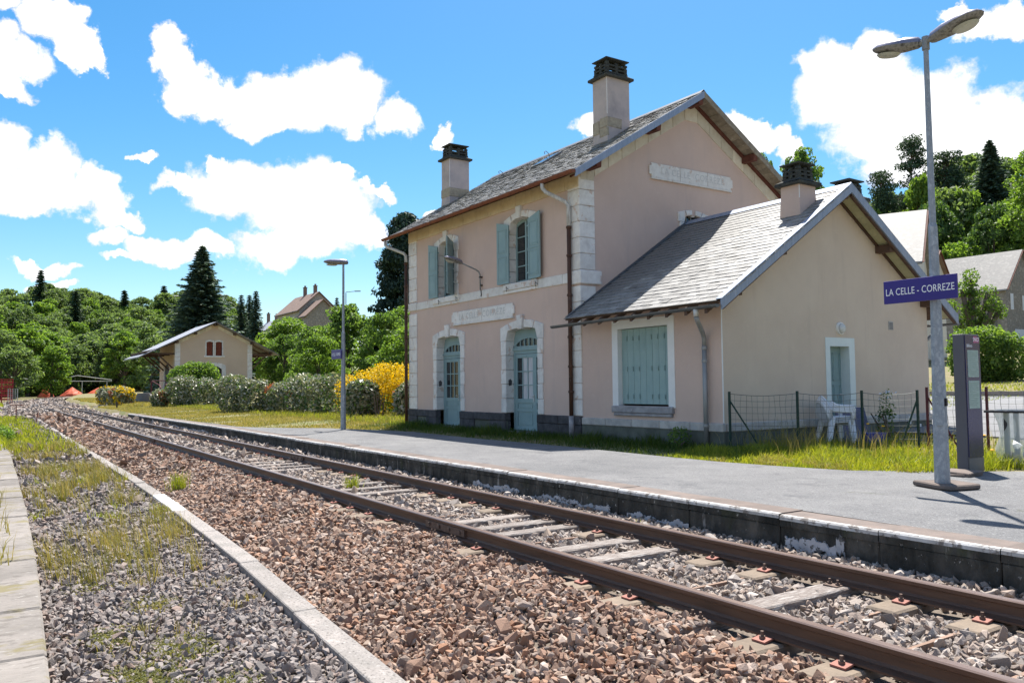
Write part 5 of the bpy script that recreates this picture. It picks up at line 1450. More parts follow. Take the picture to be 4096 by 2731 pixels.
# ------------------------------------------------------------------ garden chairs, board, tub
def chair_mesh(parent):
    """monobloc armchair facing +x, seat 0.43 high"""
    PL = MAT['plastic_white']
    b = MB()
    b.add([(-.2, -.2, .41), (.22, -.22, .43), (.22, .22, .43), (-.2, .2, .41), (-.2, -.2, .43), (.22, -.22, .455), (.22, .22, .455), (-.2, .2, .43)], [(0, 3, 2, 1), (4, 5, 6, 7), (0, 1, 5, 4), (1, 2, 6, 5), (2, 3, 7, 6), (3, 0, 4, 7)])
    b.box(.20, .235, -.225, .225, .36, .45)
    b.build('seat', PL, parent, .012)
    for sy in (-1, 1):
        b = MB(); b.add([(.17, sy*.20, .42), (.235, sy*.20, .42), (.235, sy*.255, .42), (.17, sy*.255, .42), (.215, sy*.235, 0), (.265, sy*.235, 0), (.265, sy*.285, 0), (.215, sy*.285, 0)], [(0, 1, 5, 4), (1, 2, 6, 5), (2, 3, 7, 6), (3, 0, 4, 7), (4, 5, 6, 7), (0, 3, 2, 1)])
        b.build('leg', PL, parent)
        b = MB(); b.add([(-.22, sy*.17, .42), (-.15, sy*.17, .42), (-.15, sy*.235, .42), (-.22, sy*.235, .42), (-.31, sy*.22, 0), (-.25, sy*.22, 0), (-.25, sy*.275, 0), (-.31, sy*.275, 0)], [(0, 1, 5, 4), (1, 2, 6, 5), (2, 3, 7, 6), (3, 0, 4, 7), (4, 5, 6, 7), (0, 3, 2, 1)])
        b.build('leg', PL, parent)
        b = MB(); b.tube([(.23, sy*.25, .40), (.24, sy*.27, .58), (.20, sy*.28, .645), (.05, sy*.28, .65), (-.15, sy*.27, .67), (-.24, sy*.23, .74)], [.026, .026, .03, .032, .032, .03], 8)
        b.build('armrest', PL, parent, smooth=True)
    b = MB()
    arc = [(-.25-.03*math.sin(math.pi*k/10)-.06*(.35+.5*math.sin(math.pi*k/10)), -.23+.46*k/10, .62+.22*math.sin(math.pi*k/10)**.7) for k in range(11)]
    b.tube([(-.2, -.19, .43)]+arc+[(-.2, .19, .43)], .024, 8)
    b.build('backrest', PL, parent, smooth=True)
    for k in range(1, 10):
        q = arc[k]; b = MB(); b.bar((-.19, q[1]*.75, .44), (q[0], q[1], q[2]), .022, .012, (0, 1, 0)); b.build('back_slat', PL, parent)
    return parent
ch0 = thing('garden_chair', 'white plastic garden chair at the bottom of the stack by the side door', 'chair', (-10.18, 14.55, .18))
LBL = ['white plastic garden chair stacked second in the pile by the side door', 'white plastic garden chair stacked third in the pile by the side door', 'white plastic garden chair on top of the pile by the side door']
tmp = ORG[ch0]; ORG[ch0] = Vector((0, 0, 0))
chair_mesh(ch0)
ORG[ch0] = tmp
for c in ch0.children: c.location = (0, 0, 0)
ch0.rotation_euler = (0, 0, R(62)); ch0['group'] = 'stacked garden chairs'
for k in range(3):
    c = copy_tree(ch0, None, (-10.18+.012*k, 14.55+.018*k, .18+.034*(k+1)), (0, 0, R(62+.6*k)))
    c['label'] = LBL[k]
b = MB()
n = 8
for i in range(n):
    for j in range(6): pass
b.obox((-10.28, 15.32, .52), Vector((.36, .38, 0)).normalized()*.30, Vector((-.18, .10, .42)).normalized()*.40, Vector((.75, -.62, .45)).normalized()*.012)
tag(b.build('leaning_board', MAT['board_purple'], None, .004, origin=(-10.2, 15.3, .18)), 'purple-grey film-covered board leaning by the side door next to the chairs', 'board')
b = MB(); b.prism([(-.15, 0), (.15, 0), (.19, .2), (.21, .205), (.21, .22), (-.21, .22), (-.21, .205), (-.19, .2)], 'y', -.11, .11)
o = b.build('plastic_tub', MAT['tub_blue'], None, .01)
o.location = (-9.45, 14.75, .2); o.rotation_euler = (0, 0, R(56)); tag(o, 'blue plastic tub lying in the grass behind the wire fence', 'tub')

# ------------------------------------------------------------------ litter bin with clear bag
bn = thing('litter_bin', 'dark steel litter bin frame holding a clear plastic bag', 'litter bin', (-5.95, 12.85, .17))
BS = MAT['black_steel']
b = MB(); b.box(-6.02, -5.96, 12.62, 12.68, .12, .98); b.box(-6.06, -6.0, 13.0, 13.06, .12, .95); b.build('leg', BS, bn, .006)
b = MB()
ring = [(-6.22, 12.52), (-5.62, 12.62), (-5.60, 13.05), (-6.16, 13.02)]
for i in range(4): b.bar((*ring[i], .96), (*ring[(i+1) % 4], .96), .05, .03)
b.build('rim', BS, bn)
m_, n_n, l_, bs_ = newmat('clear_bag')
tr_ = n_n.new('ShaderNodeBsdfTransparent'); mxx = n_n.new('ShaderNodeMixShader'); mxx.inputs[0].default_value = .45
bs_.inputs['Base Color'].default_value = (.75, .78, .78, 1); bs_.inputs['Roughness'].default_value = .25
l_.new(tr_.outputs[0], mxx.inputs[1]); l_.new(bs_.outputs[0], mxx.inputs[2]); l_.new(mxx.outputs[0], n_n['Material Output'].inputs[0])
vs, fs = [], []; NN = 20; lv = [(.99, 1.02), (.93, 1.06), (.8, .93), (.6, .9), (.4, 1.0), (.25, .95), (.19, .5)]
for (zz, sc) in lv:
    for k in range(NN):
        a = 2*math.pi*k/NN; w = 1+.07*math.sin(5*a+zz*9)+.05*math.sin(9*a+zz*5)
        vs.append((-5.9+.29*sc*w*math.cos(a), 12.82+.24*sc*w*math.sin(a), zz))
for i in range(len(lv)-1):
    for k in range(NN): fs.append((i*NN+k, i*NN+(k+1) % NN, (i+1)*NN+(k+1) % NN, (i+1)*NN+k))
fs.append(tuple(range((len(lv)-1)*NN, len(lv)*NN)))
b = MB(); b.add(vs, fs); b.build('clear_bag', m_, bn, smooth=True)
for (c, mt, s, nm, lb) in (((-5.98, 12.78, .30), 'coping', .10, 'paper_bag', 'crumpled brown paper in the clear bin bag'), ((-5.86, 12.9, .32), 'tub_blue', .07, 'wrapper', 'blue wrapper in the clear bin bag'), ((-5.92, 12.74, .48), 'sign_white', .08, 'paper_cup', 'white crumpled paper in the clear bin bag')):
    hv, ht = HULLS[3]; b = MB(); b.add([(c[0]+v[0]*s, c[1]+v[1]*s, c[2]+v[2]*s*1.2) for v in hv], [tuple(t_) for t_ in ht]); tag(b.build(nm, MAT[mt], None, origin=c), lb, 'litter')

# ------------------------------------------------------------------ goods shed
SH = thing('goods_shed', 'goods shed with wide bracketed slate eaves and paired brick lattice windows', 'shed', (-81.5, 18.5, .6))
SX0, SX1, SY0, SY1, SRY = -85.4, -78.0, 15.05, 21.9, 18.48
SB = .5
def sz(y): return 7.52-.505*abs(y-SRY)
b = MB()
panel(b, 'x', SX1, SY0, SY1, SB, lambda u: sz(u)-.12, [(17.75, 18.33, 4.41, 5.62, .12), (18.57, 19.15, 4.41, 5.62, .12), (18.0, 19.17, 1.0, 3.2, .28)], (SRY,))
panel(b, 'x', SX0, SY0, SY1, SB, lambda u: sz(u)-.12, (), (SRY,))
panel(b, 'y', SY0, SX0, SX1, SB, lambda u: 5.6, [(-82.9, -80.7, 1.0, 3.3, .4)])
panel(b, 'y', SY1, SX0, SX1, SB, lambda u: 5.6)
sw = b.build('shed_wall', M('stucco_shed', [(.60, .47, .36), (.55, .42, .32)], .8, .95, .2, 40), ST if False else SH)
for (yy, s) in ((SY0, 1), (SY1, -1)):
    for k in range(11):
        z0 = 1.0+k*.41
        stone('quoin_stone', sw, WS, SX1-.45, SX1+.03, min(yy-s*.03, yy+s*.42), max(yy-s*.03, yy+s*.42), z0+.01, z0+.40, .015)
for s in (1, -1):
    ys_ = np.linspace(.3, 3.35, 7)
    for k in range(6):
        a, e = SRY-s*ys_[k], SRY-s*ys_[k+1]
        pl = [(a, sz(a)-.46), (e, sz(e)-.46), (e, sz(e)-.14), (a, sz(a)-.14)]
        stone_poly('rake_stone', sw, MAT['rake_stone'], pl, 'x', SX1-.01, SX1+.03)
def shed_surround(ua, ub, z0, zs, r, w, cap):
    m, h = (ua+ub)/2, (ub-ua)/2
    for s in (-1, 1):
        for k in range(4):
            hh = (zs-z0)/4
            e0 = m+s*h; pl = [(e0, z0+k*hh+.006), (e0+s*w, z0+k*hh+.006), (e0+s*w, z0+(k+1)*hh-.006), (e0, z0+(k+1)*hh-.006)]
            stone_poly('jamb_stone', sw, WS, pl, 'x', SX1-.12, SX1+.035)
    for k in range(5):
        a, e = ua-w+(ub-ua+2*w)*k/5+.004, ua-w+(ub-ua+2*w)*(k+1)/5-.004
        f0 = lambda u: zs+r*max(0, 1-((u-m)/h)**2)
        f1 = lambda u: zs+cap+r*max(0, 1-((u-m)/(h+w))**2)
        stone_poly('voussoir', sw, WS, [(a, f0(a)), (e, f0(e)), (e, f1(e)), (a, f1(a))], 'x', SX1-.12, SX1+.035)
shed_surround(17.75, 18.33, 4.41, 5.62, .1, .105, .15)
shed_surround(18.57, 19.15, 4.41, 5.62, .1, .105, .15)
stone('sill_stone', sw, WS, SX1-.1, SX1+.08, 17.55, 19.38, 4.25, 4.40, .015)
shed_surround(18.05, 19.15, 1.0, 3.15, .28, .36, .34)
b = MB(); b.box(SX1-.3, SX1-.25, 18.0, 19.2, 1.0, 3.5); b.build('shed_door', MAT['dark_door'], sw)
# brick lattice in the paired windows
bk = MB(); bk.box(-.06, .06, -.052, .052, -.035, .035)
bk_me = bk.mesh('brick', MAT['brick_red'], .006)
for (ua, ub) in ((17.75, 18.33), (18.57, 19.15)):
    b = MB(); b.box(SX1-.2, SX1-.18, ua, ub, 4.4, 5.75); b.build('lattice_back', MAT['interior'], sw)
    for r in range(17):
        for c_ in range(4):
            yy = ua+.07+c_*.145+(.0725 if r % 2 else 0)
            if yy < ub-.03: place('brick', bk_me, (SX1-.10, yy, 4.45+r*.076), sw)
# side door and canopy brackets
b = MB(); b.box(-82.9, -80.7, SY0+.06, SY0+.12, 1.0, 3.6); b.build('sliding_door', MAT['dark_door'], sw)
for s in (-1, 1):
    u = -81.8+s*1.2; stone('jamb_stone', sw, WS, u-.15, u+.15, SY0-.03, SY0+.1, 1.0, 3.4)
sr = None
for s in (-1, 1):
    ye_ = 11.95 if s < 0 else 24.3
    b = MB(); b.add([(SX0-.6, SRY, 7.44), (SX1+.62, SRY, 7.44), (SX1+.62, ye_, sz(ye_)-.08+.08*0), (SX0-.6, ye_, sz(ye_)-.08), (SX0-.6, SRY, 7.55), (SX1+.62, SRY, 7.55), (SX1+.62, ye_, sz(ye_)+.03), (SX0-.6, ye_, sz(ye_)+.03)],
                    [(0, 1, 2, 3), (4, 7, 6, 5), (0, 4, 5, 1), (1, 5, 6, 2), (2, 6, 7, 3), (3, 7, 4, 0)])
    ro = b.build('shed_roof', MAT['slate_far'], SH)
    b = MB(); b.bar((SX1+.64, SRY, 7.50), (SX1+.64, ye_, sz(ye_)-.02), .04, .16, (1, 0, 0)); b.build('verge_board', MAT['totem_grey'], ro)
    for d_ in (.05, 1.75, 3.35):
        y_ = SRY+s*d_; b = MB(); b.box(SX1-.1, SX1+.60, y_-.09, y_+.09, sz(y_)-.32, sz(y_)-.11); b.build('purlin_end', MAT['brown_wood'], ro)
    yw = SY0 if s < 0 else SY1
    for x in (SX1-.25, SX1-2.6, SX0+2.2, SX0+.2):
        b = MB()
        b.bar((x, yw, 4.55), (x, ye_-s*.5, 4.55), .14, .16)
        b.bar((x, yw, 3.1), (x, yw+s*1.45, 4.5), .12, .12)
        b.bar((x, ye_-s*.55, 4.62), (x, yw, sz(yw)-.25), .11, .11)
        b.build('eave_bracket', MAT['brown_wood'], SH)
    b = MB(); b.box(SX0-.4, SX1+.4, ye_-s*.62-.07, ye_-s*.62+.07, 4.60, 4.76); b.build('eave_purlin', MAT['brown_wood'], SH)
b = MB(); b.box(SX0-.5, SX1+3.0, 12.4, SY0, .0, 1.0); b.box(SX0, SX1, SY0, SY1, 0, .5); 
b.add([(SX1+3.0, 12.4, 0), (SX1+8, 12.4, 0), (SX1+3, 12.4, 1), (SX1+3.0, 15, 0), (SX1+8, 15, 0), (SX1+3, 15, 1)], [(0, 1, 2), (3, 5, 4), (1, 4, 5, 2)])
b.build('loading_dock', MAT['concrete'], SH)
rl = thing('ramp_railing', 'maroon tubular railing at the end of the shed loading dock', 'railing', (-72, 12.6, 1.0))
def rail_hoop(pts): 
    b = MB(); b.tube(pts, .045, 6); b.build('hoop', MAT['maroon'], rl)
rail_hoop([(-75, 12.55, .95), (-75, 12.55, 2.0), (-75, 12.7, 2.1), (-75, 14.6, 2.1), (-75, 14.8, 2.0), (-75, 14.8, 1.0)])
rail_hoop([(-75, 12.6, .95), (-75, 12.6, 1.95), (-74.6, 12.6, 2.05), (-71.5, 12.6, 1.7), (-71, 12.6, 1.5), (-71, 12.6, .4)])
rail_hoop([(-73, 13.3, .6), (-73, 13.3, 1.75), (-72.6, 13.3, 1.8), (-70.5, 13.3, 1.35), (-70.3, 13.3, 1.1), (-70.3, 13.3, .3)])

# ------------------------------------------------------------------ houses behind
def house(name, label, c, rz, L, Wd, z0, ze, za, wall, roof, wins=(), gwins=(), over=.35, chim=(), roof_label=None):
    """gabled house: ridge along local x, L long, Wd deep; wins on the local -y side, gwins on the +x gable"""
    H = thing(name, label, 'house', (0, 0, 0))
    ORG[H] = Vector((0, 0, 0))
    hw = Wd/2
    b = MB()
    rf = lambda y: za-(za-ze)*abs(y)/hw
    ops = [(a, e, p, q_, 0) for (a, e, p, q_, _) in wins]
    panel(b, 'y', -hw, -L/2, L/2, z0, lambda u: ze, ops)
    panel(b, 'y', hw, -L/2, L/2, z0, lambda u: ze)
    gops = [(a, e, p, q_, 0) for (a, e, p, q_, _) in gwins]
    panel(b, 'x', L/2, -hw, hw, z0, lambda u: rf(u)-.02, gops, (0,))
    panel(b, 'x', -L/2, -hw, hw, z0, lambda u: rf(u)-.02, (), (0,))
    w = b.build('wall', wall, H)
    for (a, e, p, q_, mt) in wins:
        f_ = MB(); f_.box(a-.06, e+.06, -hw-.03, -hw+.12, p-.12, p); f_.box(a-.08, a, -hw-.02, -hw+.1, p, q_); f_.box(e, e+.08, -hw-.02, -hw+.1, p, q_); f_.box(a-.08, e+.08, -hw-.02, -hw+.1, q_, q_+.12)
        wo_ = f_.build('window', MAT['render_white'], w)
        pb = MB(); pb.box(a, e, -hw+.12, -hw+.14, p, q_); pb.build('pane', MAT[mt], w)
    for (a, e, p, q_, mt) in gwins:
        f_ = MB(); f_.box(L/2-.1, L/2+.03, a-.08, a, p, q_); f_.box(L/2-.1, L/2+.03, e, e+.08, p, q_); f_.box(L/2-.1, L/2+.03, a-.08, e+.08, q_, q_+.1)
        f_.build('window', MAT['render_white'] if mt != 'shutter_white' else MAT['rubble_wall'], w)
        pb = MB(); d_ = -.14 if mt == 'glass' else .02
        pb.box(L/2+d_-.01, L/2+d_+.02, a, e, p, q_); pb.build('pane' if mt == 'glass' else 'shutter', MAT[mt], w)
    for s in (-1, 1):
        ye_ = s*(hw+over); zz = za-(za-ze)*(hw+over)/hw
        b = MB(); b.add([(-L/2-over, 0, za), (L/2+over, 0, za), (L/2+over, ye_, zz), (-L/2-over, ye_, zz), (-L/2-over, 0, za+.14), (L/2+over, 0, za+.14), (L/2+over, ye_, zz+.14), (-L/2-over, ye_, zz+.14)],
                        [(0, 1, 2, 3), (4, 7, 6, 5), (0, 4, 5, 1), (1, 5, 6, 2), (2, 6, 7, 3), (3, 7, 4, 0)])
        b.build('roof', roof, H)
        b = MB(); b.bar((L/2+over+.02, 0, za+.06), (L/2+over+.02, ye_, zz+.06), .04, .2, (1, 0, 0)); b.build('verge_board', MAT['red_wood'], H)
        b = MB(); b.tube([(-L/2-over, ye_+s*.06, zz+.02), (L/2+over, ye_+s*.06, zz+.02)], .07, 6); b.build('gutter', MAT['zinc_dark'], H)
    for (x, y, zt) in chim:
        b = MB(); b.box(x-.35, x+.35, y-.3, y+.3, rf(y)-.4, zt); b.box(x-.42, x+.42, y-.37, y+.37, zt-.12, zt); b.box(x-.2, x+.2, y-.15, y+.15, zt, zt+.35); b.build('chimney', MAT['roof_brown'], H)
    H.location = (c[0], c[1], 0); H.rotation_euler = (0, 0, rz)
    return H
# stone house at the top of the road
H1_ = house('stone_house', 'rubble stone house with pale slate roof and white shutters at the top of the road', (-44.5, 82.0), 0, 15, 6.0, 2.5, 9.9, 13.5, MAT['rubble_wall'], MAT['slate_pale'],
      wins=[(-5, -4.2, 6.6, 7.8, 'glass')], gwins=[(-2.2, -1.65, 7.9, 9.4, 'shutter_white'), (.05, .6, 7.9, 9.3, 'shutter_white'), (-1.6, .9, 4.1, 6.1, 'shutter_white')], over=.25)
b = MB(); b.obox((-1.2, -2.0, 11.4), (.45, 0, 0), Vector((0, 3, 3.6)).normalized()*.55, Vector((0, -3.6, 3)).normalized()*.06); b.build('skylight', MAT['glass'], H1_)
b = MB(); b.tube([(6.6, -3.12, 9.8), (6.6, -3.12, 3.5)], .06, 6); b.build('downpipe', MAT['zinc_dark'], H1_)
# house behind the annex
house('pale_roof_house', 'white gabled house with pale slate roof rising behind the annex', (-35.6, 53.6), R(24), 9, 7.6, 3, 9.6, 13.3, MAT['render_white'], MAT['slate_pale'], gwins=[(-.5, .5, 10.2, 11.6, 'glass')], over=.5)
house('low_house', 'low cream outbuilding with brown roof behind the annex corner', (-38.2, 62.5), R(15), 7, 5, 3.0, 9.9, 11.6, MAT['render_white'], MAT['roof_brown'], over=.3)
# house on the hill beyond the shed
k_ = 1.62
H3_ = house('hillside_house', 'tall grey house with brown tiled roof on the slope beyond the shed', (-165.5, 57.8), 0, 14, 8.0, 4, 17.0, 20.6, MAT['render_grey'], MAT['roof_brown'],
      wins=[(-5.2, -4.2, 13.2, 15.6, 'glass'), (-.8, .2, 12.4, 15.6, 'glass'), (3.2, 4.2, 12.4, 15.6, 'glass'), (1.6, 2.6, 7.6, 10.0, 'glass'), (4.0, 5.0, 7.6, 10, 'glass'), (-4.2, -3.2, 7.6, 10, 'glass')], over=.5, chim=[(-1.0, 0, 22.4), (4.6, .2, 22.2)])
house('hillside_annex', 'lower rubble stone gable with brown roof joined to the grey hillside house', (-155.8, 56.8), 0, 5.0, 6.6, 4, 15.4, 18.5, MAT['rubble_wall'], MAT['roof_brown'],
      wins=[(-.8, .4, 12.3, 14.8, 'brown_wood')], over=.35)
house('far_cottage', 'small cream cottage with dark roof beyond the grey hillside house', (-186, 57), 0, 9, 6, 4, 14.2, 16.6, MAT['render_white'], MAT['slate_far'], over=.3, chim=[(-3.5, 0, 18.6), (2.5, 0, 17.8)])

# far street lamp on the slope
b = MB(); b.tube([(-112, 45, 2), (-112, 45, 15.0), (-112, 45.0, 15.2), (-111.3, 46, 15.3)], [.09, .07, .06, .05], 6); b.obox((-111.0, 46.4, 15.32), (.25, .36, 0), (.12, -.08, 0), (0, 0, .07))
tag(b.build('street_lamp', MAT['galvanised'], None, origin=(-112, 45, 2)), 'distant street lamp standing above the trees beside the small spruce', 'street lamp')

# ------------------------------------------------------------------ depot clutter beyond the kerb
cr = MB()
cr.box(-.62, .62, -.4, .4, 0, .03)
for (x0, x1, y0, y1) in ((-.62, .62, -.4, -.37), (-.62, .62, .37, .4), (-.62, -.59, -.37, .37), (.59, .62, -.37, .37)):
    cr.box(x0, x1, y0, y1, .03, .14); cr.box(x0, x1, y0, y1, .24, .30); cr.box(x0, x1, y0, y1, .44, .50)
for sx in (-1, 1):
    for sy in (-1, 1): cr.box(sx*.6-.035, sx*.6+.035, sy*.38-.035, sy*.38+.035, 0, .5)
for k in range(3): cr.box(-.3+k*.3-.02, -.3+k*.3+.02, -.405, -.37, 0, .5); cr.box(.59, .625, -.2+k*.2-.02, -.2+k*.2+.02, 0, .5)
crate_me = cr.mesh('crate', MAT['crate_red'])
words = ['bottom', 'second', 'third', 'fourth', 'fifth', 'topmost']
for col, (cx, cy) in enumerate(((-119.5, 2.2), (-119.5, 3.35))):
    for k in range(6):
        o = place('plastic_crate', crate_me, (cx+rnd.uniform(-.03, .03), cy, -.28+k*.515), None, (0, 0, R(90)), (1, 1, 1.02))
        tag(o, f'red plastic crate, {words[k]} of the stack {"beside the wire cage" if col else "farther from the wire cage"}', 'crate', 'red crates stacked beyond the old platform')
cg = thing('wire_cage', 'grey wire roll cage standing beside the red crates', 'cage', (-117.5, 3.9, -.28))
b = MB()
for sx in (-.4, .4):
    for sy in (-.5, .5): b.bar((-117.5+sx, 3.9+sy, -.28), (-117.5+sx, 3.9+sy, 1.6), .05, .05)
    for k in range(8): b.bar((-117.5+sx, 3.4, -.1+k*.24), (-117.5+sx, 4.4, -.1+k*.24), .025, .025)
    for k in range(5): b.bar((-117.5+sx, 3.4+k*.25, -.2), (-117.5+sx, 3.4+k*.25, 1.6), .025, .025)
b.build('cage_frame', MAT['pipe_white'], cg)
cn = thing('canopy_frame', 'open tent frame with teal cloth beyond the curve of the track', 'tent', (-205, 15, 0))
for (x, y) in ((-205, 8), (-205, 14), (-205, 20), (-205, 25)):
    b = MB(); b.tube([(x, y, -.3), (x, y, 3.2)], .09, 6); b.build('pole', MAT['pipe_white'], cn)
b = MB(); b.tube([(-205, 6, 4.6), (-205, 10, 3.6), (-205, 14, 3.3), (-205, 19, 4.5), (-205, 26, 3.5)], .10, 6); b.tube([(-205, 12, 3.3), (-205, 26, 3.2)], .08, 6); b.build('ridge_pole', MAT['pipe_white'], cn)
b = MB(); b.add([(-205, 8, 3.3), (-205, 13, 3.2), (-209, 13, 2.6), (-209, 8, 2.6), (-205, 8, 3.2), (-205, 13, 3.1), (-209, 13, 2.5), (-209, 8, 2.5)], [(0, 1, 2, 3), (4, 7, 6, 5), (0, 4, 5, 1), (1, 5, 6, 2), (2, 6, 7, 3), (3, 7, 4, 0)]); b.build('cloth', MAT['canopy_teal'], cn)
for k, (x, y, w, h, lb) in enumerate(((-205, 13.0, 1.6, 2.6, 'tall peaked orange tarpaulin heap beyond the curve, nearest the red crates'), (-210, 18.5, 2.6, 2.4, 'middle orange tarpaulin heap beyond the curve'), (-216, 24.5, 3.2, 2.2, 'wide low orange tarpaulin heap beyond the curve, nearest the shed'))):
    vs = []; fs = []; n = 12
    for r in range(5):
        for a in range(n):
            t_ = r/4; rad = w*(1-t_)*(1+.15*math.sin(a*2.3+r)); vs.append((x+rad*math.cos(2*math.pi*a/n)*.7, y+rad*math.sin(2*math.pi*a/n), -.4+h*(t_**.8)))
    for r in range(4):
        for a in range(n): fs.append((r*n+a, r*n+(a+1) % n, (r+1)*n+(a+1) % n, (r+1)*n+a))
    b = MB(); b.add(vs, fs); tag(b.build('tarpaulin_heap', MAT['tarp_orange'], None, origin=(x, y, -.4)), lb, 'tarpaulin', 'orange tarpaulins beyond the curve')
for (x, y, h, nm, lb) in ((-52, 1.9, 1.0, 'marker_post', 'rusty marker post with a crossbar in the grass beside the old bed'), (-48, 2.6, .75, 'marker_stake', 'leaning rusty stake beside the old bed')):
    b = MB(); b.bar((x, y, -.4), (x, y+(.0 if h > .9 else .12), -.4+h), .05, .05)
    if h > .9: b.bar((x, y-.3, -.4+h), (x, y+.35, -.4+h), .05, .05)
    tag(b.build(nm, MAT['clip_red'], None, origin=(x, y, -.4)), lb, 'post')
b = MB(); b.bar((-62, 8.2, .0), (-62, 8.2, .55), .10, .10); tag(b.build('short_post', MAT['black_steel'], None, origin=(-62, 8.2, 0)), 'short dark post in the lawn by the platform ramp end', 'post')

# ------------------------------------------------------------------ vegetation
def unit(v): return v/np.maximum(np.linalg.norm(v, axis=-1, keepdims=True), 1e-9)
def leaf_cards(P, N, size, spread=.9, ratio=.55, hang=0.0):
    """one folded diamond (two triangles) for each point"""
    n = len(P); size = np.broadcast_to(np.asarray(size, float), (n,))[:, None]
    nn = unit(N*(1-spread*.5)+rng.normal(size=(n, 3))*spread)
    a = rng.normal(size=(n, 3)); a[:, 2] -= hang
    u = unit(a-nn*np.sum(a*nn, 1, keepdims=True)); v = np.cross(nn, u)
    V = np.stack([P-u*size, P+v*size*ratio+nn*size*.12, P+u*size, P-v*size*ratio+nn*size*.12], 1)
    i = np.arange(n)[:, None]*4
    T = np.concatenate([i+np.array([[0, 1, 2]]), i+np.array([[0, 2, 3]])])
    return V.reshape(-1, 3), T
def limb_mesh(segs, mat, name, n=6):
    b = MB()
    for pts, rad in segs: b.tube(pts, rad, n, False)
    return b.mesh(name, mat, smooth=True)
def crown_points(nclump, per, h0, h1, rad, shape, clump_r, seed):
    """leaf positions grouped in clumps through a crown between heights h0 and h1"""
    r = np.random.default_rng(seed)
    C_, out, nor = [], [], []
    for k in range(nclump):
        t = r.uniform(0, 1)**.85
        z = h0+(h1-h0)*t
        ph = r.uniform(0, 2*np.pi); rr = rad*shape(t)*(r.uniform(.25, 1)**.5)*r.uniform(.78, 1.12)
        c = np.array([rr*np.cos(ph), rr*np.sin(ph), z]); C_.append(c)
        cr_ = clump_r*r.uniform(.6, 1.25)
        d = unit(r.normal(size=(per, 3)))
        q = d*cr_*(r.uniform(.35, 1, (per, 1))**.45)*np.array([1, 1, .72])
        out.append(c+q); nor.append(d+np.array([0, 0, .35]))
    return np.array(C_), np.concatenate(out), np.concatenate(nor)
def broadleaf_mesh(seed, h, rad, nclump, per, leaf, mat, trunk_t=.3, lean=0, shape=None, clump_r=None, bark='bark'):
    shape = shape or (lambda t: (max(.05, 4*t*(1-t))**.45)*(1-.25*t))
    C_, P, N = crown_points(nclump, per, h*trunk_t*.75, h*.96, rad, shape, clump_r or rad*.30, seed)
    V, T = leaf_cards(P, N, leaf*rng.uniform(.7, 1.3, len(P)), .8)
    crown = fastmesh('crown', V, T, mat)
    r = random.Random(seed); segs = []
    tr = h*.022
    segs.append(([(0, 0, -.3), (r.uniform(-.02, .02)*h, r.uniform(-.02, .02)*h, h*.35), (r.uniform(-.03, .03)*h, r.uniform(-.03, .03)*h, h*.85)], [tr*1.3, tr*.8, tr*.15]))
    for c in C_[::max(1, len(C_)//16)]:
        z0 = max(h*.12, c[2]*.55); segs.append(([(0, 0, z0), (c[0]*.5, c[1]*.5, (z0+c[2])*.52), tuple(c)], [tr*.5, tr*.3, tr*.08]))
    return crown, limb_mesh(segs, MAT[bark], 'trunk')
def conifer_mesh(seed, h, rad, mat, whorls=46, nb=9, per=11, droop=.25, card=.30, base=.05, bare=0, power=.8, up=.12):
    r = np.random.default_rng(seed); P, N, S, D = [], [], [], []
    segs = [([(0, 0, -.3), (0, 0, h*.5), (0, 0, h)], [h*.016, h*.009, .01])]
    for w in range(whorls):
        t = base+(1-base)*(w/whorls)**1.02
        L0 = rad*(1-t)**power*r.uniform(.82, 1.1)
        n = max(4, int(nb*(1-.45*t)))
        for k in range(n):
            ph = 2*np.pi*(k+r.uniform(-.3, .3))/n+w*1.9; L = max(.12, L0*r.uniform(.72, 1.15))
            d = np.array([np.cos(ph), np.sin(ph), 0]); z0 = h*t
            m = max(3, int(per*(L/rad)**.7)+2)
            s = np.linspace(.18, 1, m)+r.uniform(-.03, .03, m)
            pts = d[None]*(s*L)[:, None]+np.array([0, 0, z0])[None]
            pts[:, 2] += -droop*L*s**1.3+up*L*s**3
            side = np.array([-d[1], d[0], 0])
            for q in (-1, 0, 1):
                P.append(pts+side[None]*(q*.30*L*(1.08-s)*.6)[:, None]+np.array([0, 0, -.05*abs(q)])); S.append(card*(1.15-.5*s)*r.uniform(.7, 1.25, m)); D.append(np.repeat((d+side*q*.7)[None], m, 0))
    P = np.concatenate(P); S = np.concatenate(S); D = unit(np.concatenate(D)+rng.normal(size=P.shape)*.18+np.array([0, 0, -.22]))
    up_ = unit(np.array([[0, 0, 1.]])+rng.normal(size=P.shape)*.45)
    sd = unit(np.cross(D, up_)); nn = np.cross(sd, D); s = S[:, None]
    V = np.stack([P-D*s*.7, P+sd*s*.36-nn*s*.12, P+D*s, P-sd*s*.36-nn*s*.12], 1)
    i = np.arange(len(P))[:, None]*4
    T = np.concatenate([i+np.array([[0, 1, 2]]), i+np.array([[0, 2, 3]])])
    return fastmesh('crown', V.reshape(-1, 3), T, mat), limb_mesh(segs, MAT['bark'], 'trunk')
def tree(name, label, meshes, loc, scale=1, rz=0, group=None):
    t = thing(name, label, 'tree', loc, group)
    t.rotation_euler = (0, 0, rz)
    t.scale = scale if isinstance(scale, (tuple, list)) else (scale,)*3
    for nm, me in (('trunk', meshes[1]), ('crown', meshes[0])):
        o = bpy.data.objects.new(nm, me); link(o); o.parent = t
    return t
def G(x, y): return float(g(x, y))
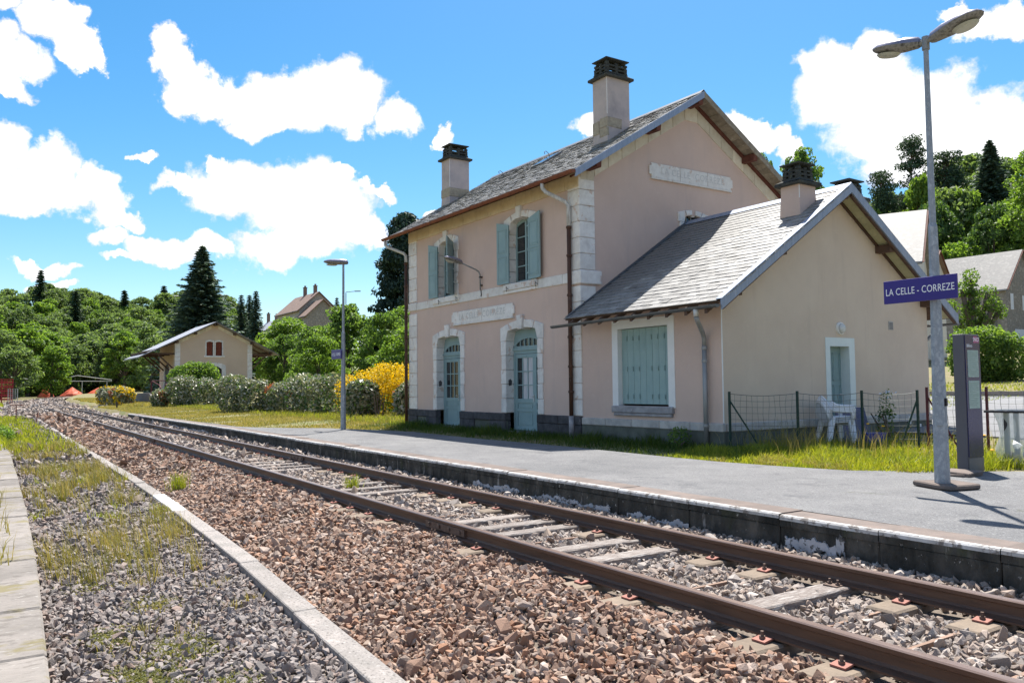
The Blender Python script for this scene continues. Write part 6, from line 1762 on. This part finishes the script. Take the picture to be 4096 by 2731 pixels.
# prototypes, about 10 m tall unless stated
far_b = [broadleaf_mesh(20+k, 10, 3.9+.35*(k % 3), 120, 62, .22, MAT['leaf_forest'] if k != 2 else MAT['leaf_light'], .12, clump_r=.78, shape=[None, lambda t: (max(.05, 4*t*(1-t))**.6), lambda t: (1-t)**.5*min(1, t*6+.3)][k % 3]) for k in range(5)]
far_l = [broadleaf_mesh(40+k, 10, 3.5, 110, 62, .22, MAT['leaf_light'], .15, clump_r=.75) for k in range(2)]
mid_b = [broadleaf_mesh(60+k, 6, 2.5, 130, 95, .10, m_, .10, clump_r=.52) for k, m_ in enumerate((MAT['leaf_mid'], MAT['leaf_light'], MAT['leaf_mid']))]
dark_b = broadleaf_mesh(80, 10, 3.4, 130, 75, .19, MAT['leaf_dark'], .12, clump_r=.7)
spruce = conifer_mesh(5, 20, 7.6, MAT['needle_blue'], 66, 14, 24, .22, .55, .05, power=.82, up=.12)
spruce2 = conifer_mesh(6, 15, 3.2, MAT['needle_blue'], 48, 10, 13, .26, .46, .05, power=.72)
spruce_far = conifer_mesh(8, 15, 3.2, MAT['needle'], 28, 9, 8, .25, .85, .05, power=.7)
# Scots pines: bare trunk, flat tiers of needles near the top
def pine_mesh(seed, h):
    r = np.random.default_rng(seed); P, N = [], []; segs = [([(0, 0, -.3), (.3, .1, h*.5), (.1, -.2, h*.97)], [h*.014, h*.011, h*.003])]
    for k in range(44):
        t = r.uniform(.42, 1)**.9; ph = r.uniform(0, 6.28); L = (1.05-t)*h*.28+.45; z = h*t
        c = np.array([L*np.cos(ph)*r.uniform(.5, 1), L*np.sin(ph)*r.uniform(.5, 1), z+r.uniform(-.1, .5)])
        d = unit(r.normal(size=(110, 3))); P.append(c+d*np.array([1.25, 1.25, .42])*r.uniform(.5, 1.15, (110, 1))); N.append(d+[0, 0, .6])
        segs.append(([(.1, 0, z-.5), tuple(c)], [h*.005, .02]))
    P = np.concatenate(P); V, T = leaf_cards(P, np.concatenate(N), .24, .8, .35)
    return fastmesh('crown', V, T, MAT['needle']), limb_mesh(segs, MAT['bark_pine'], 'trunk')
pines = [pine_mesh(3, 18), pine_mesh(4, 20)]
# open-crowned oak
oak = broadleaf_mesh(91, 20, 4.6, 120, 60, .20, MAT['leaf_mid'], .5, clump_r=.75)
def birch_mesh(seed):
    return broadleaf_mesh(seed, 18, 3.2, 90, 90, .17, MAT['leaf_light'], .1, shape=lambda t: (max(.05, 4*t*(1-t))**.4)*(1-.4*t), clump_r=.85)
birch = birch_mesh(95)

tree('spruce', 'tall broad blue-green spruce towering behind the goods shed', spruce, (-112.3, 24.9, G(-112, 25)), (1, 1, 1.0))
for (x, y, h, lb) in ((-125.6, 33.6, 15.1, 'slim dark spruce, first of three beside the big spruce'), (-129.1, 35.8, 15.5, 'slim dark spruce, middle of three beside the big spruce'), (-123.1, 35.1, 15.5, 'slim dark spruce, last of three beside the big spruce')):
    tree('spruce', lb, spruce2, (x, y, G(x, y)), (.85, .85, h/15), rnd.uniform(0, 6), 'slim spruces beside the big spruce')
tree('spruce', 'small lone spruce beyond the grey hillside house', spruce2, (-112.5, 43.8, G(-112, 44)), (.6, .6, 13.6/15), 1)
# columnar conifer left of the station
C_, P, N = crown_points(420, 85, 1.0, 12.9, 2.35, lambda t: (1-t**2.2)**.6*(.9 if t > .1 else .75), .5, 77)
V, T = leaf_cards(P, N, .15, .6, .4, hang=2.2)
cyp = (fastmesh('crown', V, T, MAT['needle_cypress']), limb_mesh([([(0, 0, -.3), (0, 0, 12)], [.3, .05])], MAT['bark'], 'trunk'))
tree('cypress', 'dense dark columnar conifer behind the left corner of the station', cyp, (-53.9, 26.3, G(-54, 26)), (1.22, 1.22, 1.02))
MIDL = ['bushy pale green tree behind the goods shed', 'low leafy tree behind the right-hand eaves of the shed', 'mid green tree behind the silvery hedge', 'tall leafy tree behind the single-headed lamp post', 'broad light green tree beside the left corner of the station', 'small leafy tree behind the silvery hedge beside the lamp post']
for (x, y, h, r_, k, lb) in ((-90.5, 29.5, 8.6, 4.4, 1, MIDL[0]), (-80.0, 30.0, 6.8, 2.6, 1, MIDL[1]), (-58.3, 21.1, 5.9, 2.5, 0, MIDL[2]), (-55.7, 22.6, 7.3, 2.7, 0, MIDL[3]), (-43.6, 20.0, 5.7, 2.3, 2, MIDL[4]), (-50.8, 18.6, 4.7, 2.0, 1, MIDL[5])):
    tree('leafy_tree', lb, mid_b[k], (x, y, G(x, y)-.3), (r_/2.5, r_/2.5, h/6), rnd.uniform(0, 6), 'trees behind the hedge')
for (x, y, h, lb) in ((-72, 27.5, 6.4, 'leafy tree wedged between the shed and the hillside trees'), (-48, 23.5, 6.2, 'leafy tree in front of the columnar conifer'), (-38.5, 19.3, 4.6, 'pale leafy bush close to the rear left corner of the station'), (-84, 27, 6.5, 'leafy tree directly behind the goods shed')):
    tree('leafy_tree', lb, mid_b[rnd.randrange(3)], (x, y, G(x, y)-.3), (1.0, 1.0, h/6), rnd.uniform(0, 6), 'trees behind the hedge')
# right-hand hillside
RT = [('oak', 'open-crowned oak showing its branches behind the annex chimney', oak, -71.3, 96.5, 27.2, 20, 1.0), ('tree', 'leafy tree top peeping over the main roof slope', oak, -78.6, 97.2, 28.9, 20, .62),
      ('pine', 'lone Scots pine with bare trunk behind the pale-roofed house', pines[0], -62.0, 100.4, 20.4, 18, .85), ('pine', 'tallest Scots pine left of the lamp post', pines[1], -61.0, 105.7, 22.6, 20, 1.0), ('pine', 'flat-topped Scots pine right of the lamp post', pines[0], -58.7, 110.3, 19.9, 18, 1.1),
      ('spruce', 'dark conical spruce on the hillside behind the stone house', spruce, -51.0, 106.4, 20.4, 20, .85), ('birch', 'tall pale birch at the far side of the stone house', birch, -39.0, 90.5, 20.3, 18, 1.2),
      ('tree', 'round silvery-green tree behind the lamp post', dark_b, -50.6, 92.0, 16.2, 10, 1.15), ('tree', 'broad dark round tree behind the stone house roof', dark_b, -43.6, 91.0, 14.9, 10, 1.1), ('tree', 'low light green tree just over the stone house ridge', far_l[0], -45.8, 88.0, 11.8, 10, 1.1),
      ('tree', 'pale green tree between the Scots pines', far_l[1], -56.7, 100.0, 18.4, 10, .9), ('tree', 'pale green tree left of the dark spruce', far_l[0], -52.4, 102.4, 15.2, 10, .9), ('tree', 'mid green tree behind the rear annex chimney', far_b[0], -66.1, 97.8, 19.9, 10, 1.0), ('tree', 'pale tree at the foot of the lone pine', far_l[1], -62.2, 98.3, 15.8, 10, .85)]
for (nm, lb, me, x, y, h, h0, s) in RT:
    tree(nm if nm != 'tree' else 'hillside_tree', lb, me, (x, y, G(x, y)-.3), (s, s, h/h0), rnd.uniform(0, 6))
k = 0
for i in range(64):
    x = rnd.uniform(-92, -22); y = rnd.uniform(97, 140)
    if x > -86+(y-99)*.2:
        s = rnd.uniform(.95, 1.5)
        tree('hillside_tree', 'broadleaf tree in the wood covering the hillside behind the stone house', rnd.choice(far_b+far_l), (x, y+3, G(x, y+3)-.4), (s, s, s*rnd.uniform(.95, 1.15)), rnd.uniform(0, 6), 'wood behind the stone house')
# wood on the hill beyond the track
spots = []
def wood(n, xa, xb, va, vb_, smin, hs, lab, grp, meshes):
    c = 0; tries = 0
    while c < n and tries < n*40:
        tries += 1
        x = rnd.uniform(xa, xb); v = rnd.uniform(va, vb_); y = -x*v
        if any((x-a)**2+(y-q_)**2 < smin**2 for a, q_ in spots): continue
        spots.append((x, y)); c += 1
        s = rnd.uniform(*hs)
        tree('woodland_tree', lab, rnd.choice(meshes), (x, y, G(x, y)-.5), (s*rnd.uniform(.95, 1.2), s*rnd.uniform(.95, 1.2), s), rnd.uniform(0, 6), grp)
wood(26, -262, -222, -.045, .20, 5.5, (1.25, 1.75), 'broadleaf tree at the foot of the wooded hill beyond the track', 'trees at the foot of the far wood', far_b+far_l)
wood(46, -318, -262, -.05, .26, 6.0, (1.3, 1.8), 'broadleaf tree half-way up the wooded hill beyond the track', 'trees on the far wooded hill', far_b+far_l[:1])
wood(44, -375, -318, -.05, .28, 7.0, (1.3, 1.9), 'broadleaf tree near the crest of the wooded hill beyond the track', 'trees on the far wooded hill crest', far_b)
for (x, y, h) in ((-300, 27.0, 23), (-318, 44, 22), (-355, 20, 24), (-345, 62, 20), (-290, 70, 18)):
    tree('woodland_spruce', 'dark spruce standing out of the far wooded hill', spruce_far, (x, y, G(x, y)-.5), (1.35, 1.35, h/15), rnd.uniform(0, 6), 'spruces in the far wood')
# trees at the left edge, nearer than the hill
for (x, y, s, lb) in ((-172, -2, 1.15, 'full green tree at the bend, behind the red crates'), (-178, 6, 1.05, 'leafy tree at the bend, second from the red crates'), (-190, 4, 1.4, 'tall leafy tree at the bend, set back from the crates'), (-196, 13.5, 1.15, 'leafy tree at the bend just beyond the tent frame'), (-214, 30, 1.5, 'broad tree beyond the bend, between tent frame and shed'), (-222, 37, 1.7, 'large pale-lit tree beyond the bend beside the shed'), (-165, 28, 1.1, 'leafy tree behind the yellow broom hedge')):
    tree('bend_tree', lb, rnd.choice(far_b[:2]+far_l), (x, y, G(x, y)-.4), (s*1.05, s*1.05, s), rnd.uniform(0, 6), 'trees at the bend of the track')

# ---- hedges and shrubs: leaves over an uneven body
def shrub_mesh(seed, segs, leaf, n, mats, w, colour=None):
    """segs: list of blobs (x, y, z, rx, ry, rz); returns one leaf mesh; colour(P, r) picks the material index"""
    r = np.random.default_rng(seed); P, N = [], []
    vol = np.array([s[3]*s[4]+s[3]*s[5]+s[4]*s[5] for s in segs]); vol = vol/vol.sum()
    for s, q in zip(segs, vol):
        m = int(n*q); d = unit(r.normal(size=(m, 3)))
        d = np.sign(d)*np.abs(d)**.8
        p = d*np.array(s[3:])*(r.uniform(.55, 1.02, (m, 1))**.5)+np.array(s[:3])
        p += r.normal(size=p.shape)*.04
        keep = p[:, 2] > 0.02
        P.append(p[keep]); N.append((d+[0, 0, .3])[keep])
    P = np.concatenate(P); N = np.concatenate(N)
    V, T = leaf_cards(P, N, leaf*r.uniform(.6, 1.35, len(P)), .8)
    mi = None
    if colour is not None:
        c = colour(P, r); mi = np.concatenate([c, c])
    return fastmesh('foliage', V, T, mats, mi)
def shrub(name, label, cat, loc, me, stems=3, group=None, h=1.0):
    t = thing(name, label, cat, loc, group)
    o = bpy.data.objects.new('foliage', me); link(o); o.parent = t
    b = MB()
    for k in range(stems): b.tube([(rnd.uniform(-.15, .15), rnd.uniform(-.15, .15), -.1), (rnd.uniform(-.3, .3), rnd.uniform(-.3, .3), h*.7)], [.04, .012], 5)
    o = bpy.data.objects.new('stem', b.mesh('stem', MAT['bark'])); link(o); o.parent = t
    return t
HM = [MAT['leaf_silver'], MAT['leaf_red'], MAT['leaf_dark'], MAT['leaf_yellow']]
def mix(red, dark, yel=0):
    def f_(P, r):
        a = r.random(len(P)); n = np.sin(P[:, 0]*2.1+P[:, 1]*1.3)+np.sin(P[:, 2]*3+P[:, 1]*2.7)
        c = np.zeros(len(P), int); c[a < dark] = 2
        c[(n > 1.15-red) & (a > .35)] = 1 if red > 0 else 0
        if yel: c[(n < -1.2+yel) & (a > .3)] = 3
        return c
    return f_
def hedge_run(name, pts, h, w, seed, label, colour, n=5200, leaf=.085, group=None):
    cx, cy = pts[len(pts)//2]; z0 = G(cx, cy)
    segs = []
    for i in range(len(pts)-1):
        (xa, ya), (xb, yb) = pts[i], pts[i+1]; L = math.hypot(xb-xa, yb-ya); m = max(1, int(L/.9))
        for k in range(m):
            t = (k+.5)/m; hh = h*rnd.uniform(.88, 1.12)
            segs.append((xa+(xb-xa)*t-cx+rnd.uniform(-.1, .1), ya+(yb-ya)*t-cy+rnd.uniform(-.12, .12), hh*.5, w*rnd.uniform(.85, 1.15), w*rnd.uniform(.85, 1.15), hh*.52))
    return shrub(name, label, 'hedge', (cx, cy, z0), shrub_mesh(seed, segs, leaf, n, HM, w, colour), 5, group, h)
hedge_run('hedge', [(-44.5, 11.0), (-43.3, 11.8), (-42.0, 12.6)], 1.75, .95, 11, 'silvery hedge bush nearest the goods shed, with dense small leaves', mix(.0, .3))
hedge_run('hedge', [(-41.8, 12.9), (-39.6, 13.3)], 1.65, .95, 12, 'silvery hedge with reddish tips, second section from the shed', mix(.08, .28))
hedge_run('hedge', [(-39.3, 13.2), (-37.2, 13.6), (-35.2, 13.9)], 1.75, 1.0, 13, 'silvery grey-green hedge behind the single-headed lamp post', mix(.0, .32))
hedge_run('hedge', [(-32.2, 13.1), (-30.6, 13.7)], 1.45, .75, 14, 'silvery hedge bush in front of the yellow broom', mix(.0, .3))
hedge_run('hedge', [(-30.0, 14.5), (-29.0, 15.0)], 1.35, .8, 15, 'copper-red leaved shrub beside the left corner of the station', mix(.75, .25))
bm_ = shrub_mesh(21, [(0, 0, 1.0, 1.5, 1.5, 1.15), (1.2, .8, .9, 1.2, 1.2, 1.0), (-1.1, -.6, .9, 1.1, 1.1, .95), (.4, .2, 1.55, 1.0, 1.0, .75), (2.2, 1.6, .8, .9, .9, .8)], .06, 9000, [MAT['leaf_yellow'], MAT['leaf_mid']], 1, lambda P, r: ((P[:, 2] < .75+.3*np.sin(P[:, 0]*3)) & (r.random(len(P)) < .6)).astype(int))
shrub('broom_bush', 'bright yellow flowering broom between hedge and station', 'shrub', (-32.3, 14.7, G(-32.6, 15)+.0), bm_, 4, None, 1.6)
hedge_run('hedge', [(-60.8, 11.6), (-60.2, 12.6), (-59.6, 13.9)], 1.95, 1.25, 16, 'rounded silvery hedge in front of the shed door', mix(.0, .3), 5200, .10)
hedge_run('hedge', [(-61.5, 10.7), (-61.2, 11.2)], 1.2, .6, 17, 'small reddish shrub at the foot of the loading dock', mix(.5, .3), 1600, .09)
bm_ = shrub_mesh(22, [(0, 0, 1.6, 1.5, 1.5, 1.6), (.3, .8, 1.9, 1.1, 1.1, 1.35), (-.3, -.7, 1.7, 1.1, 1.1, 1.3), (0, .1, 2.5, 1.0, 1.0, .8)], .11, 9000, [MAT['leaf_mid'], MAT['leaf_light']], 1, lambda P, r: (r.random(len(P)) < .35).astype(int))
shrub('round_bush', 'large rounded green bush in front of the goods shed gable', 'shrub', (-66, 14.05, G(-66, 14)), bm_, 4, None, 2)
for i, (xa, ya, xb, yb) in enumerate(((-79, 9.6, -81.5, 9.5), (-81.8, 9.5, -84.3, 9.4), (-84.6, 9.4, -87, 9.3))):
    hedge_run('flower_hedge', [(xa+8, ya+.5), (xb+8, yb+.3)], 1.45, .95, 31+i, ['yellow and copper hedge section nearest the shed dock', 'middle yellow and white hedge section beside the curve', 'yellow hedge section farthest along the curve'][i], mix([.2, .0, .0][i], .12, [1.0, 1.1, 1.5][i]), 3000, .11, 'yellow hedge beside the curve')
# clipped bush and pollard by the road
bm_ = shrub_mesh(41, [(0, 0, 1.15, .95, 1.0, 1.2), (.55, .35, 1.05, .75, .8, 1.05), (-.55, -.3, 1.2, .8, .85, 1.1)], .075, 11000, [MAT['leaf_mid'], MAT['leaf_light']], 1, lambda P, r: ((P[:, 2] > 1.9) | (r.random(len(P)) < .2)).astype(int))
shrub('clipped_bush', 'large clipped green bush at the roadside behind the totem', 'shrub', (-17.3, 35.2, G(-17.3, 35.2)-.05), bm_, 4, None, 1.5)
pt = thing('pollard_tree', 'pollarded tree with knobbly ivy-clad limbs behind the clipped bush', 'tree', (-20.0, 39.4, G(-20, 39.4)))
b = MB(); kn = [(0, 0, 4.7), (.85, .35, 3.3), (-.85, -.3, 3.3), (.5, .6, 3.9), (-.2, -.4, 4.1), (.9, .7, 3.0)]
b.tube([(0, 0, -.2), (.02, 0, 1.2), (0, 0, 2.4), (0, 0, 4.6)], [.3, .25, .2, .10], 8)
for q in kn[1:]: b.tube([(0, 0, 1.6), (q[0]*.6, q[1]*.6, q[2]*.75), q], [.13, .11, .12], 7)
o = bpy.data.objects.new('trunk', b.mesh('trunk', MAT['bark'], smooth=True)); link(o); o.parent = pt
me = shrub_mesh(42, [(q[0], q[1], q[2], .34, .34, .34) for q in kn]+[(0, 0, 1.4+k*.45, .34, .34, .4) for k in range(7)]+[(q[0]*.6, q[1]*.6, q[2]*.75, .26, .26, .4) for q in kn[1:]], .07, 4200, [MAT['leaf_mid'], MAT['leaf_light']], 1, lambda P, r: (r.random(len(P)) < .4).astype(int))
o = bpy.data.objects.new('crown', me); link(o); o.parent = pt
# climber at the left platform end and weeds by the fence
bm_ = shrub_mesh(51, [(0, 0, .2, .5, .35, .35), (.5, .1, .15, .4, .3, .28)], .04, 1800, [MAT['leaf_light']], 1)
shrub('bramble', 'bright green bramble spilling over the end of the old platform', 'shrub', (-33.2, .75, -.35), bm_, 2, None, .3)
bm_ = shrub_mesh(52, [(0, 0, .3, .15, .15, .35), (.05, 0, .75, .12, .12, .3)], .03, 520, [MAT['leaf_dark'], MAT['plastic_white']], 1, lambda P, r: ((P[:, 2] > .85) & (r.random(len(P)) < .5)).astype(int))
shrub('tall_weed', 'tall dark weed with white flower heads against the annex plinth', 'weed', (-9.75, 15.6, .2), bm_, 3, None, .8)
bm_ = shrub_mesh(53, [(0, 0, .16, .18, .18, .22)], .03, 500, [MAT['leaf_mid']], 1)
shrub('small_weed', 'small weed growing out of the annex plinth foot by the downpipe', 'weed', (-11.6, 11.6, .16), bm_, 2, None, .2)

# ------------------------------------------------------------------ grass
def blades(P, h, w, lean=.35, wind=(.3, -.2)):
    n = len(P); h = np.broadcast_to(h, (n,))[:, None]*rng.uniform(.55, 1.25, (n, 1)); w = np.broadcast_to(w, (n,))[:, None]
    ph = rng.uniform(0, 2*np.pi, n); sd = np.stack([np.cos(ph), np.sin(ph), np.zeros(n)], -1)*w
    ld = np.stack([rng.normal(size=n), rng.normal(size=n), np.zeros(n)], -1)*lean+np.array([wind[0], wind[1], 0])*.4
    m = P+ld*h*.35+np.array([0, 0, .55])*h; t = P+ld*h+np.array([0, 0, 1.])*h*(1-.25*np.linalg.norm(ld, axis=1, keepdims=True))
    V = np.stack([P-sd, P+sd, m-sd*.7, m+sd*.7, t], 1)
    i = np.arange(n)[:, None]*5
    T = np.concatenate([i+np.array([[0, 1, 3]]), i+np.array([[0, 3, 2]]), i+np.array([[2, 3, 4]])])
    return V.reshape(-1, 3), T
def vnoise(x, y, s, seed=0):
    return .5+.25*np.sin(x*s+seed)*np.cos(y*s*1.3+seed*2)+.25*np.sin(x*s*2.3+y*s*1.7+seed*3)
def patch(n, xa, xb, ya, yb, test=None, zf=None):
    x = rng.uniform(xa, xb, n); y = rng.uniform(ya, yb, n)
    if test is not None:
        k = test(x, y); x, y = x[k], y[k]
    z = zf(x, y) if zf is not None else g(x, y)
    return np.stack([x, y, z], -1)
OUT = np.vectorize(outer)
def grass(name, label, sets, mat):
    V, T = join([blades(*s) for s in sets])
    o = place(name, fastmesh(name, V, T, mat), (0, 0, 0))
    kind(o, 'stuff'); return tag(o, label, 'grass')
lawn = lambda lo: (lambda x, y: (y > OUT(x)+lo) & (y > ye(x)+.45))
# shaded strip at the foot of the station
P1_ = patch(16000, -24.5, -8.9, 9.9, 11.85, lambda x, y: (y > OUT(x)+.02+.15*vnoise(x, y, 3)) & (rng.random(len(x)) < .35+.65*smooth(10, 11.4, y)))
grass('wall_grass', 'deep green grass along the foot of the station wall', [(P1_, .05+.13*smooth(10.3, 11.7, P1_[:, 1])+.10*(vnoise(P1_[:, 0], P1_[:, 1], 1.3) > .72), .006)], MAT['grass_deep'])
# sunny tall grass in front of the annex gable
P2_ = patch(30000, -10.6, -5.2, 9.9, 15.5, lambda x, y: (y > OUT(x)+.03) & (x > -10.6) & ~((y > 11.85) & (x < AX+.1)) & (y < 15.4) & (rng.random(len(x)) < .25+.75*smooth(13.8, 11.5, y)) & ~((x > TX0-.05) & (x < TX1+.05) & (y > TY0-.05) & (y < TY1+.05)))
grass('tall_grass', 'sunlit yellow-green tall grass between platform and annex fence', [(P2_, .10+.16*smooth(10.2, 11.3, P2_[:, 1])*vnoise(P2_[:, 0], P2_[:, 1], 2), .006, .45)], MAT['grass_green'])
P2b = patch(5000, -9.3, -5.8, 9.95, 11.3, lambda x, y: (y > OUT(x)+.02) & (vnoise(x, y, 2.4, 2) > .5))
grass('dry_edge_grass', 'straw-yellow grass fringe at the edge of the asphalt by the lamp post', [(P2b, .13, .006, .5)], MAT['grass_dry'])
P2c = patch(420, -10.4, -6.3, 11.2, 14.6, lambda x, y: x > -10.5)
P2d = patch(200, -10.4, -9.2, 12.0, 13.2)
grass('seed_grass', 'tall pale seeding grass stalks along the wire fence', [(P2c, .5, .0035, .22), (P2d, .62, .0035, .3)], MAT['grass_dry'])
P3_ = patch(16000, -5.6, 6, 12.6, 16.5, lambda x, y: y > OUT(x)+.05)
P3b = patch(30000, -30, -5, 15.5, 34, lambda x, y: ((y > 16.9) & (x < -12.5)) | (y < 17.2))
grass('rear_lawn_grass', 'short green grass of the verge behind the totem and bin', [(P3_, .12, .007), (P3b, .10, .012)], MAT['grass_green'])
# lawn between the platform and the hedge
P4_ = patch(60000, -64, -22.7, 7.2, 14.8, lambda x, y: (y > np.maximum(OUT(x), ye(x)+.5)+.05) & (vnoise(x, y, .55, 1) > .42) & ~((x > -25) & (y > 11.6)))
P4b = patch(30000, -64, -22.7, 10.0, 15.5, lambda x, y: (rng.random(len(x)) < smooth(10, 12.5, y)) & ~((x > -25) & (y > 11.6)))
grass('lawn_grass', 'green lawn between the platform and the silvery hedge', [(P4_[::5], .085, .011), (P4b[::2], .17+.12*(vnoise(P4b[::2, 0], P4b[::2, 1], 1.1, 4) > .7), .010)], MAT['grass_lawn'])
grass('hedge_foot_grass', 'fresh green taller grass along the foot of the silvery hedge', [(P4b[1::2][P4b[1::2, 1] > 11.3], .20, .010)], MAT['grass_green'])
P4c = patch(60000, -72, -22.7, 6.9, 13.0, lambda x, y: (y > np.maximum(OUT(x), ye(x)+.4)+.05) & (vnoise(x, y, .55, 1) < .66) & ~((x > -25) & (y > 11.6)))
grass('dry_lawn_grass', 'patches of dry straw-coloured grass on the lawn beside the platform edge', [(P4c, .075, .011)], MAT['grass_dry'])
P4d = patch(26000, -125, -64, 8.0, 14, lambda x, y: y > yn(x)+4.2+.8*vnoise(x, y, .3))
grass('curve_grass', 'rough grass inside the curve of the track', [(P4d, .22, .03)], MAT['grass_dry'])
# old track bed: tufts
bedz = lambda x, y: bed(x, y)-.02
def tufts(n, xa, xb, dens, seed, per, h):
    pts = []
    for k in range(n):
        x = rnd.uniform(xa, xb); lo, hi = float(yo(x))+.06, float(yk(x))-.06; y = lo+(hi-lo)*rnd.random()
        if vnoise(x, y, dens, seed) < .42: continue
        m = rnd.randrange(per//2, per); q = rng.normal(size=(m, 2))*rnd.uniform(.03, .10)+[x, y]; pts.append(q)
    q = np.concatenate(pts); return np.stack([q[:, 0], q[:, 1], bedz(q[:, 0], q[:, 1])], -1)
T1 = tufts(90, -15, -8.3, .9, 1, 40, .2)
T2 = tufts(190, -30, -14, .7, 2, 44, .2)
T2b = tufts(14, -8.3, -6, 1.5, 3, 34, .15)
grass('track_bed_grass', 'olive-yellow grass tufts growing in the lifted track bed', [(T1, .30, .0036, .25, (-.3, -.5)), (T2, .33, .006, .25, (-.3, -.5)), (T2b, .13, .0035, .35)], MAT['grass_dry'])
T3 = tufts(26, -30, -11, .7, 5, 40, .2)
T5 = patch(24000, -60, -26, -4, 3.0, lambda x, y: (y < yk(x)-.05) & (y < 2.6+.0*x) & (rng.random(len(x)) < .35+.65*smooth(2.6, 1.0, y)), lambda x, y: np.where(y > yo(x), bed(x, y), np.maximum(g(x, y), -.25))-.02)
T5b = patch(30000, -125, -58, -9, 2.6, lambda x, y: y < yn(x)-2.9)
grass('left_bank_grass', 'green grass on the bank beyond the end of the old platform', [(T3, .19, .005, .3), (T5, .32, .014, .25), (T5b, .28, .04, .25)], MAT['grass_green'])
T6 = patch(2600, -10, -2, -.6, .05, lambda x, y: vnoise(x, y, 1.7, 6) > .45, lambda x, y: np.full(len(x), -.205))
T6b = patch(3500, -24, -9, -1.6, .4, lambda x, y: (y < yo(x)-.2) & (vnoise(x, y, 1.0, 7) > .4), lambda x, y: np.full(len(x), -.215))
grass('old_platform_grass', 'sparse yellow grass growing from the joints of the old platform', [(T6, .07, .003, .5), (T6b, .28, .005, .3)], MAT['grass_dry'])
# moss cushions in the old bed and on the old platform
def cushion(x, y, n, r): 
    q = rng.normal(size=(n, 2))*r; return np.stack([x+q[:, 0], y+q[:, 1]*.7, bed(x+q[:, 0], y+q[:, 1]*.7)+rng.uniform(-.01, .012, n)], -1)
MS = np.concatenate([cushion(x_, y_, n_m, r_) for x_, y_, n_m, r_ in ((-5.6, .95, 2600, .16), (-6.1, 1.25, 1800, .14), (-6.6, .85, 900, .12), (-7.4, 1.3, 700, .14), (-5.1, 1.35, 800, .12), (-8.4, .9, 700, .15), (-9.6, 1.4, 800, .2))])
grass('moss_cushions', 'low yellow-green moss spreading over the grey gravel beside the old platform', [(MS, .028, .006, .9)], MAT['grass_lawn'])
# single tufts in the ballast
def tuft_at(x, y, z, n, h, r):
    q = rng.normal(size=(n, 2))*r; return np.stack([x+q[:, 0], y+q[:, 1], np.full(n, z)], -1)
grass('ballast_tufts', 'isolated green grass tufts growing between the rails and beside the kerb', [(tuft_at(-12.2, 5.0, -.2, 130, .3, .05), .26, .004, .3), (tuft_at(-14.6, 2.9, -.3, 160, .3, .07), .34, .004, .2), (tuft_at(-12.9, 2.3, -.42, 120, .2, .12), .16, .004, .4), (tuft_at(-10.0, 1.7, -.42, 90, .2, .07), .08, .005, .8), (tuft_at(-6.9, 6.28, -.22, 60, .2, .05), .12, .004, .6), (tuft_at(-6.1, 6.25, -.22, 40, .2, .05), .10, .004, .6)], MAT['grass_green'])
# bare twigs in the foreground of the old bed
tw = thing('dry_stalks', 'thin dark dry stalks rising from the gravel beside the old platform edge', 'stalks', (-6, .9, -.42))
for k in range(12):
    x = -6.6+rnd.uniform(-1.2, 1.1); y = .85+rnd.uniform(-.3, .5); b = MB(); h = rnd.uniform(.25, .6); a, c = rnd.uniform(-.12, .12), rnd.uniform(-.12, .2)
    b.tube([(x, y, -.44), (x+a*.5, y+c*.4, -.44+h*.5), (x+a*1.3, y+c, -.44+h)], [.0035, .003, .0015], 4); b.build('stalk', MAT['bark'], tw)
# yellow flowers by the fence
fl = thing('yellow_flowers', 'small yellow flowers on long stalks behind the wire fence', 'flowers', (-8.6, 13.9, .2))
for (x, y, zz) in ((-8.75, 13.45, .66), (-8.55, 13.6, .62), (-6.5, 12.3, .55), (-6.3, 12.6, .6), (-6.0, 12.2, .42)):
    b = MB(); b.m = 0; b.tube([(x, y, .15), (x+.02, y, zz*.6), (x, y+.02, zz)], [.004, .003, .003], 4); b.m = 1; b.lathe((x, y+.02, zz), [(.0, -.012), (.028, -.004), (.03, .006), (.012, .014)], 8); b.build('flower', [MAT['grass_green'], MAT['yellow_flower']], fl)
